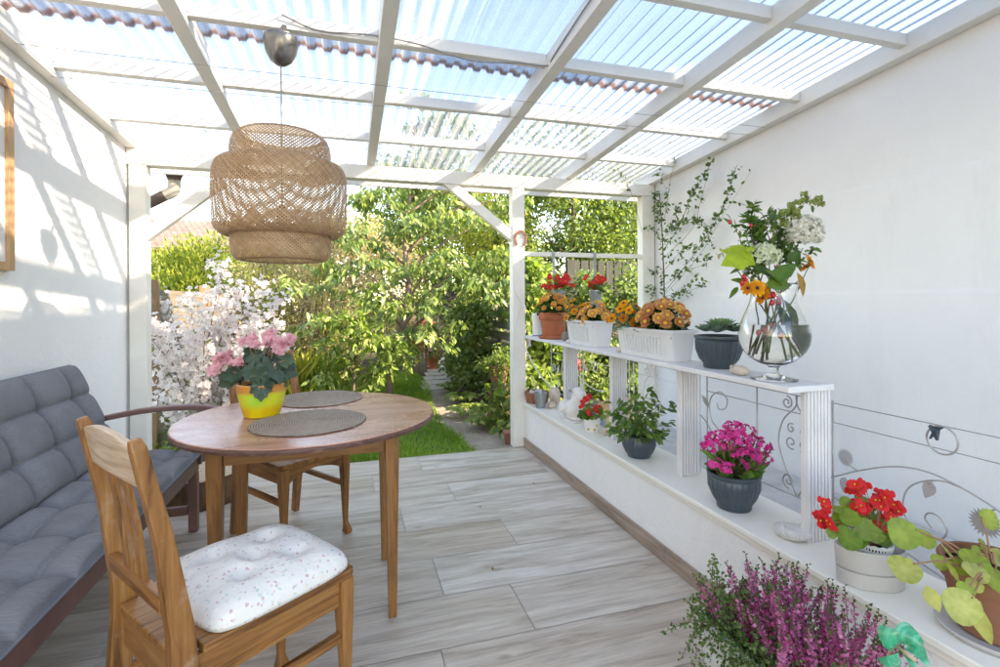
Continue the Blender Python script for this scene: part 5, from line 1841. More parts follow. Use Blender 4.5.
sprig(bq, [q(775, 250), q(768, 235), q(764, 217), q(755, 209), q(739, 203)], 5, .02, .03, M['pot_leaf'])
sprig(bq, [q(766, 262), q(752, 240, .02), q(750, 220, .02), q(754, 205, .0)], 34, .022, .042, M['pot_leaf'])
sprig(bq, [q(760, 265), q(745, 250, .0), q(738, 234, .02), q(731, 222, .02)], 16, .02, .035, M['pot_leaf'])
sprig(bq, [q(768, 262), q(762, 244, .03), q(758, 232, .03), q(762, 222, .02)], 34, .025, .045, M['pot_leaf'])
sprig(bq, [q(745, 258), q(734, 250, .0), q(720, 254, .02)], 7, .018, .028, M['dry_leaf'])
sprig(bq, [q(782, 260), q(780, 240, .03), q(779, 225, .03), q(786, 213, .02)], 24, .025, .045, M['pot_leaf'])
for (u, v, u2, v2, n2, mt) in ((770, 262, 748, 215, 26, 'pot_leaf'), (772, 262, 770, 212, 26, 'creeper'), (785, 262, 792, 238, 24, 'pot_leaf'), (760, 268, 738, 244, 20, 'pot_leaf'), (790, 270, 812, 250, 16, 'pot_leaf'), (765, 270, 752, 232, 28, 'mum_leaf'), (780, 268, 778, 232, 26, 'mum_leaf'), (756, 276, 738, 268, 12, 'creeper')):
    sprig(bq, [q(u, v, .01), q((u + u2) / 2 + 2, (v + v2) / 2, .02), q(u2, v2, random.uniform(-.02, .03))], n2, .022, .042, M[mt])
hb = sprig(bq, [q(783, 255, .02), q(786, 232, .03), q(796, 212, .02), q(803, 205, .02), q(811, 195, .02)], 8, .02, .034, M['pot_leaf'], 'hop_branch')
hp = [(791, 203.5), (798, 201), (804, 193), (804.5, 199), (792, 208), (796, 210), (797, 215), (782, 212), (786, 210), (794, 215), (817, 199), (821, 203), (819, 197), (813, 201), (785, 220), (789, 224), (783, 223), (778, 216)]
cone = leaf_t(.8, .12, .25, widest=.5)
for (u, v) in hp:
    c = q(u, v, random.uniform(-.01, .03)); n = 22; i = np.arange(n); a = i * 2.4; z = 1 - 2 * i / n
    d = np.column_stack([np.cos(a) * .8, np.sin(a) * .8, -.55 * np.ones(n)]); pos = c + np.column_stack([np.cos(a) * .006, np.sin(a) * .006, z * .009])
    me = scatter_mesh('hop_cone', cone, pos, frames(d, np.column_stack([np.cos(a), np.sin(a), .5 * np.ones(n)])), rng.uniform(.010, .014, n), M['hop'])
    link('hop_cone', me, hb)
one_leaf(bq, q(811, 205), q(814, 213), .02, M['dark_bouquet'], (0, -1, .2))
for (u, v, r) in ((730, 222, .007), (751, 225.5, .006), (776, 266, .007), (744, 277, .008), (742, 283, .008), (746, 280, .007), (768, 296, .010), (773, 295, .010), (772, 303, .009), (778, 302, .010), (779, 298, .008)):
    mb = MB(); mb.blob(q(u, v, -.05 if v > 270 else 0), r, r, r * 1.25, 3, .03, 12, 8); mb.build('rose_hip', M['hip'], bq, smooth=True)
for (u, v) in ((766, 331), (772, 326), (760, 333), (779, 335)):
    mb = MB(); mb.blob(q(u, v, -.02), .009, .009, .011, 3, .03, 12, 8); mb.build('rose_hip', M['hip'], bq, smooth=True)
for (u, v, dy, n_, sc_) in ((757, 288, -.07, (-.3, -1, .1), 1.15), (765, 291, -.06, (.3, -1, -.1), 1.1), (748, 288, -.06, (-.6, -.8, .1), .95), (810, 262, -.02, (.4, -.8, .3), 1.25), (806, 266, -.02, (.1, -.5, -.6), 1.0), (762, 297, -.06, (0, -.8, -.5), 1.1)):
    link('golden_flower', CORE, bq, q(u, v, dy), rot_to(n_), sc_)

# ------------------------------------------------------------------ on the coping
p, s = base_at(534, 402.5, LEDGE); p[0] = max(p[0], 1.47)
b = thing('basket', 'small brown woven basket of stones at the post end of the coping', 'basket', p)
k = 12.5 * s
def weave(a, z): return 1 + .025 * math.sin(26 * a + (PI if int(z / .008) % 2 else 0))
prof = [(k * .80, 0)] + [(k * (.84 + .16 * i / 11) if i < 12 else k, .004 + .0075 * i) for i in range(12)] + [(k * .93, .090), (k * .85, .06), (.001, .05)]
mb = MB(); mb.lathe(prof, 104, (0, 0, 0), weave); mb.build('basket_body', M['basket'], b, smooth=True)
for i, (x, y, r) in enumerate(((.03, .02, .028), (-.03, .02, .026), (0, -.035, .03), (.045, -.02, .022), (-.045, -.02, .024), (0, .03, .026))):
    mb = MB(); mb.blob((x, y, .085), r, r * 1.2, r * .8, i, .15, 14, 10)
    o = mb.build('pebble', M['stone_dark'] if i % 2 else M['stone_pale'], smooth=True); o.location = p
    tag(o, 'rounded stone heaped in the brown woven basket', 'stone', 'stones in the basket')
mb = MB(); mb.tube(spline([(0.02, 0, .09), (-.01, .02, .13), (-.02, .04, .19), (-.045, .05, .215)], 4), [.006] * 12 + [.004], 6); o = mb.build('driftwood', M['stone_pale'], smooth=True); o.location = p
tag(o, 'pale crooked stick poking out of the stone basket', 'stick')

p, s = base_at(540.5, 407.6, LEDGE)
b = thing('zinc_bucket', 'little grey zinc bucket beside the stone basket', 'bucket', p); k = 6.2 * s
pot_obj(b, [(k * .74, 0), (k * .76, .002), (k * .98, .108), (k * 1.05, .110), (k * 1.05, .116), (k * .98, .117), (k * .74, .02), (.001, .018)], M['zinc'], 28)

# snail-like shell with a small one in front
p, s = base_at(555, 405.5, LEDGE)
b = thing('sea_shell', 'large worn spiral sea shell between zinc bucket and white sculpture', 'shell', p)
mb = MB(); vs = []
n, m_ = 60, 12
for i in range(n + 1):
    t = i / n; a = t * 2.6 * 2 * PI; R = .058 * math.exp(-1.5 * t); r = .040 * math.exp(-1.45 * t)
    c = np.array([.006 - .04 * t, R * math.cos(a) * .75, .066 + R * math.sin(a) * .95])
    e1 = np.array([0, math.cos(a), math.sin(a)])
    vs += [c + r * (math.cos(g_) * e1 + math.sin(g_) * np.array([1, 0, 0])) for g_ in np.linspace(0, 2 * PI, m_, endpoint=False)]
fs = [(i * m_ + j, i * m_ + (j + 1) % m_, (i + 1) * m_ + (j + 1) % m_, (i + 1) * m_ + j) for i in range(n) for j in range(m_)]
fs += [tuple(range(m_))[::-1], tuple(n * m_ + j for j in range(m_))]
zmin = min(v_[2] for v_ in vs); vs = [v_ - np.array([0, 0, zmin]) for v_ in vs]
mb.add(vs, fs); mb.build('shell_body', M['shell'], b, smooth=True)
pebble(551.5, 408, LEDGE, (.028, .032, .026), M['shell'], 'small round shell lying in front of the spiral shell', 12, 'sea_shell', 'shell', None, .18)

# white abstract sculpture
p, s = base_at(576, 420.5, LEDGE)
b = thing('sculpture', 'chalky white rounded abstract sculpture on the coping', 'sculpture', p)
mb = MB()
me_v = [((0, 0, .030), (.072, .085, .030), 1), ((-.028, .105, .095), (.062, .068, .066), 2), ((-.015, -.005, .105), (.070, .080, .085), 3), ((.015, -.03, .17), (.060, .075, .075), 4), ((.012, -.015, .235), (.050, .085, .055), 5), ((.005, -.095, .215), (.045, .052, .050), 6)]
for c, r, sd_ in me_v: mb.blob(c, *r, sd_, .10, 24, 16)
o = mb.build('figure', M['bisque'], b, smooth=True)
b.scale = (.9, .9, .80)
rm = o.modifiers.new('fuse', 'REMESH'); rm.mode = 'VOXEL'; rm.voxel_size = .007; rm.use_smooth_shade = True
sm_ = o.modifiers.new('soft', 'SMOOTH'); sm_.factor = .5; sm_.iterations = 10
mb = MB(); mb.box(-.070, .070, -.090, .075, .0, .010); mb.build('plinth', M['bisque'], b, bevel=.004)
mb = MB(); mb.blob((-.048, -.008, .262), .010, .020, .010, 2, .1, 10, 8); mb.build('eye', M['stone_dark'], b, smooth=True)


def begonia(parent, z, r, h, n_leaf, l0, l1, leafmat, flower_pts, sc0, sc1, me=BEGR):
    """round leaved begonia; flower_pts local"""
    n = n_leaf; d = rand_dirs(n * 3, .35); d = d[d[:, 2] > .0][:n]
    pos = np.array([0, 0, z]) + d * np.array([r, r, h]) * rng.uniform(.45, 1, (n, 1))
    ld = norm(d * np.array([1, 1, .2]) + rng.normal(0, .3, (n, 3)) + np.array([0, 0, -.15]))
    nr = norm(d * .6 + np.array([-.1, -.35, .8]) + rng.normal(0, .25, (n, 3)))
    o = link('foliage', scatter_mesh('foliage', round_leaf_t(14, .10, .2), pos, frames(ld, nr), rng.uniform(l0, l1, n), leafmat), parent)
    mb = MB()
    for p_ in list(pos[::2]) + list(flower_pts): mb.tube(spline([(0 + p_[0] * .15, p_[1] * .15, z - .01), np.array(p_) * np.array([.6, .6, 1]) * .9 + np.array([0, 0, .0]), p_], 3), .0011, 4)
    mb.build('stems', M['stem_red'], parent, smooth=True)
    for p_ in flower_pts:
        link('flower', me, parent, p_, rot_to(norm(np.array([p_[0] * 4 - .3, p_[1] * 4 - .6, .5]))), random.uniform(sc0, sc1))


p, s = base_at(592, 431.3, LEDGE); k = 8.8 * s
b = thing('begonia_pot', 'small white pot with yellow painted flowers and a red begonia', 'potted plant', p, 0, 'red begonias in pots')
pot_obj(b, [(k * .74, 0), (k * .78, .004), (k * .98, .085), (k * 1.0, .092), (k * .94, .092), (k * .9, .08), (.001, .078)], M['white_ceramic'], 30)
soil(b, k * .9, .082)
lq = lambda u, v, dy=0.0: at(u, v, Y=p[1] + dy) - p
begonia(b, .085, .075, .075, 42, .03, .055, M['beg_fresh'], [lq(588, 398, -.02), lq(590, 396, .02), lq(584, 401, .0), lq(588.5, 412.5, -.06), lq(596, 410, -.06), lq(598, 407.5, -.03), lq(586, 399), lq(582, 406, -.02)], .95, 1.3)
for (u, v) in ((588.3, 429.5), (594.3, 430), (596.3, 425.5)):
    c = at(u, v, Y=p[1] - k * .86) - p
    mb = MB(); mb.blob(c, .0075, .003, .0075, 3, .25, 12, 8); mb.build('painted_flower', M['yellow_eye'], b, smooth=True)
p2, s2 = base_at(603, 425.5, LEDGE)
b = thing('tealight_jar', 'small bluish glass jar behind the small white begonia pot', 'jar', p2)
pot_obj(b, [(.020, 0), (.022, .004), (.022, .05), (.020, .052), (.0001, .05)], m_plain('bluish glaze', (.36, .42, .50), None, 8, .2), 18, None, 'jar_body')
pebble(604.5, 435, LEDGE, (.020, .028, .030), M['shell'], 'reddish brown pebble beside the fluted leg behind the begonia pot', 15, dx=.004)

# round blue pot, leafy plant
p, s = base_at(639, 456, LEDGE); k = 16.6 * s
b = thing('leafy_pot', 'round dark blue ribbed pot with bushy green plant turning yellow', 'potted plant', p)
h = 21.5 * s
pot_obj(b, [(k * .66, 0), (k * .68, .003), (k * .70, h * .10), (k * .82, h * .22), (k * .98, h * .52), (k * .97, h * .76), (k * .88, h * .96), (k * .92, h), (k * .84, h), (k * .80, h * .9), (.001, h * .88)], M['bluegrey'], 132, fluted(30, .035, h * .14, h * .9))
soil(b, k * .82, h * .92)
tips = [at(u, v, Y=p[1] + dy) - p for u, v, dy in ((612, 412, 0), (618, 400, -.08), (630, 393, .05), (648, 393, -.06), (660, 404, .06), (672, 407, -.03), (674, 422, .04), (640, 402, -.12), (625, 420, -.12), (650, 418, -.12), (665, 430, -.05), (611, 428, -.02), (655, 398, .1))]
stems(b, (0, 0, h * .9), tips, .0030, M['stem'])
pts_ = []
for t_ in tips:
    for i in range(17): 
        f_ = random.uniform(.3, 1.03); pts_.append(np.array([t_[0] * f_, t_[1] * f_, h * .9 + (t_[2] - h * .9) * (1 - (1 - f_) ** 1.6)]) + rng.normal(0, .012, 3))
for i in range(70):
    d = rand_dirs(1, .1)[0]; pts_.append(np.array([d[0] * k * 1.15, d[1] * k * 1.15, h * 1.0 + abs(d[2]) * .06]))
pts_ = np.array(pts_); n = len(pts_)
d = norm(pts_ * np.array([1, 1, .0]) + rng.normal(0, .05, (n, 3)) + np.array([0, 0, -.04]))
link('foliage', scatter_mesh('foliage', leaf_t(.48, .08, .2), pts_, frames(d, rand_dirs(n, 1.4) + np.array([-.2, -.5, 0])), rng.uniform(.032, .058, n), M['pot_leaf']), b)

# magenta kalanchoe
p, s = base_at(734, 507, LEDGE); k = 25.2 * s
b = thing('kalanchoe_pot', 'magenta flowering kalanchoe in a fluted blue grey pot on the coping', 'potted plant', p)
h = 36 * s
pot_obj(b, [(k * .62, 0), (k * .64, .003), (k * .66, h * .14), (k * .80, h * .30), (k * .95, h * .58), (k * .97, h * .82), (k * .94, h * .86), (k * 1.01, h * .92), (k * 1.01, h), (k * .94, h), (k * .9, h * .9), (.001, h * .88)],
        M['bluegrey'], 144, fluted(26, .055, h * .18, h * .86))
soil(b, k * .92, h * .93)
KL = leaf_t(.6, .08, .1, widest=.5)
n = 70; d = rand_dirs(n * 3, .1); d = d[d[:, 2] > -.05][:n]
pos = np.array([0, 0, h * .98]) + d * np.array([.06, .06, .075]) * rng.uniform(.5, 1, (n, 1))
link('foliage', scatter_mesh('foliage', KL, pos, frames(norm(d * np.array([1, 1, .4]) + np.array([0, 0, .1])), rand_dirs(n, 1.2)), rng.uniform(.045, .072, n), M['kal_leaf']), b)
for (u, v, dy) in ((702, 448, 0), (771, 462, -.02), (766, 470, -.03)):
    t_ = at(u, v, Y=p[1] + dy) - p
    one_leaf(b, t_ * .45 + np.array([0, 0, .06]), t_, .03, M['kal_leaf'], (-.2, -.6, .8), 'leaf', None, .8)
bl_p, bl_n = [], []
for (u, v, dy, r, m_) in ((722, 440, .02, 17, 34), (740, 433, .0, 17, 34), (757, 446, -.02, 15, 30), (748, 456, -.05, 14, 26), (712, 446, .02, 10, 18), (734, 446, -.05, 16, 26), (764, 458, .0, 9, 12), (716, 463, -.06, 7, 8), (728, 468, -.07, 7, 8), (752, 466, -.06, 9, 10), (733, 428, .05, 12, 14)):
    c = at(u, v, Y=p[1] + dy) - p
    for i in range(int(m_ * 1.6)):
        dd = rand_dirs(1, .45)[0]
        bl_p.append(c + dd * np.array([r * s * .98, r * s * .85, r * s * .55]) * random.uniform(.85, 1.0)); bl_n.append(norm(dd + np.array([-.15, -.5, .55])))
bl_p = np.array(bl_p); bl_n = np.array(bl_n)
link('blossoms', scatter_mesh('blossoms', ROSY, bl_p, frames(np.cross(bl_n, rand_dirs(len(bl_n))), bl_n), rng.uniform(.50, .72, len(bl_p)), M['magenta']), b)
mb = MB()
for t_ in bl_p[::5]: mb.tube(spline([(t_[0] * .2, t_[1] * .2, h * .95), t_ * np.array([.7, .7, .75]), t_], 3), .002, 4)
mb.build('stems', M['stem'], b, smooth=True)

# white rock beside the fluted leg
p, s = base_at(788, 535, LEDGE)
b = tag(link('rough_rock', None), None, None) if False else None
mb = MB(); mb.blob((0, 0, .022), .042, .060, .026, 21, .30, 30, 20, flat=.8); mb.blob((.012, -.030, .018), .028, .032, .022, 22, .30, 20, 14, flat=.8)
o = mb.build('rough_rock', M['stone_white'], smooth=True); o.location = p
tag(o, 'rough white lump of rock lying beside the nearest fluted shelf leg', 'stone')

# red begonia in lace pot in oval grey pot
p, s = base_at(870, 583, LEDGE)
b = thing('begonia_pot', 'red begonia in a pale lace pot inside an oval two step grey planter', 'potted plant', p, 0, 'red begonias in pots')
k = 31.5 * s; h = 37 * s
ry = .60
mb = MB(); mb.lathe([(k * .90, 0), (k * .93, .002), (k * .95, h * .40), (k * .93, h * .405), (k * .84, h * .41), (k * .84, h * .50)], 56, (0, 0, 0), None, 0, 1.0, ry); mb.build('oval_base', M['lightgrey_pot'], b, smooth=True, auto=40)
mb = MB(); mb.lathe([(k * .80, h * .45), (k * .95, h * .455), (k * .96, h * .47), (k * 1.0, h * .98), (k * .995, h), (k * .94, h), (k * .90, h * .6), (.001, h * .55)], 56, (0, 0, 0), None, 0, 1.0, ry); mb.build('oval_pot', M['lightgrey_pot'], b, smooth=True, auto=40)
b.rotation_euler.z = rad(-28)
lc_ = at(875, 547, Z=LEDGE + h * .98) - p; ca, sa = math.cos(rad(28)), math.sin(rad(28)); lcl = np.array([lc_[0] * ca - lc_[1] * sa, lc_[0] * sa + lc_[1] * ca, 0])
# lace pot: scalloped rim with rows of holes
nl, rows_ = 72, 9; r0, r1, zb, zt_ = 11.5 * s, 15.5 * s, h * .50, h * 1.12
vs, fs = [], []
for j in range(rows_ + 1):
    for i in range(nl):
        a = 2 * PI * i / nl; t_ = j / rows_; r = r0 + (r1 - r0) * t_
        z = zb + (zt_ - zb) * t_ + (.004 * abs(math.sin(a * 7)) if j == rows_ else 0)
        vs.append((lcl[0] + r * math.cos(a), lcl[1] + r * math.sin(a), z))
for j in range(rows_):
    for i in range(nl):
        if j in (3, 5, 7) and (i + (j // 2)) % 2 == 0: continue
        fs.append((j * nl + i, j * nl + (i + 1) % nl, (j + 1) * nl + (i + 1) % nl, (j + 1) * nl + i))
mb = MB(); mb.add(vs, fs); o = mb.build('lace_pot', M['lace'], b); so_ = o.modifiers.new('thick', 'SOLIDIFY'); so_.thickness = .0015
mb = MB(); mb.lathe([(r1 * .86, zt_ - .022), (.001, zt_ - .012)], 24, (lcl[0], lcl[1], 0)); mb.lathe([(r0 * .9, zb), (r1 * .84, zt_ - .02)], 24, (lcl[0], lcl[1], 0)); mb.build('soil', M['soil'], b, smooth=True)
rotl = lambda w_: np.array([w_[0] * ca - w_[1] * sa, w_[0] * sa + w_[1] * ca, w_[2]])
fpts = []
for (u, v, m_) in ((857.8, 485.6, 6), (824, 503, 3), (828, 523, 5), (821, 518, 3), (835, 527, 4), (857.8, 506, 6), (864, 509, 4), (880, 499, 6), (890, 504, 5), (887, 516, 5), (873.4, 525.5, 3), (887, 530.5, 3), (895, 510, 4), (880, 503, 4), (884, 496, 3), (862, 487, 3), (851, 489, 2), (891, 520, 3)):
    for i in range(m_):
        w_ = at(u + random.uniform(-5, 5), v + random.uniform(-4, 4), Y=p[1] - .01 + random.uniform(-.03, .03)) - p
        fpts.append(rotl(w_))
c_ = np.array([lcl[0], lcl[1], zt_ - .01])
lpts = []
for (u, v, sz, dy) in ((849, 538, .068, -.05), (866, 529, .060, -.04), (850, 517, .055, -.02), (838, 509, .03, 0), (867, 512, .04, .01), (847, 504, .045, .02), (876, 535, .045, -.03), (858, 520, .05, 0), (880, 520, .045, .01), (885, 540, .04, -.02), (840, 520, .045, 0), (862, 500, .04, .03), (832, 533, .03, -.03), (858, 540, .05, -.02), (870, 505, .04, .03)):
    lpts.append((rotl(at(u, v, Y=p[1] + dy - .01) - p), sz))
n = len(lpts); pos = np.array([a for a, _ in lpts]); sz = np.array([z for _, z in lpts])
d = norm(rand_dirs(n) * .5 + (pos - c_) * np.array([8, 8, 2]) + np.array([0, 0, -.3]))
nr = norm(np.tile(rotl(np.array([-.45, -.75, .65])), (n, 1)) + rng.normal(0, .25, (n, 3)))
d = norm(d - nr * np.sum(d * nr, 1)[:, None])
link('foliage', scatter_mesh('foliage', round_leaf_t(16, .10, .2), pos - d * sz[:, None] * .45, frames(d, nr), sz, M['beg_fresh']), b)
mb = MB()
for p_ in list(pos) + fpts[::2]: mb.tube(spline([c_ + (p_ - c_) * np.array([.1, .1, 0]), c_ + (p_ - c_) * np.array([.5, .5, .7]), p_], 3), .0011, 4)
mb.build('stems', M['stem_red'], b, smooth=True)
for p_ in fpts:
    link('flower', BEGR, b, p_, rot_to(norm(rotl(np.array([-.35, -.75, .45])) + rng.normal(0, .35, 3))), random.uniform(.8, 1.15))

# terracotta pot of round yellow green leaves
pc_ = at(993, 628, Z=LEDGE); p = np.array([1.53, pc_[1], LEDGE + .0006]); p[1] = at(996, 628, X=1.53)[1]
s = mpp(p)
b = thing('leaf_pot', 'weathered terracotta pot of long stalked yellow green round leaves', 'potted plant', p)
kp = 46 * s; h = 72 * s
kp = min(kp, .125)
pot_obj(b, [(kp * .80, 0), (kp * .98, .004), (kp * 1.04, .014), (kp * 1.02, .016), (kp * .9, .008), (.001, .007)], M['lightgrey_pot'], 48, None, 'saucer')
pot_obj(b, [(kp * .64, .0085), (kp * .68, .012), (kp * .86, h * .72), (kp * .93, h * .73), (kp * .98, h * .98), (kp * .96, h), (kp * .88, h), (kp * .85, h * .9), (.001, h * .88)], M['terracotta_old'], 48)
soil(b, kp * .86, h * .92)
RL = round_leaf_t(18, .07, .1)
lf = [(904, 533.6, 29, .0, (-.4, -.7, .5)), (925.6, 539, 19, 0, (-.2, -.7, .6)), (905, 569, 27, -.02, (-.3, -.5, .8)), (989, 519, 22, .04, (-.2, -.9, .4)), (975, 561, 26, -.03, (-.2, -.6, .8)), (976, 572, 22, -.05, (-.1, -.5, .8)), (966, 590, 15, -.09, (-.3, -.7, .6)), (962, 606, 30, -.10, (-.5, -.8, .5)), (995, 579, 26, -.06, (-.2, -.6, .8)), (949, 553, 19, .02, (.5, -.6, .6)), (953, 572, 17, -.03, (.7, -.4, .3)), (990, 557, 22, .02, (-.2, -.5, .8)), (940, 562, 16, .0, (-.3, -.6, .7)), (1003, 560, 24, 0, (-.2, -.6, .8)), (980, 552, 16, .03, (0, -.5, .9)), (975, 585, 14, -.07, (-.3, -.6, .8)), (1012, 590, 26, -.05, (0, -.6, .8)), (960, 566, 18, 0, (-.4, -.5, .8)), (1020, 545, 26, 0, (0, -.6, .8)), (983, 545, 14, .04, (.2, -.8, .5))]
n = len(lf); pos = np.array([at(u, v, Y=p[1] + dy) - p for u, v, _, dy, _ in lf]); sz = np.array([q_[2] * s * .96 for q_ in lf]); nr = np.array([q_[4] for q_ in lf], float)
d = pos - np.array([0, 0, h]); d = norm(d * np.array([1, 1, .2]) + np.array([0, 0, -.05])); d = norm(d - nr * (np.sum(d * nr, 1) / np.sum(nr * nr, 1))[:, None])
for i in range(n):
    me = scatter_mesh('round_leaf', RL, (pos[i] - d[i] * sz[i] * .45)[None], frames(d[i][None], nr[i][None]), sz[i:i + 1], M['yel_round'], rnd=np.array([random.uniform(.1, .95)]))
    link('round_leaf', me, b)
for (a, b_, w) in (((926, 585), (939, 612), .03), ((972, 600), (992, 648), .032)):
    one_leaf(b, at(*a, Y=p[1] - .09) - p, at(*b_, Y=p[1] - .12) - p, w, M['yel_round'], (-.9, -.5, .1), 'wilted_leaf', None, .9)
for i in range(n):
    t_ = pos[i]; t_ = pos[i] - d[i] * sz[i] * .40; bs = np.array([t_[0] * .25, t_[1] * .25, h * .92]); md = bs * .5 + t_ * .5 + np.array([0, 0, .018])
    mb = MB(); mb.tube(spline([bs, md, t_], 5), .0022, 5); mb.build('leaf_stalk', M['stem_red'], b, smooth=True)
mb = MB(); pp = at(908, 574, Z=LEDGE)
me = scatter_mesh('fallen_petal', leaf_t(.6, .1, .1), np.array([[pp[0], pp[1], LEDGE + .003]]), frames(np.array([[1., -.4, 0]]), np.array([[0, 0, 1.]])), np.array([.016]), M['red_petal'])
tag(link('fallen_petal', me), 'single red petal fallen on the coping beside the oval planter', 'petal')
for (u, v, lb) in ((492, 568, 'tiny orange leaf fallen near the middle of the tiled floor'), (481, 508, 'tiny orange leaf fallen on the floor farther back, below the low wall'), (532, 484, 'tiny reddish petal fallen on the floor near the low wall and post')):
    pp = at(u, v, Z=0)
    me = scatter_mesh('fallen_leaf', leaf_t(.5, .15, .2), np.array([[pp[0], pp[1], .004]]), frames(rand_dirs(1) * np.array([1, 1, 0]), np.array([[0, 0, 1.]])), np.array([.022]), M['brown_leaf'])
    tag(link('fallen_leaf', me), lb, 'leaf')

# ------------------------------------------------------------------ flower pot on the round table
p, s = base_at(262, 415.5, TZ)
b = thing('flower_pot', 'orange, lime and yellow banded pot of pink begonia on the round table', 'potted plant', p); h = .135
k = 23.5 * s
pot_obj(b, [(k * .64, 0), (k * .70, .003), (k * .84, h * .35), (k * .95, h * .7), (k * 1.0, h * .98), (k * .98, h), (k * .92, h), (k * .9, h * .9), (.001, h * .88)], M['striped_pot'], 48)
soil(b, k * .9, h * .92)
lq = lambda u, v, dy=0.0: at(u, v, Y=p[1] + dy) - p
V_ = [(0, .40, -.06)]; nb = 22
for kk in range(nb):
    a = 2 * PI * kk / nb - PI / 2
    r_ = (.50 if kk % 2 else .42) * (.30 if kk == 0 else 1) * (1 + .22 * max(0, math.sin(a)) ** 3 + .10 * math.sin(5 * a))
    V_.append((r_ * math.cos(a) * .92, .42 + r_ * math.sin(a), .05 * math.cos(6 * a) - .10 * abs(math.cos(a)) ** 2))
BL = (np.array(V_), [(np.array([(0, 1 + kk, 1 + (kk + 1) % nb) for kk in range(nb)]), 0)])
ls = [(233, 372, 21, -.02), (243, 376, 18, .03), (259, 377, 18, -.09), (261, 388, 19, -.10), (277, 372, 20, -.07), (262, 366, 18, -.05), (254, 356, 16, -.02), (276, 357, 15, .0), (285, 360, 15, -.03), (266, 350, 14, .02), (247, 362, 16, .0), (228, 380, 17, .02), (285, 372, 16, .04), (290, 372, 13, .0), (240, 366, 16, .05), (270, 360, 16, .05), (252, 370, 18, -.06), (258, 358, 18, .06), (280, 380, 15, -.03), (250, 352, 12, .05), (288, 365, 14, .03), (268, 378, 17, -.08)]
n = len(ls); pos = np.array([lq(u, v, dy) for u, v, _, dy in ls]); sz = np.array([q_[2] * s * 1.15 for q_ in ls])
d = norm((pos - np.array([0, 0, h + .05])) * np.array([1, 1, .8]) + np.array([0, 0, -.04]))
nr = norm(d * .3 + np.array([-.1, -.7, .55]) + rng.normal(0, .3, (n, 3))); d = norm(d - nr * np.sum(d * nr, 1)[:, None])
link('foliage', scatter_mesh('foliage', BL, pos - d * sz[:, None] * .45, frames(d, nr), sz, M['begonia_leaf']), b)
fpts = []
for (u, v, m_, dy, r) in ((222, 361, 12, .0, 7), (214, 369, 8, .0, 5), (236, 363, 7, -.03, 5), (228, 357, 8, .02, 5), (248, 340, 9, .03, 6), (256, 343, 6, .0, 4), (272, 341, 10, .0, 6), (282, 344, 10, -.02, 6), (289, 341, 6, .02, 4), (270, 335, 6, .05, 4), (279, 349, 5, -.03, 4)):
    for i in range(m_):
        fpts.append(lq(u + random.uniform(-r, r), v + random.uniform(-r * .7, r * .7), dy + random.uniform(-.02, .02)))
mb = MB()
for p_ in list(pos[::2]) + fpts[::5]: mb.tube(spline([(p_[0] * .15, p_[1] * .15, h * .9), np.array(p_) * np.array([.6, .6, .9]), p_], 3), .002, 4)
mb.build('stems', M['stem_red'], b, smooth=True)
for p_ in fpts: link('flower', ROSE_P, b, p_, rot_to(norm(np.array([p_[0] * 2 - .1, p_[1] * 2 - .8, .55]) + rng.normal(0, .25, 3))), random.uniform(.9, 1.35))

# ------------------------------------------------------------------ heather trough in the right foreground
hx0, hx1, hy0, hy1, hh = .985, 1.21, .83, 1.262, .285
ht = thing('heather_trough', 'tall white trough of purple heather and small leaved trailing greenery by the low wall', 'planter', ((hx0 + hx1) / 2, (hy0 + hy1) / 2, 0.0006))
lx_, ly_ = (hx1 - hx0) / 2, (hy1 - hy0) / 2
mb = MB(); rr_ = lambda g, z: [(-lx_ + g, -ly_ + g, z), (lx_ - g, -ly_ + g, z), (lx_ - g, ly_ - g, z), (-lx_ + g, ly_ - g, z)]
mb.loft([rr_(.03, 0), rr_(.006, hh - .02), rr_(.0, hh - .019), rr_(0, hh), rr_(.012, hh), rr_(.014, hh - .03)], cap1=False); mb.build('trough', M['white_pot'], ht, bevel=.004)
mb = MB(); mb.box(-lx_ + .014, lx_ - .014, -ly_ + .014, ly_ - .014, hh - .05, hh - .028); mb.build('soil', M['soil'], ht)
C0 = np.array(ht.location)
# heather spikes
sp_b, sp_t = [], []
rh_ = np.random.default_rng(8)
for i in range(165):
    bx, by = rh_.uniform(-lx_ * .75, lx_ * .95), rh_.uniform(-ly_ * .98, ly_ * .62)
    L = rh_.uniform(.14, .235)
    ln = np.array([rh_.normal(.08, .26) + bx * 1.2, rh_.normal(.0, .28) + by * .5, 1.0]); ln /= np.linalg.norm(ln)
    sp_b.append((bx, by, hh - .03)); sp_t.append(np.array([bx, by, hh - .03]) + ln * L)
mb = MB(); fl_p, fl_d, fl_r, tp_p, tp_d = [], [], [], [], []
for b0, t0 in zip(sp_b, sp_t):
    b0 = np.array(b0); ax = t0 - b0; L = np.linalg.norm(ax); ax /= L
    mb.tube([b0, b0 + ax * L * .5 + rh_.normal(0, .003, 3), t0], [.0016, .0013, .0008], 4)
    tone = rh_.random()
    for t_ in np.arange(.22, .92, .0125 / L * .20):
        a = rh_.random() * 6.28; r = np.cross(ax, [math.cos(a), math.sin(a), .2]); r /= np.linalg.norm(r)
        fl_p.append(b0 + ax * L * t_ + r * .0015); fl_d.append(r + ax * .5); fl_r.append(np.clip(tone + rh_.normal(0, .2), 0, 1))
    for t_ in np.arange(.88, 1.02, .006 / L):
        a = rh_.random() * 6.28; r = np.cross(ax, [math.cos(a), math.sin(a), .2]); r /= np.linalg.norm(r)
        tp_p.append(b0 + ax * L * t_); tp_d.append(r + ax * .9)
mb.build('heather_stems', M['twig'], ht, smooth=True)
BELL = leaf_small(.75, .25, .1)
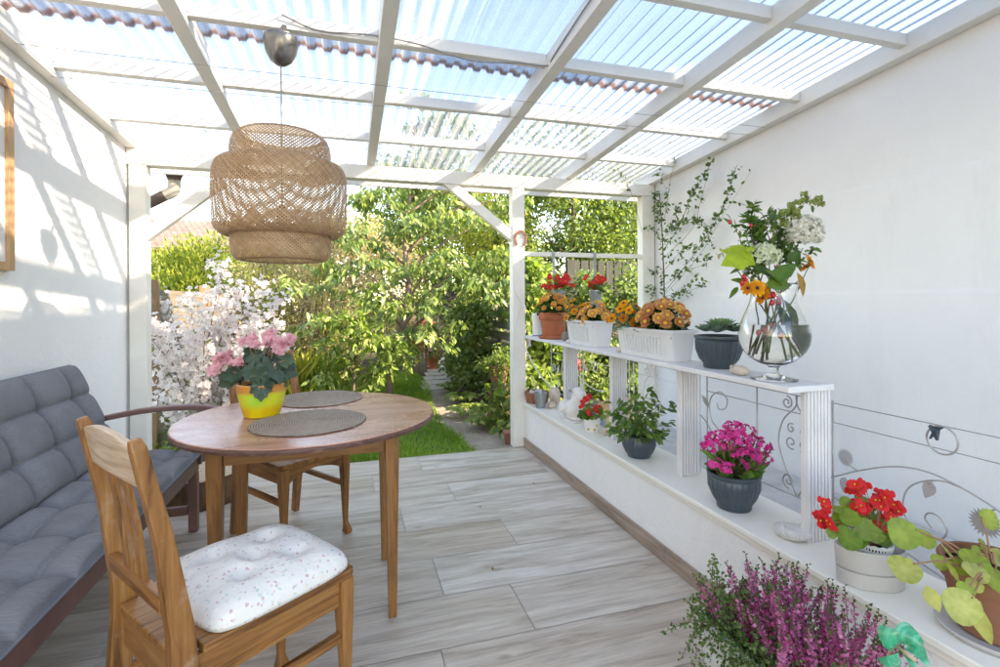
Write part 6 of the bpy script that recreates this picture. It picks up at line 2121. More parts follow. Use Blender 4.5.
HB = scatter_mesh('heather_spikes', BELL, np.array(fl_p + tp_p), frames(np.array(fl_d + tp_d), rand_dirs(len(fl_d) + len(tp_d))), rh_.uniform(.0080, .0125, len(fl_p) + len(tp_p)), [M['heather'], M['heather_tip']], rnd=np.array(fl_r + list(rh_.random(len(tp_p)))))
HB.polygons.foreach_set('material_index', np.concatenate([np.zeros(len(fl_p) * 4), np.ones(len(tp_p) * 4)]).astype(np.int32))
link('heather_spikes', HB, ht)
# trailing small leaved plant over the far left end
tips = []
for i in range(46):
    bx, by = rh_.uniform(-lx_ * .9, lx_ * .2), rh_.uniform(-ly_ * .1, ly_ * .95)
    tips.append(((bx, by, hh - .03), np.array([bx - rh_.uniform(-.05, .10), by + rh_.uniform(-.10, .08), hh + rh_.uniform(-.02, .13)])))
for (u, v) in ((672, 628), (680, 660), (686, 600), (697, 575), (714, 560), (713, 556), (664, 632), (690, 615), (722, 572)):
    w_ = at(u, v, Y=hy1 + random.uniform(-.06, .0)) - C0
    tips.append(((-lx_ * .8, ly_ * .8, hh - .03), w_))
for i in range(60):
    bx, by = rh_.uniform(-lx_ * .98, -lx_ * .3), rh_.uniform(-ly_ * .98, ly_ * .4)
    tips.append(((bx, by, hh - .03), np.array([bx + rh_.uniform(-.09, .03), by + rh_.uniform(-.06, .06), hh + rh_.uniform(-.20, .08)])))
mb = MB(); lp_, ld_ = [], []
for b0, t0 in tips:
    b0 = np.array(b0); md = (b0 + t0) / 2 + np.array([0, 0, .03]) + rh_.normal(0, .012, 3)
    sp = spline([b0, md, t0], 7); mb.tube(sp, .0009, 4)
    for j in range(4, len(sp)):
        for r_ in range(3):
            lp_.append(sp[j] + rh_.normal(0, .005, 3)); ld_.append(rh_.normal(0, 1, 3) + np.array([0, 0, .2]))
for i in range(900):
    lp_.append(np.array([rh_.uniform(-lx_ * 1.02, lx_ * .1), rh_.uniform(-ly_ * .6, ly_ * 1.0), hh + rh_.uniform(-.02, .075)])); ld_.append(rh_.normal(0, 1, 3))
for i in range(1100):
    dz = rh_.random() ** 1.6; lp_.append(np.array([-lx_ - .004 - abs(rh_.normal(0, .014)), rh_.uniform(-ly_, ly_), hh + .03 - dz * .24])); ld_.append(rh_.normal(0, 1, 3) + np.array([-.3, 0, -.4]))
mb.build('creeper_stems', M['twig'], ht, smooth=True)
link('creeper_leaves', scatter_mesh('creeper_leaves', leaf_t(.8, .06, .1, widest=.45), np.array(lp_), frames(np.array(ld_), rand_dirs(len(ld_), 1.0) + np.array([-.2, -.5, 0])), rh_.uniform(.007, .0125, len(lp_)), M['creeper']), ht)

# pinwheel
pw = at(899, 648, Y=.79); pwb = np.array([min(pw[0], hx1 - .03), hy0 + .03, hh - .03])
w = thing('pinwheel', 'shiny green foil pinwheel stuck in the heather trough', 'pinwheel', pwb)
mb = MB(); mb.tube([(0, 0, 0), pw - pwb + np.array([0, 0.012, 0])], .004, 8); mb.build('stick', M['pine_pale'], w, smooth=True)
mb = MB(); mb.tube([pw - pwb + np.array([.004, .014, 0]), pw - pwb + np.array([-.012, -.040, .004])], .0045, 8); mb.build('hub_pin', M['pine_pale'], w, smooth=True)
axis = norm(np.array([-.25, -.9, .3])); xx_ = norm(np.cross(axis, [0, 0, 1])); yy_ = np.cross(xx_, axis)
for kx in range(5):
    a0 = 2 * PI * kx / 5 + .5
    vs, fs = [], []
    nu, nv = 9, 6
    for i in range(nu):
        for j in range(nv):
            t_, e = i / (nu - 1), j / (nv - 1) - .5
            rr2 = .010 + .046 * t_; wd = .070 * math.sin(PI * (t_ * .78 + .12))
            an = a0 + e * wd / max(rr2, .03) * .62 + .35 * t_
            lift = .030 * math.sin(PI * t_) * (.6 + e) + .004
            vs.append(pw - pwb + (xx_ * math.cos(an) + yy_ * math.sin(an)) * rr2 + axis * lift)
    fs = [(i * nv + j, i * nv + j + 1, (i + 1) * nv + j + 1, (i + 1) * nv + j) for i in range(nu - 1) for j in range(nv - 1)]
    mb = MB(); mb.add(vs, fs); mb.build('vane', M['foil'], w, smooth=True)

# ------------------------------------------------------------------ on the posts and the rail
p = at(520, 231, Y=3.934)
hs = thing('horseshoe', 'rust brown horseshoe nailed to the white post', 'horseshoe', (p[0], 3.934, p[2] - .08))
c = at(520.5, 239, Y=3.93); pts = []
for a in np.linspace(-.95, PI + .95, 26): pts.append(np.array([c[0] - p[0] + .050 * math.cos(a), -.008, c[2] - (p[2] - .08) + .062 * math.sin(a) - .0]))
mb = MB(); mb.sweep(pts, .011, .021, up=(0, 1, 0)) if False else mb.sweep(pts, .020, .010, up=(0, 1, 0)); mb.build('shoe', M['horseshoe'], hs)
wire('rope_light', spline([at(524, 344, Y=3.93), at(530, 358, Y=3.925), at(540, 375, Y=3.90), at(549, 385, Y=3.88), at(554, 394, Y=3.85)], 6), .006, M['white_cable'],
     'white cable looping down from the post under the shelf', 'cable', seg=8)
wire('post_cable', spline([at(513.5, 270, Y=3.93), at(514.5, 290, Y=3.925), at(521, 305, Y=3.924), at(515, 330, Y=3.924), at(513, 380, Y=3.926), at(511, 410, Y=3.926), at(512, 425, Y=3.926)], 6), .003, M['white_cable'],
     'thin white cable running down the middle post', 'cable', seg=6)

ry_ = 3.955
for (hu, fu0, fu1, fv, pv0, pv1, lab) in ((553, 542, 575, 277, 287, 300, 'red begonia in a zinc wall pot hooked on the rail, nearer the post'), (594.5, 584, 607, 283, 288, 312, 'smaller red begonia in a zinc cone pot hooked on the rail, farther from the post')):
    tp = at(hu, 253, Y=3.953); c0 = at((fu0 + fu1) / 2, pv0 + 2, Y=3.90)
    b = thing('hanging_pot', lab, 'hanging pot', (c0[0], c0[1], c0[2] - .2), 0, 'hanging zinc pots on the rail')
    o_ = np.array(b.location)
    zr = ra[2] + .024
    mb = MB(); mb.sweep([np.array([tp[0], 4.006, zr - .05]) - o_, np.array([tp[0], 4.004, zr]) - o_, np.array([tp[0], 3.975, zr + .008]) - o_, np.array([tp[0], 3.947, zr]) - o_, np.array([tp[0], 3.944, zr - .05]) - o_, np.array([(tp[0] + c0[0]) / 2, 3.94, c0[2] + .02]) - o_, np.array([c0[0], 3.94, c0[2] - .02]) - o_], .022, .003, up=(0, 1, 0))
    mb.build('hook', M['zinc'], b)
    pot_obj(b, [(.026, .0), (.030, .004), (.062, .19), (.066, .192), (.066, .198), (.060, .198), (.055, .17), (.001, .165)], M['zinc'], 28)
    soil(b, .056, .178)
    sM = mpp(c0)
    fl = [np.array([random.gauss(0, .42), random.gauss(-.2, .4), random.uniform(-.1, 1)]) * np.array([(fu1 - fu0) / 2 * sM, .07, .10]) + np.array([0, 0, .215]) for _ in range(26 if hu < 560 else 15)]
    begonia(b, .18, (fu1 - fu0) / 2 * sM * 1.0, .11, 60, .03, .055, M['beg_fresh'], fl, 1.15, 1.7)
# ------------------------------------------------------------------ garden: trees, shrubs, fences, house
def branch_tree(root, trunk_pts, r0, tips, bark, name='trunk', limb_r=.022):
    """tapered trunk with limbs to the given tips (local coordinates)"""
    sp = spline(trunk_pts, 6); n = len(sp)
    mb = MB(); mb.tube(sp, [r0 * (1 - .72 * i / (n - 1)) for i in range(n)], 10)
    o = mb.build(name, bark, root, smooth=True)
    lm = MB()
    for t in tips:
        t = np.array(t)
        j = min(range(n), key=lambda i: abs(sp[i][2] - max(t[2] - .55 * np.linalg.norm(t[:2] - sp[i][:2]), sp[int(n * .2)][2])))
        b = sp[j]; md = (b + t) / 2 + np.array([0, 0, .12 * np.linalg.norm(t - b)]) + rng.normal(0, .05, 3)
        q_ = spline([b, md, t], 5); rr = min(limb_r, r0 * .6)
        lm.tube(q_, [rr * (1 - .85 * i / (len(q_) - 1)) for i in range(len(q_))], 6)
    lm.build('limbs', bark, root, smooth=True)
    return sp


def leafy(parent, name, centers, radii, n_per, tm, s0, s1, mat, droop=0.0, upn=1.2, rg=rng, flat=.75, radial=.5, keep=None):
    C_, D_ = [], []
    for c, r in zip(centers, radii):
        k = max(int(n_per * (r / np.mean(radii)) ** 2), 4)
        d = rand_dirs(k, 0, rg); rr = r * rg.random(k)[:, None] ** .5
        C_.append(np.array(c) + d * rr * np.array([1, 1, flat])); D_.append(d)
    P_ = np.concatenate(C_); D_ = np.concatenate(D_)
    if keep is not None:
        k_ = keep(P_); P_, D_ = P_[k_], D_[k_]
    ld = norm(D_ * radial + rg.normal(0, .5, P_.shape) + np.array([0, 0, -droop]))
    nr = rand_dirs(len(P_), upn, rg)
    tone = np.clip(rg.normal(.45, .22, len(P_)), 0, 1)
    return link(name, scatter_mesh(name, tm, P_, frames(ld, nr), rg.uniform(s0, s1, len(P_)), mat, rnd=tone), parent)


def blob_centers(c, rx, ry, rz, n, rg, lo=-1.0, shell=.55):
    d = rand_dirs(n * 3, 0, rg); d = d[d[:, 2] > lo][:n]
    r = shell + (1 - shell) * rg.random((len(d), 1))
    w = 1 + .16 * np.sin(d @ rg.normal(0, 3.2, (3, 1)) + 1.0)
    return np.array(c) + d * r * w * np.array([rx, ry, rz])


def tree(name, label, loc, crown_c, rx, ry, rz, n_cl, r_cl, n_per, tm, s0, s1, mat, bark=None, trunk=None, r0=.10, seed=1, droop=.2, group=None, cat='tree', keep=None, lo=-1.0, shell=.55, flat=.75):
    rg = np.random.default_rng(seed)
    t = thing(name, label, cat, loc, 0, group)
    cc = blob_centers(crown_c, rx, ry, rz, n_cl, rg, lo, shell)
    leafy(t, 'crown' if cat == 'tree' else 'foliage', cc, rg.uniform(.6, 1.3, len(cc)) * r_cl, n_per, tm, s0, s1, mat, droop, 1.2, rg, flat, keep=keep)
    trunk = trunk or [(0, 0, 0), (.03, 0, crown_c[2] * .4), (crown_c[0] * .5, crown_c[1] * .5, crown_c[2] * .8), (crown_c[0], crown_c[1], crown_c[2] + rz * .5)]
    branch_tree(t, trunk, r0, cc[::max(1, len(cc) // 16)], bark or M['bark'])
    return t


BIG = leaf_t(.40, .07, .22, widest=.42)
OVAL = leaf_small(.58, .1, .12)
THIN = leaf_small(.22, .05, .15)

# ---- cherry tree in the middle of the lawn: drooping leaf sprays, layered limbs
rg = np.random.default_rng(21)
cb = at(389, 396, Z=GZ); CB = np.array([cb[0], min(cb[1], 7.0), GZ])
ct = thing('cherry_tree', 'cherry tree with long drooping bright leaves in the middle of the garden', 'tree', CB)
L_ = lambda u, v, dy=0.0: at(u, v, Y=CB[1] + dy) - CB
trk = [(0, 0, 0), (.03, 0, .5), L_(403, 320), L_(409, 285), L_(406, 262), L_(405, 235), L_(411, 190), L_(415, 130)]
cent = []
lay = [(340, 372, 325, -.6, 3), (352, 330, 352, -.9, 4), (420, 330, 318, -.7, 4), (390, 345, 330, -.3, 4), (372, 300, 306, -.5, 5), (440, 300, 296, -.8, 4), (475, 288, 285, -1.0, 4), (500, 282, 278, -1.0, 4), (350, 285, 270, -.2, 4), (330, 268, 262, 0, 3),
       (385, 262, 252, -.4, 5), (430, 258, 250, -.4, 5), (465, 262, 255, -.6, 5), (500, 258, 245, -.6, 5), (355, 238, 235, 0, 5), (400, 225, 220, 0, 6), (445, 222, 215, -.2, 6), (490, 222, 215, -.4, 5), (375, 200, 195, .1, 6), (420, 190, 185, .1, 6), (460, 190, 185, 0, 6), (505, 200, 195, -.2, 4), (395, 165, 160, .2, 6), (440, 155, 150, .2, 6), (480, 165, 160, .1, 5), (420, 120, 115, .2, 6), (450, 125, 120, .2, 4)]
tips = []
for (u, v, _, dy, m_) in lay:
    c = L_(u, v, dy); tips.append(c)
    for i in range(m_):
        cent.append(c + rg.normal(0, 1, 3) * np.array([.24, .30, .085]))
cent = np.array(cent)
P_, D_ = [], []
for c in cent:                                                     # each spray: a twig with leaves hanging off it
    a = rg.random() * 6.28; dirn = np.array([math.cos(a), math.sin(a), -.25])
    k = 46
    t_ = rg.random(k)
    P_.append(c + dirn * (t_[:, None] - .4) * .50 + rg.normal(0, .045, (k, 3)))
    side = np.cross(dirn, [0, 0, 1.0])
    D_.append(dirn * .5 + side * rg.choice([-1, 1], (k, 1)) * .8 + np.array([0, 0, -.75]) + rg.normal(0, .3, (k, 3)))
P_ = np.concatenate(P_); D_ = np.concatenate(D_)
link('crown', scatter_mesh('crown', BIG, P_, frames(D_, rand_dirs(len(P_), 1.3, rg)), rg.uniform(.075, .135, len(P_)), M['cherry_leaf'], rnd=np.clip(rg.normal(.5, .25, len(P_)), 0, 1)), ct)
branch_tree(ct, trk, .055, tips, M['cherry_bark'], limb_r=.02)

# low bright leafed branch cluster in front of it
rg = np.random.default_rng(22)
p = at(352, 398, Z=GZ); p[1] = min(p[1], 6.2); p = np.array([at(352, 380, Y=6.2)[0], 6.2, GZ])
bs = thing('leafy_bush', 'low bush of large pale sunlit leaves left of the cherry tree', 'bush', p)
Lb = lambda u, v, dy=0.0: at(u, v, Y=p[1] + dy) - p
cc = [Lb(u, v, dy) for u, v, dy in ((335, 318, 0), (355, 322, -.2), (375, 335, -.2), (395, 345, -.1), (360, 345, -.1), (385, 365, 0), (345, 360, .1), (370, 372, .1), (405, 360, .1), (330, 345, .1))]
leafy(bs, 'foliage', cc, [.17] * len(cc), 62, BIG, .075, .135, M['vine_leaf'], .35, 1.3, rg)
branch_tree(bs, [(0, 0, 0), (.02, 0, .3), (.03, .02, .6)], .02, cc, M['twig'], 'stem', .010)

# ---- dry straw coloured tall shrub
rg = np.random.default_rng(23)
p = np.array([at(290, 390, Y=8.2)[0], 8.2, GZ])
t = thing('dry_shrub', 'tall straggly half dry shrub of thin straw coloured twigs', 'shrub', p)
Lb = lambda u, v, dy=0.0: at(u, v, Y=p[1] + dy) - p
cc = [Lb(rg.uniform(238, 350), rg.uniform(222, 385), rg.uniform(-.7, .7)) for _ in range(190)]
cc = [c for c in cc if c[2] < 3.0 - .9 * (c[0] / 1.3) ** 2]
leafy(t, 'foliage', cc, rg.uniform(.16, .34, len(cc)), 120, OVAL, .022, .05, M['dry_leaf'], .1, .6, rg, .9)
cc2 = [Lb(rg.uniform(240, 345), rg.uniform(270, 395), rg.uniform(-.6, -.2)) for _ in range(36)]
leafy(t, 'green_shoots', cc2, rg.uniform(.12, .26, len(cc2)), 70, OVAL, .03, .06, M['hedge_yel'], .1, .8, rg, 1.2)
mb = MB()
for i in range(150):
    c = cc[rg.integers(len(cc))]; b0 = np.array([c[0] * .35 + rg.normal(0, .15), c[1] * .4, 0])
    mb.tube(spline([b0, (b0 + c) / 2 + rg.normal(0, .12, 3), c, c + rg.normal(0, .2, 3) + np.array([0, 0, .15])], 4), [.010 * (1 - i_ / 14) for i_ in range(13)], 4)
mb.build('twigs', M['twig'], t, smooth=True)
# fine golden grass-like growth at its foot
rg = np.random.default_rng(24)
for (u, lab, mt, n_) in ((268, 'loose clump of yellow green grassy stems at the foot of the dry shrub', 'hedge_yel', 320), (325, 'fresh green leafy clump between dry shrub and pale bush', 'vine_leaf', 260), (300, 'yellowish feathery clump before the dry shrub', 'hedge_yel', 300)):
    p = np.array([at(u, 392, Y=6.6)[0], 6.6 + rg.uniform(-.2, .3), GZ])
    t = thing('grassy_clump', lab, 'plant', p)
    n = n_; b0 = np.column_stack([rg.normal(0, .14, n), rg.normal(0, .14, n), rg.uniform(0, .5, n)])
    d = norm(np.column_stack([rg.normal(0, .5, n), rg.normal(0, .5, n), np.ones(n)]))
    link('foliage', scatter_mesh('foliage', leaf_t(.13, .02, .25), b0, frames(d, rand_dirs(n, 0, rg)), rg.uniform(.14, .34, n), M[mt]), t)

# ---- cypress hedge and boundary fence on the left
rg = np.random.default_rng(25)
for i, (u, Y_, zt, w, lab) in enumerate(((168, 9.6, 2.25, .85, 'yellow green cypress bush behind the left fence, beside the post'), (205, 9.2, 2.45, .85, 'yellow green cypress bush with brightest tips behind the left fence'), (238, 10.2, 2.35, .9, 'darker cypress bush behind the left fence, beside the dry shrub'), (143, 10.6, 2.2, .9, 'cypress bush half hidden by the left post'))):
    p = np.array([at(u, 300, Y=Y_)[0], Y_, GZ]); p[0] = min(p[0], -1.85 - w * .3)
    t = thing('cypress', lab, 'shrub', p, 0, 'cypress bushes behind the left fence')
    cc = blob_centers((0, 0, zt * .5), w, w * .8, zt * .5, 80, rg, -1, .5)
    C_, D_ = [], []
    for c in cc:
        k = 75; d = rand_dirs(k, .5, rg); C_.append(c + d * rg.random((k, 1)) ** .5 * .22); D_.append(d + np.array([0, 0, .8]) + norm(c - np.array([0, 0, zt * .5])) * .7)
    C_ = np.concatenate(C_); D_ = np.concatenate(D_)
    link('foliage', scatter_mesh('foliage', leaf_small(.35, .05, .1), C_, frames(D_, rand_dirs(len(C_), 0, rg)), rg.uniform(.05, .11, len(C_)), M['conifer'], rnd=np.clip(rg.normal(.45, .25, len(C_)), 0, 1)), t)
    branch_tree(t, [(0, 0, 0), (.02, 0, zt * .4), (0, 0, zt * .9)], .05, cc[::8], M['bark'])

fx_ = -1.58
lf_ = thing('board_fence', 'silvery horizontal board fence running away behind the white blossom bush', 'fence', (fx_, 6.2, GZ))
for (ya, yb_) in ((4.85, 6.35), (6.45, 7.95), (8.05, 9.5)):
    for k in range(9):
        mb = MB(); z = .02 + k * .157
        mb.box(fx_ - .012 - .01 * (k % 2), fx_ + .006 - .01 * (k % 2), ya, yb_, GZ + z, GZ + z + .145); mb.build('board', M['fence_pale'], lf_, world=True)
for y in (4.82, 6.40, 8.0, 9.52):
    mb = MB(); mb.box(fx_ - .035, fx_ + .055, y - .045, y + .045, GZ - .1, GZ + 1.50); mb.build('post', M['fence_tan'], lf_, world=True, bevel=.004)

# ---- white blossom bush in a dark tub outside the left post
rg = np.random.default_rng(26)
WB = np.array([at(207, 430, Y=4.45)[0], 4.45, GZ])
wb = thing('blossom_bush', 'white blossoming bush packed with small white flowers behind the bench', 'shrub', WB)
Lb = lambda u, v, dy=0.0: at(u, v, Y=WB[1] + dy) - WB
ends = [(222, 268), (264, 285), (280, 300), (208, 295), (240, 290), (190, 300), (165, 305), (155, 325), (150, 350), (175, 330), (205, 320), (230, 318), (255, 318), (275, 325), (283, 340), (165, 375), (180, 355), (210, 350), (235, 345), (262, 345), (158, 400), (178, 395), (200, 385), (225, 378), (190, 415), (215, 408), (240, 372), (172, 415), (228, 300), (195, 340), (245, 330), (218, 332), (280, 360), (148, 335)]
bp, bd, lp_, ld_ = [], [], [], []
mb = MB()
for (u, v) in ends:
    e = Lb(u, v, rg.normal(0, .16)); st = np.array([rg.normal(0, .05), rg.normal(0, .05), .12])
    md = st * .45 + e * .55 + np.array([-(e[0]) * .22, 0, .02]) + rg.normal(0, .02, 3)
    sp = spline([st, md, e], 10); mb.tube(sp, [.009 * (1 - .8 * i / 20) for i in range(21)], 5)
    for j in range(7, 21):
        m_ = 3 if j < 11 else 8
        for _ in range(m_):
            o_ = rg.normal(0, .036, 3); bp.append(sp[j] + o_); bd.append(o_ + rg.normal(0, .03, 3) + np.array([.0, -.03, .015]))
        if rg.random() < .55: lp_.append(sp[j] + rg.normal(0, .04, 3)); ld_.append(rg.normal(0, 1, 3))
    for _ in range(18):
        o_ = rg.normal(0, .045, 3) * np.array([1, 1, 1.2]); bp.append(e + o_); bd.append(o_ + np.array([.01, -.03, .02]))
mb.build('branches', M['twig'], wb, smooth=True)
V_, F_ = [], []
for k in range(5):
    a = 2 * PI * k / 5; c, s_ = math.cos(a), math.sin(a); o = len(V_)
    for r_, hw, z in ((.1, .10, 0), (.55, .36, .16), (1.0, .22, .22 + .05 * (k % 2))):
        for sg in (-1, 1): V_.append((r_ * c - sg * hw * s_, r_ * s_ + sg * hw * c, z))
    for i in range(2): F_.append((o + 2 * i, o + 2 * i + 1, o + 2 * i + 3, o + 2 * i + 2, 0))
V_, F_ = disc_dome(.13, .12, .02, 1, V_, F_, 6)
BLO = tmpl_of(V_, F_)
bp, bd = np.array(bp), norm(np.array(bd))
link('blossoms', scatter_mesh('blossoms', BLO, bp, frames(np.cross(bd, rand_dirs(len(bd), 0, rg)), bd), rg.uniform(.016, .027, len(bp)), [M['white_blossom'], M['blossom_eye']]), wb)
link('leaves', scatter_mesh('leaves', LEAF, np.array(lp_), frames(np.array(ld_), rand_dirs(len(ld_), .8, rg)), rg.uniform(.03, .055, len(lp_)), M['ivy']), wb)
mb = MB(); mb.lathe([(.13, 0), (.17, .22), (.18, .24), (.165, .24), (.15, .18), (.001, .18)], 28); mb.build('tub', m_plain('dark tub', (.05, .047, .045), None, 6, .6), wb, smooth=True, auto=40)
rg = np.random.default_rng(27)
for (u, Y_, lab) in ((158, 4.35, 'small green plant growing at the foot of the left post'), (196, 4.9, 'leafy undergrowth clump behind the blossom bush tub')):
    p = np.array([at(u, 440, Y=Y_)[0], Y_, GZ]); t = thing('green_plant', lab, 'plant', p)
    cc = rg.normal(0, .1, (7, 3)) + np.array([0, 0, .18]); leafy(t, 'foliage', cc, [.1] * 7, 22, LEAF, .05, .09, M['hedge_mid'], .1, 1.2, rg)
    branch_tree(t, [(0, 0, 0), (0, .01, .1), (0, 0, .2)], .008, cc, M['stem'], 'stem', .004)

# ---- right boundary: slat fence, ivy, fern, pots
sfn = thing('slat_fence', 'mossy grey horizontal slat fence half covered by ivy along the path', 'fence', (1.98, 6.6, GZ))
for k in range(8):
    mb = MB(); z = .06 + k * .145; mb.box(1.98, 1.998, 5.75, 9.6, GZ + z, GZ + z + .105); mb.build('slat', M['fence_side'], sfn, world=True)
for y in (5.78, 7.0, 8.3, 9.55):
    mb = MB(); mb.box(1.999, 2.07, y - .035, y + .035, GZ - .05, GZ + 1.25); mb.build('post', M['fence_side'], sfn, world=True)


def ivy_mass(name, label, pts, radii, n_per, tm, s0, s1, mat, cat, seed, base, droop=.3, group=None):
    rg = np.random.default_rng(seed)
    t = thing(name, label, cat, base, 0, group)
    b = np.array(base)
    cc = [np.array(q_) - b for q_ in pts]
    leafy(t, 'foliage', cc, radii, n_per, tm, s0, s1, mat, droop, 1.0, rg)
    branch_tree(t, [(0, 0, 0), (.02, 0, .3), (0, .02, max(c[2] for c in cc) * .8)], .02, cc[::3], M['twig'], 'stem', .008)
    return t


rg = np.random.default_rng(28)
pts = [at(rg.uniform(446, 492), rg.uniform(305, 385), Y=rg.uniform(6.3, 8.4)) for _ in range(60)]
for p in pts: p[0] = np.clip(p[0], 1.62, 2.1)
pts = [p for p in pts if p[2] > .05]
ivy_mass('ivy', 'dark ivy bush climbing the slat fence beside the path', pts, rg.uniform(.14, .3, len(pts)), 130, LEAF_B, .045, .085, M['ivy'], 'ivy', 281, (1.9, 7.2, GZ))
pts = [np.array([rg.uniform(1.82, 2.0), rg.uniform(5.7, 6.7), rg.uniform(.0, .55)]) for _ in range(18)]
ivy_mass('ivy', 'ivy trailing low over the slat fence behind the potted stump', pts, rg.uniform(.12, .22, len(pts)), 70, LEAF_B, .045, .08, M['ivy'], 'ivy', 282, (1.9, 6.2, GZ))
fern = leaf_t(.30, .04, .25)
for i, (u, v, lab) in enumerate(((468, 418, 'fresh green ferny plant at the path edge, nearest the terrace of the row'), (486, 428, 'small ferny plant between path and post'), (462, 404, 'fresh green ferny plant at the path edge, in the middle of the row'), (452, 393, 'fresh green ferny plant at the path edge, farthest of the row'))):
    p = at(u, v, Z=GZ); rg = np.random.default_rng(30 + i)
    t = thing('fern', lab, 'plant', p, 0, 'ferny plants along the path')
    P_, D_ = [], []
    for f_ in range(16):
        a = rg.random() * 6.28; L = rg.uniform(.12, .24)
        for t_ in np.linspace(.15, 1, 11):
            c = np.array([math.cos(a) * L * t_, math.sin(a) * L * t_, .30 * t_ - .20 * t_ * t_ + .02])
            for sg in (-1, 1):
                P_.append(c); D_.append(np.array([math.cos(a), math.sin(a), 0]) * .6 + sg * np.array([-math.sin(a), math.cos(a), 0]) + np.array([0, 0, -.1]))
    link('fronds', scatter_mesh('fronds', fern, np.array(P_), frames(np.array(D_), rand_dirs(len(P_), 2.5, rg)), rg.uniform(.05, .10, len(P_)), M['vine_leaf']), t)
sp_ = at(499, 432, Y=5.15); SX = sp_[0]
mb = MB(); n = 18; mb.loft([[(r * math.cos(a) * (1 + .1 * math.sin(3 * a)), r * math.sin(a), z) for a in np.linspace(0, 2 * PI, n, endpoint=False)] for r, z in ((.15, 0), (.115, .1), (.10, .3), (.115, .40), (.11, .41))])
o = mb.build('tree_stump', M['log_bark'], smooth=True, auto=60); o.location = (SX, 5.15, GZ); tag(o, 'weathered tree stump carrying a terracotta pot beside the path', 'tree stump')
t = thing('stump_pot', 'terracotta pot of trailing green plant standing on the tree stump', 'potted plant', (SX, 5.15, GZ + .4105))
pot_obj(t, [(.075, 0), (.105, .17), (.115, .172), (.115, .21), (.10, .21), (.095, .18), (.001, .17)], M['terracotta_old'], 30)
rg = np.random.default_rng(34); cc = rg.normal(0, .08, (22, 3)) * np.array([1.1, 1.1, .9]) + np.array([-.02, -.03, .22]); leafy(t, 'foliage', cc, [.10] * 22, 40, LEAF, .03, .055, M['hedge_mid'], .4, 1, rg)
p = at(505, 438, Y=4.6)
t = thing('green_plant', 'broad leaved green plant at the foot of the middle post', 'plant', (p[0] + .05, 4.75, GZ))
cc = rg.normal(0, .12, (12, 3)) * np.array([1, 1, 1]) + np.array([0, 0, .2]); leafy(t, 'foliage', cc, [.11] * 12, 26, LEAF_B, .05, .09, M['hedge_mid'], .2, 1, rg); branch_tree(t, [(0, 0, 0), (0, .01, .1), (0, 0, .2)], .008, cc, M['stem'], 'stem', .004)
p = at(507, 440, Y=4.35)
o = thing('clay_pot', 'small terracotta pot with green sprouts half hidden behind the middle post', 'pot', (p[0] + .03, 4.35, GZ)); pot_obj(o, [(.045, 0), (.06, .09), (.068, .092), (.068, .115), (.06, .115), (.001, .09)], M['terracotta_old'], 24)

# pots with pink and red flowers at the far end of the lawn
rg = np.random.default_rng(35)
for (u, v, Y_, hang, lab, me_) in ((433, 362, 9.6, 0, 'little terracotta pot of pink flowers standing at the far end of the lawn', ROSE_P), (426, 345, 9.2, 1, 'terracotta pot of red flowers on a pole beyond the lawn, left of the gate', BEGC), (418, 352, 9.0, 1, 'terracotta pot of coral flowers on a short pole, under the cherry leaves', BEGC)):
    p = at(u, v, Y=Y_); z0 = GZ if not hang else p[2]
    t = thing('garden_pot', lab, 'potted plant', (p[0], Y_, z0), 0, 'flower pots beyond the lawn')
    pot_obj(t, [(.08, 0), (.12, .19), (.135, .192), (.135, .235), (.12, .235), (.001, .2)], M['terracotta'], 24)
    if hang:
        mb = MB(); mb.tube([(0, 0, GZ - z0), (0, 0, .004)], .018, 8); mb.build('pole', M['fence_tan'], t)
    cc = rg.normal(0, .08, (8, 3)) + np.array([0, 0, .32]); leafy(t, 'foliage', cc, [.1] * 8, 22, LEAF_B, .04, .07, M['hedge_mid'], .1, 1, rg)
    for i in range(16):
        d = rand_dirs(1, .4)[0]; link('flower', me_, t, np.array([0, 0, .33]) + d * .16, rot_to(d + np.array([0, -.6, .2])), 2.4)

gp = at(447, 345, Y=13.0)
t = thing('garden_gate', 'weathered wooden gate of upright boards at the end of the path', 'gate', (gp[0], 13.0, GZ))
for i in range(7):
    mb = MB(); mb.box(-.52 + i * .15, -.52 + i * .15 + .13, -.012, .012, .05, 1.75 + .04 * math.sin(i * 2)); mb.build('board', M['fence_grey'], t)
for z in (.4, 1.4):
    mb = MB(); mb.box(-.52, .52, .0125, .05, z, z + .09); mb.build('ledge_rail', M['fence_grey'], t)
for x in (-.62, .56):
    mb = MB(); mb.box(x, x + .09, -.03, .07, -.05, 1.95); mb.build('post', M['fence_tan'], t)

# upright board fence behind the hanging pots
fb = at(590, 262, Y=7.1)
t = thing('upright_fence', 'grey upright board fence panel seen behind the hanging zinc pots', 'fence', (fb[0], 7.1, GZ))
for i in range(12):
    mb = MB(); x = -.30 + i * .145
    mb.box(x, x + .115, -.011, .011, .03, fb[2] - GZ + .02); mb.build('board', M['fence_grey'], t)
for z in (.35, 1.45):
    mb = MB(); mb.box(-.32, 1.44, .0115, .05, z, z + .08); mb.build('cross_rail', M['fence_grey'], t)
mb = MB(); mb.box(-.40, -.31, -.04, .05, -.05, fb[2] - GZ + .03); mb.build('post', M['fence_grey'], t)

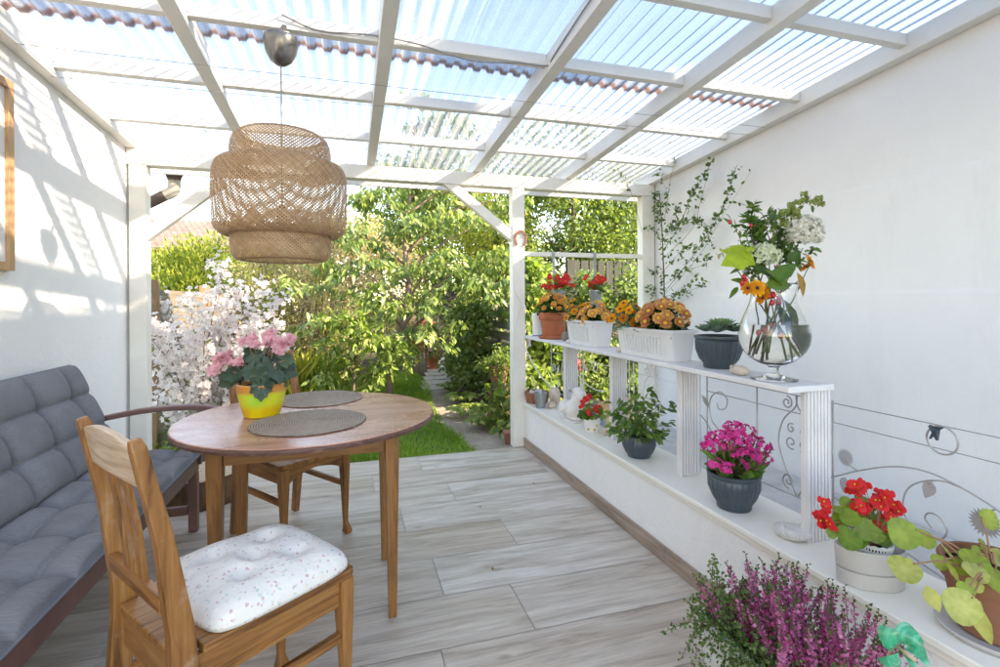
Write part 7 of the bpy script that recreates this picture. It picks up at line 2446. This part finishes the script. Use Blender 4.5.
# ---- leafy trees and hedges right of the middle post
trees = [
    ('hornbeam', 'tall bright green tree filling the gap between the two right posts', (3.9, 8.3), (0, 0, 2.5), 1.5, 1.0, 2.1, 120, .36, 125, 'hedge_mid', .05, .085, 41),
    ('hornbeam', 'yellowing tree seen just right of the middle post', (2.75, 9.3), (0, 0, 2.3), .8, .8, 1.7, 60, .34, 105, 'hedge_yel', .045, .075, 42),
    ('hornbeam', 'mid green tree crowding the right corner post', (5.6, 8.9), (0, 0, 2.2), 1.5, 1.1, 2.0, 90, .36, 115, 'hedge_mid', .05, .085, 43),
    ('far_tree', 'darker tall tree behind the bright hornbeams', (4.6, 12.5), (0, 0, 3.2), 2.2, 1.2, 2.6, 110, .5, 95, 'far_leaf', .08, .13, 44),
    ('far_tree', 'round green tree behind the cherry, right of its trunk', (2.6, 14.5), (0, 0, 3.3), 2.0, 1.2, 2.9, 90, .5, 95, 'far_leaf', .08, .13, 45),
    ('far_tree', 'round green tree behind the cherry, left of its trunk', (1.5, 13.0), (0, 0, 2.8), 1.5, 1.2, 2.5, 90, .45, 95, 'hedge_mid', .07, .12, 46),
    ('far_tree', 'straw tinged loose tree right behind the dry shrub', (.05, 11.2), (0, 0, 1.75), 1.35, .9, 1.55, 100, .42, 110, 'dry_leaf', .05, .085, 57),
    ('far_tree', 'low broad tree behind the dry shrub', (-1.6, 14.5), (0, 0, 1.5), 2.0, 1.2, 1.6, 90, .45, 95, 'far_leaf', .07, .12, 47),
    ('far_tree', 'pale tree seen over the cypress bushes, below the house roof', (-4.2, 15.5), (0, 0, 1.4), 2.0, 1.2, 1.4, 90, .45, 95, 'hedge_yel', .07, .12, 48),
    ('far_tree', 'tall dark tree closing the garden beyond the gate', (3.4, 18), (0, 0, 3), 2.6, 1.4, 3.0, 110, .6, 95, 'far_leaf', .10, .16, 49),
    ('far_tree', 'green tree far right behind the corner post', (8.2, 12.5), (0, 0, 2.6), 2.4, 1.4, 2.6, 100, .55, 90, 'hedge_mid', .09, .14, 50),
]
for (nm, lab, xy, cc_, rx, ry, rz, ncl, rcl, npr, mt, s0, s1, sd_) in trees:
    tree(nm, lab, (xy[0], xy[1], GZ), cc_, rx, ry, rz, ncl, rcl, npr, LEAF_B if s0 < .06 else OVAL, s0, s1, M[mt], r0=.09 if nm == 'hornbeam' else .14, seed=sd_, droop=.25, group='trees closing off the garden', lo=-.95)
# vine hedge right behind the shelf end, seen between shelf and coping and above
rg = np.random.default_rng(51)
for (u0, u1, v0, v1, Y_, lab, mt, s0, s1, n_) in ((524, 548, 262, 398, 6.1, 'fresh vine with large light leaves just behind the middle post', 'vine_leaf', .07, .12, 40), (545, 585, 300, 400, 6.3, 'leafy bush behind the terracotta pot and scroll fence', 'hedge_mid', .05, .08, 44), (585, 650, 270, 400, 6.2, 'dark green bush behind the troughs, left of the corner post', 'ivy', .05, .08, 74)):
    pts = [at(rg.uniform(u0, u1), rg.uniform(v0, v1), Y=Y_ + rg.uniform(-.25, .35)) for _ in range(n_)]
    b = np.array([np.mean([q_[0] for q_ in pts]), Y_, GZ])
    ivy_mass('garden_bush', lab, pts, rg.uniform(.13, .25, n_), 95, LEAF_B, s0, s1, M[mt], 'bush', int(u0), b, .3)
# coral rose in dark tub
p = np.array([at(585, 415, Y=4.75)[0], 4.75, GZ])
t = thing('rose_bush', 'coral flowering rose in a dark tub seen between shelf and coping', 'bush', p)
pot_obj(t, [(.10, 0), (.14, .24), (.15, .25), (.13, .25), (.001, .2)], m_plain('dark plastic tub', (.03, .032, .036), None, 6, .5), 26, None, 'tub')
cc = rng.normal(0, .13, (26, 3)) * np.array([1, .8, 1.7]) + np.array([0, 0, .55]); leafy(t, 'foliage', cc, [.1] * 26, 22, LEAF_B, .03, .055, M['hedge_mid'], .2, 1, rng)
branch_tree(t, [(0, 0, .2), (0, .01, .4), (0, 0, .7)], .008, cc[::2], M['stem'], 'stem', .004)
for (u, v) in ((569.5, 357), (575, 362), (567, 373), (581, 368), (573, 355), (579, 364)):
    c = at(u, v, Y=p[1] - .16) - p
    for i in range(4): link('flower', BEGC, t, c + rng.normal(0, .012, 3), rot_to(rand_dirs(1)[0] + np.array([0, -1, .3])), 1.5)

# ---- climber in the right corner, fanned out over the white wall
rg = np.random.default_rng(52)
cl = thing('climber', 'small leaved climbing plant fanned out over the white wall beside the corner post', 'climbing plant', (2.6, 3.78, GZ))
CL0 = np.array(cl.location)
W = lambda x, y, X_=2.60: at(620 + x / 4.17, 150 + y / 4.17, X=X_) - CL0
lines = [([(190, 900), (187, 700), (185, 600), (178, 400), (172, 280), (165, 180)], .008, 60), ([(178, 420), (240, 330), (300, 190), (340, 130), (385, 40)], .003, 52), ([(182, 450), (300, 330), (335, 220), (375, 60)], .0018, 12), ([(188, 590), (290, 460), (380, 330), (440, 210), (482, 80)], .003, 64),
         ([(190, 600), (330, 440), (420, 290), (548, 85)], .0015, 8), ([(190, 610), (280, 590), (355, 562)], .0018, 14), ([(186, 520), (100, 490)], .0015, 12), ([(180, 360), (105, 318)], .0015, 10), ([(190, 250), (215, 100), (245, 10)], .0016, 7), ([(185, 500), (260, 420), (310, 400)], .002, 22), ([(190, 560), (260, 510), (340, 480), (365, 450)], .002, 22), ([(178, 380), (230, 290), (240, 230)], .002, 30),
         ([(178, 340), (260, 300), (330, 290), (360, 330), (390, 420)], .002, 40), ([(185, 640), (140, 600), (120, 570)], .0015, 16), ([(176, 330), (150, 250), (150, 170)], .002, 30), ([(180, 300), (200, 200), (160, 90)], .0016, 16), ([(188, 650), (240, 600), (330, 520)], .002, 22)]
mb = MB(); P_, D_ = [], []
for pts_, r, nl_ in lines:
    sp = spline([W(x, y, 2.58 + .03 * math.sin(i * 1.3 + x)) for i, (x, y) in enumerate(pts_)], 8)
    m2 = MB(); m2.tube(sp, [r * (1 - .6 * i / len(sp)) for i in range(len(sp))], 5); m2.build('stem', M['twig'], cl, smooth=True)
    for _ in range(int(nl_ * 1.8)):
        j = rg.integers(3, len(sp)); P_.append(sp[j] + rg.normal(0, .014, 3)); D_.append(rg.normal(0, 1, 3) + np.array([-.3, 0, 0]))
P_ = np.array(P_); P_[:, 0] = np.minimum(P_[:, 0], .035)
link('leaves', scatter_mesh('leaves', leaf_t(.55, .06, .1), P_, frames(np.array(D_), rand_dirs(len(D_), .3, rg) + np.array([-.9, -.4, .3])), rg.uniform(.024, .044, len(P_)), M['creeper']), cl)
td = spline([at(642, 232, Y=3.92), at(632, 195, Y=3.92), at(624, 180, Y=3.9), at(616, 166, Y=3.85)], 6)
mb = MB(); mb.tube([q_ - CL0 for q_ in td], .0016, 5); mb.build('stem', M['twig'], cl, smooth=True)
P_ = np.array([td[i] - CL0 + rg.normal(0, .012, 3) for i in rg.integers(2, len(td), 14)]); link('leaves', scatter_mesh('leaves', leaf_t(.55, .06, .1), P_, frames(rand_dirs(14, -.2, rg), rand_dirs(14, .5, rg)), rg.uniform(.025, .04, 14), M['creeper']), cl)

# ---- neighbour's house far left
hx, hy = at(178, 240, Y=24)[0], 24.0
hs_ = thing('house', 'distant house with red tiled roof seen under the left brace', 'house', (hx - 1.0, hy, GZ))
zr = at(178, 213.5, Y=26)[2] - GZ; ze = at(178, 246, Y=24)[2] - GZ
mb = MB(); mb.box(-7, 6.2, 0, 8, 0, ze); mb.build('wall', M['house_wall'], hs_)
mb = MB(); o_ = [(-7.5, -.5, ze - .1), (6.7, -.5, ze - .1), (6.7, 4, zr), (-7.5, 4, zr), (-7.5, 8.5, ze - .1), (6.7, 8.5, ze - .1)]
mb.add(o_, [(0, 1, 2, 3), (3, 2, 5, 4)]); ro = mb.build('roof', M['rooftile'], hs_)
so_ = ro.modifiers.new('thick', 'SOLIDIFY'); so_.thickness = .15
for x in (-5, -1, 3):
    mb = MB(); mb.box(x, x + 1.1, -.04, .03, 1.0, 2.3); mb.build('window', M['window_glass'], hs_)
# leaf litter lying on the roof sheets
for (u, v, lab) in ((668, 142, 'red leaf lying on the roof sheet near the right corner'), (710, 146, 'orange leaf lying on the roof sheet beside the right wall plate'), (331, 131, 'dark withered leaf lying on the roof sheet above the lamp'), (201, 131, 'dark leaf lying on the roof sheet left of the lamp')):
    z_ = 2.262 + .12; p = at(u, v, Z=z_)
    for _ in range(4): z_ = rz_(p[1]) + .1225; p = at(u, v, Z=z_)
    me = scatter_mesh('roof_leaf', leaf_t(.5, .1, .1), p[None] + np.array([[0, 0, .004]]), frames(np.array([[.8, .5, 0]]), np.array([[0, 0, 1.]])), np.array([.05]), M['brown_leaf'] if 'dark' in lab else M['coral_petal'])
    tag(link('roof_leaf', me), lab, 'leaf')
# ------------------------------------------------------------------ camera, sky, sun
cam = bpy.data.cameras.new('camera')
cam.sensor_width = 36.0; cam.sensor_fit = 'HORIZONTAL'
cam.lens = 36.0 * FOC / 1000.0
cam.shift_y = -(333.5 - V0) / 1000.0
cam.clip_start = .02; cam.clip_end = 2000
co = bpy.data.objects.new('camera', cam); COL.objects.link(co)
Mx = Matrix(((RV[0], UV[0], -FWD[0], 0), (RV[1], UV[1], -FWD[1], 0), (RV[2], UV[2], -FWD[2], CAM_H), (0, 0, 0, 1)))
co.matrix_world = Mx
sc.camera = co

TRAVEL = Vector((-1.0, 0.63, -0.69)).normalized()
ELEV = math.asin(-TRAVEL.z)
AZ = math.atan2(-TRAVEL.x, -TRAVEL.y)          # clockwise from +Y
sd = bpy.data.lights.new('sun', 'SUN'); sd.energy = SUN_E; sd.angle = rad(0.9); sd.color = (1.0, .95, .87)
so = bpy.data.objects.new('sun', sd); COL.objects.link(so)
so.rotation_euler = TRAVEL.to_track_quat('-Z', 'Y').to_euler()
w = bpy.data.worlds.new('World'); sc.world = w; w.use_nodes = True
nt = w.node_tree; bg = nt.nodes['Background']
sky = nt.nodes.new('ShaderNodeTexSky'); sky.sky_type = 'NISHITA'; sky.sun_disc = False
sky.sun_elevation = ELEV; sky.sun_rotation = AZ; sky.altitude = 100; sky.air_density = 1.0; sky.dust_density = 0.2; sky.ozone_density = 1.5
nt.links.new(sky.outputs[0], bg.inputs['Color']); bg.inputs['Strength'].default_value = SKY_S

sc.view_settings.view_transform = 'Standard'; sc.view_settings.look = 'None'
sc.view_settings.exposure = EXPO; sc.view_settings.gamma = 1.0; sc.view_settings.use_curve_mapping = False
sc.view_settings.use_white_balance = True; sc.view_settings.white_balance_temperature = 8500; sc.view_settings.white_balance_tint = 15
sc.render.engine = 'CYCLES'
cy = sc.cycles
cy.use_denoising = True; cy.denoiser = 'OPENIMAGEDENOISE'
cy.max_bounces = 10; cy.diffuse_bounces = 6; cy.glossy_bounces = 4; cy.transmission_bounces = 8; cy.transparent_max_bounces = 24
cy.caustics_reflective = False; cy.caustics_refractive = True
cy.sample_clamp_indirect = 6.0
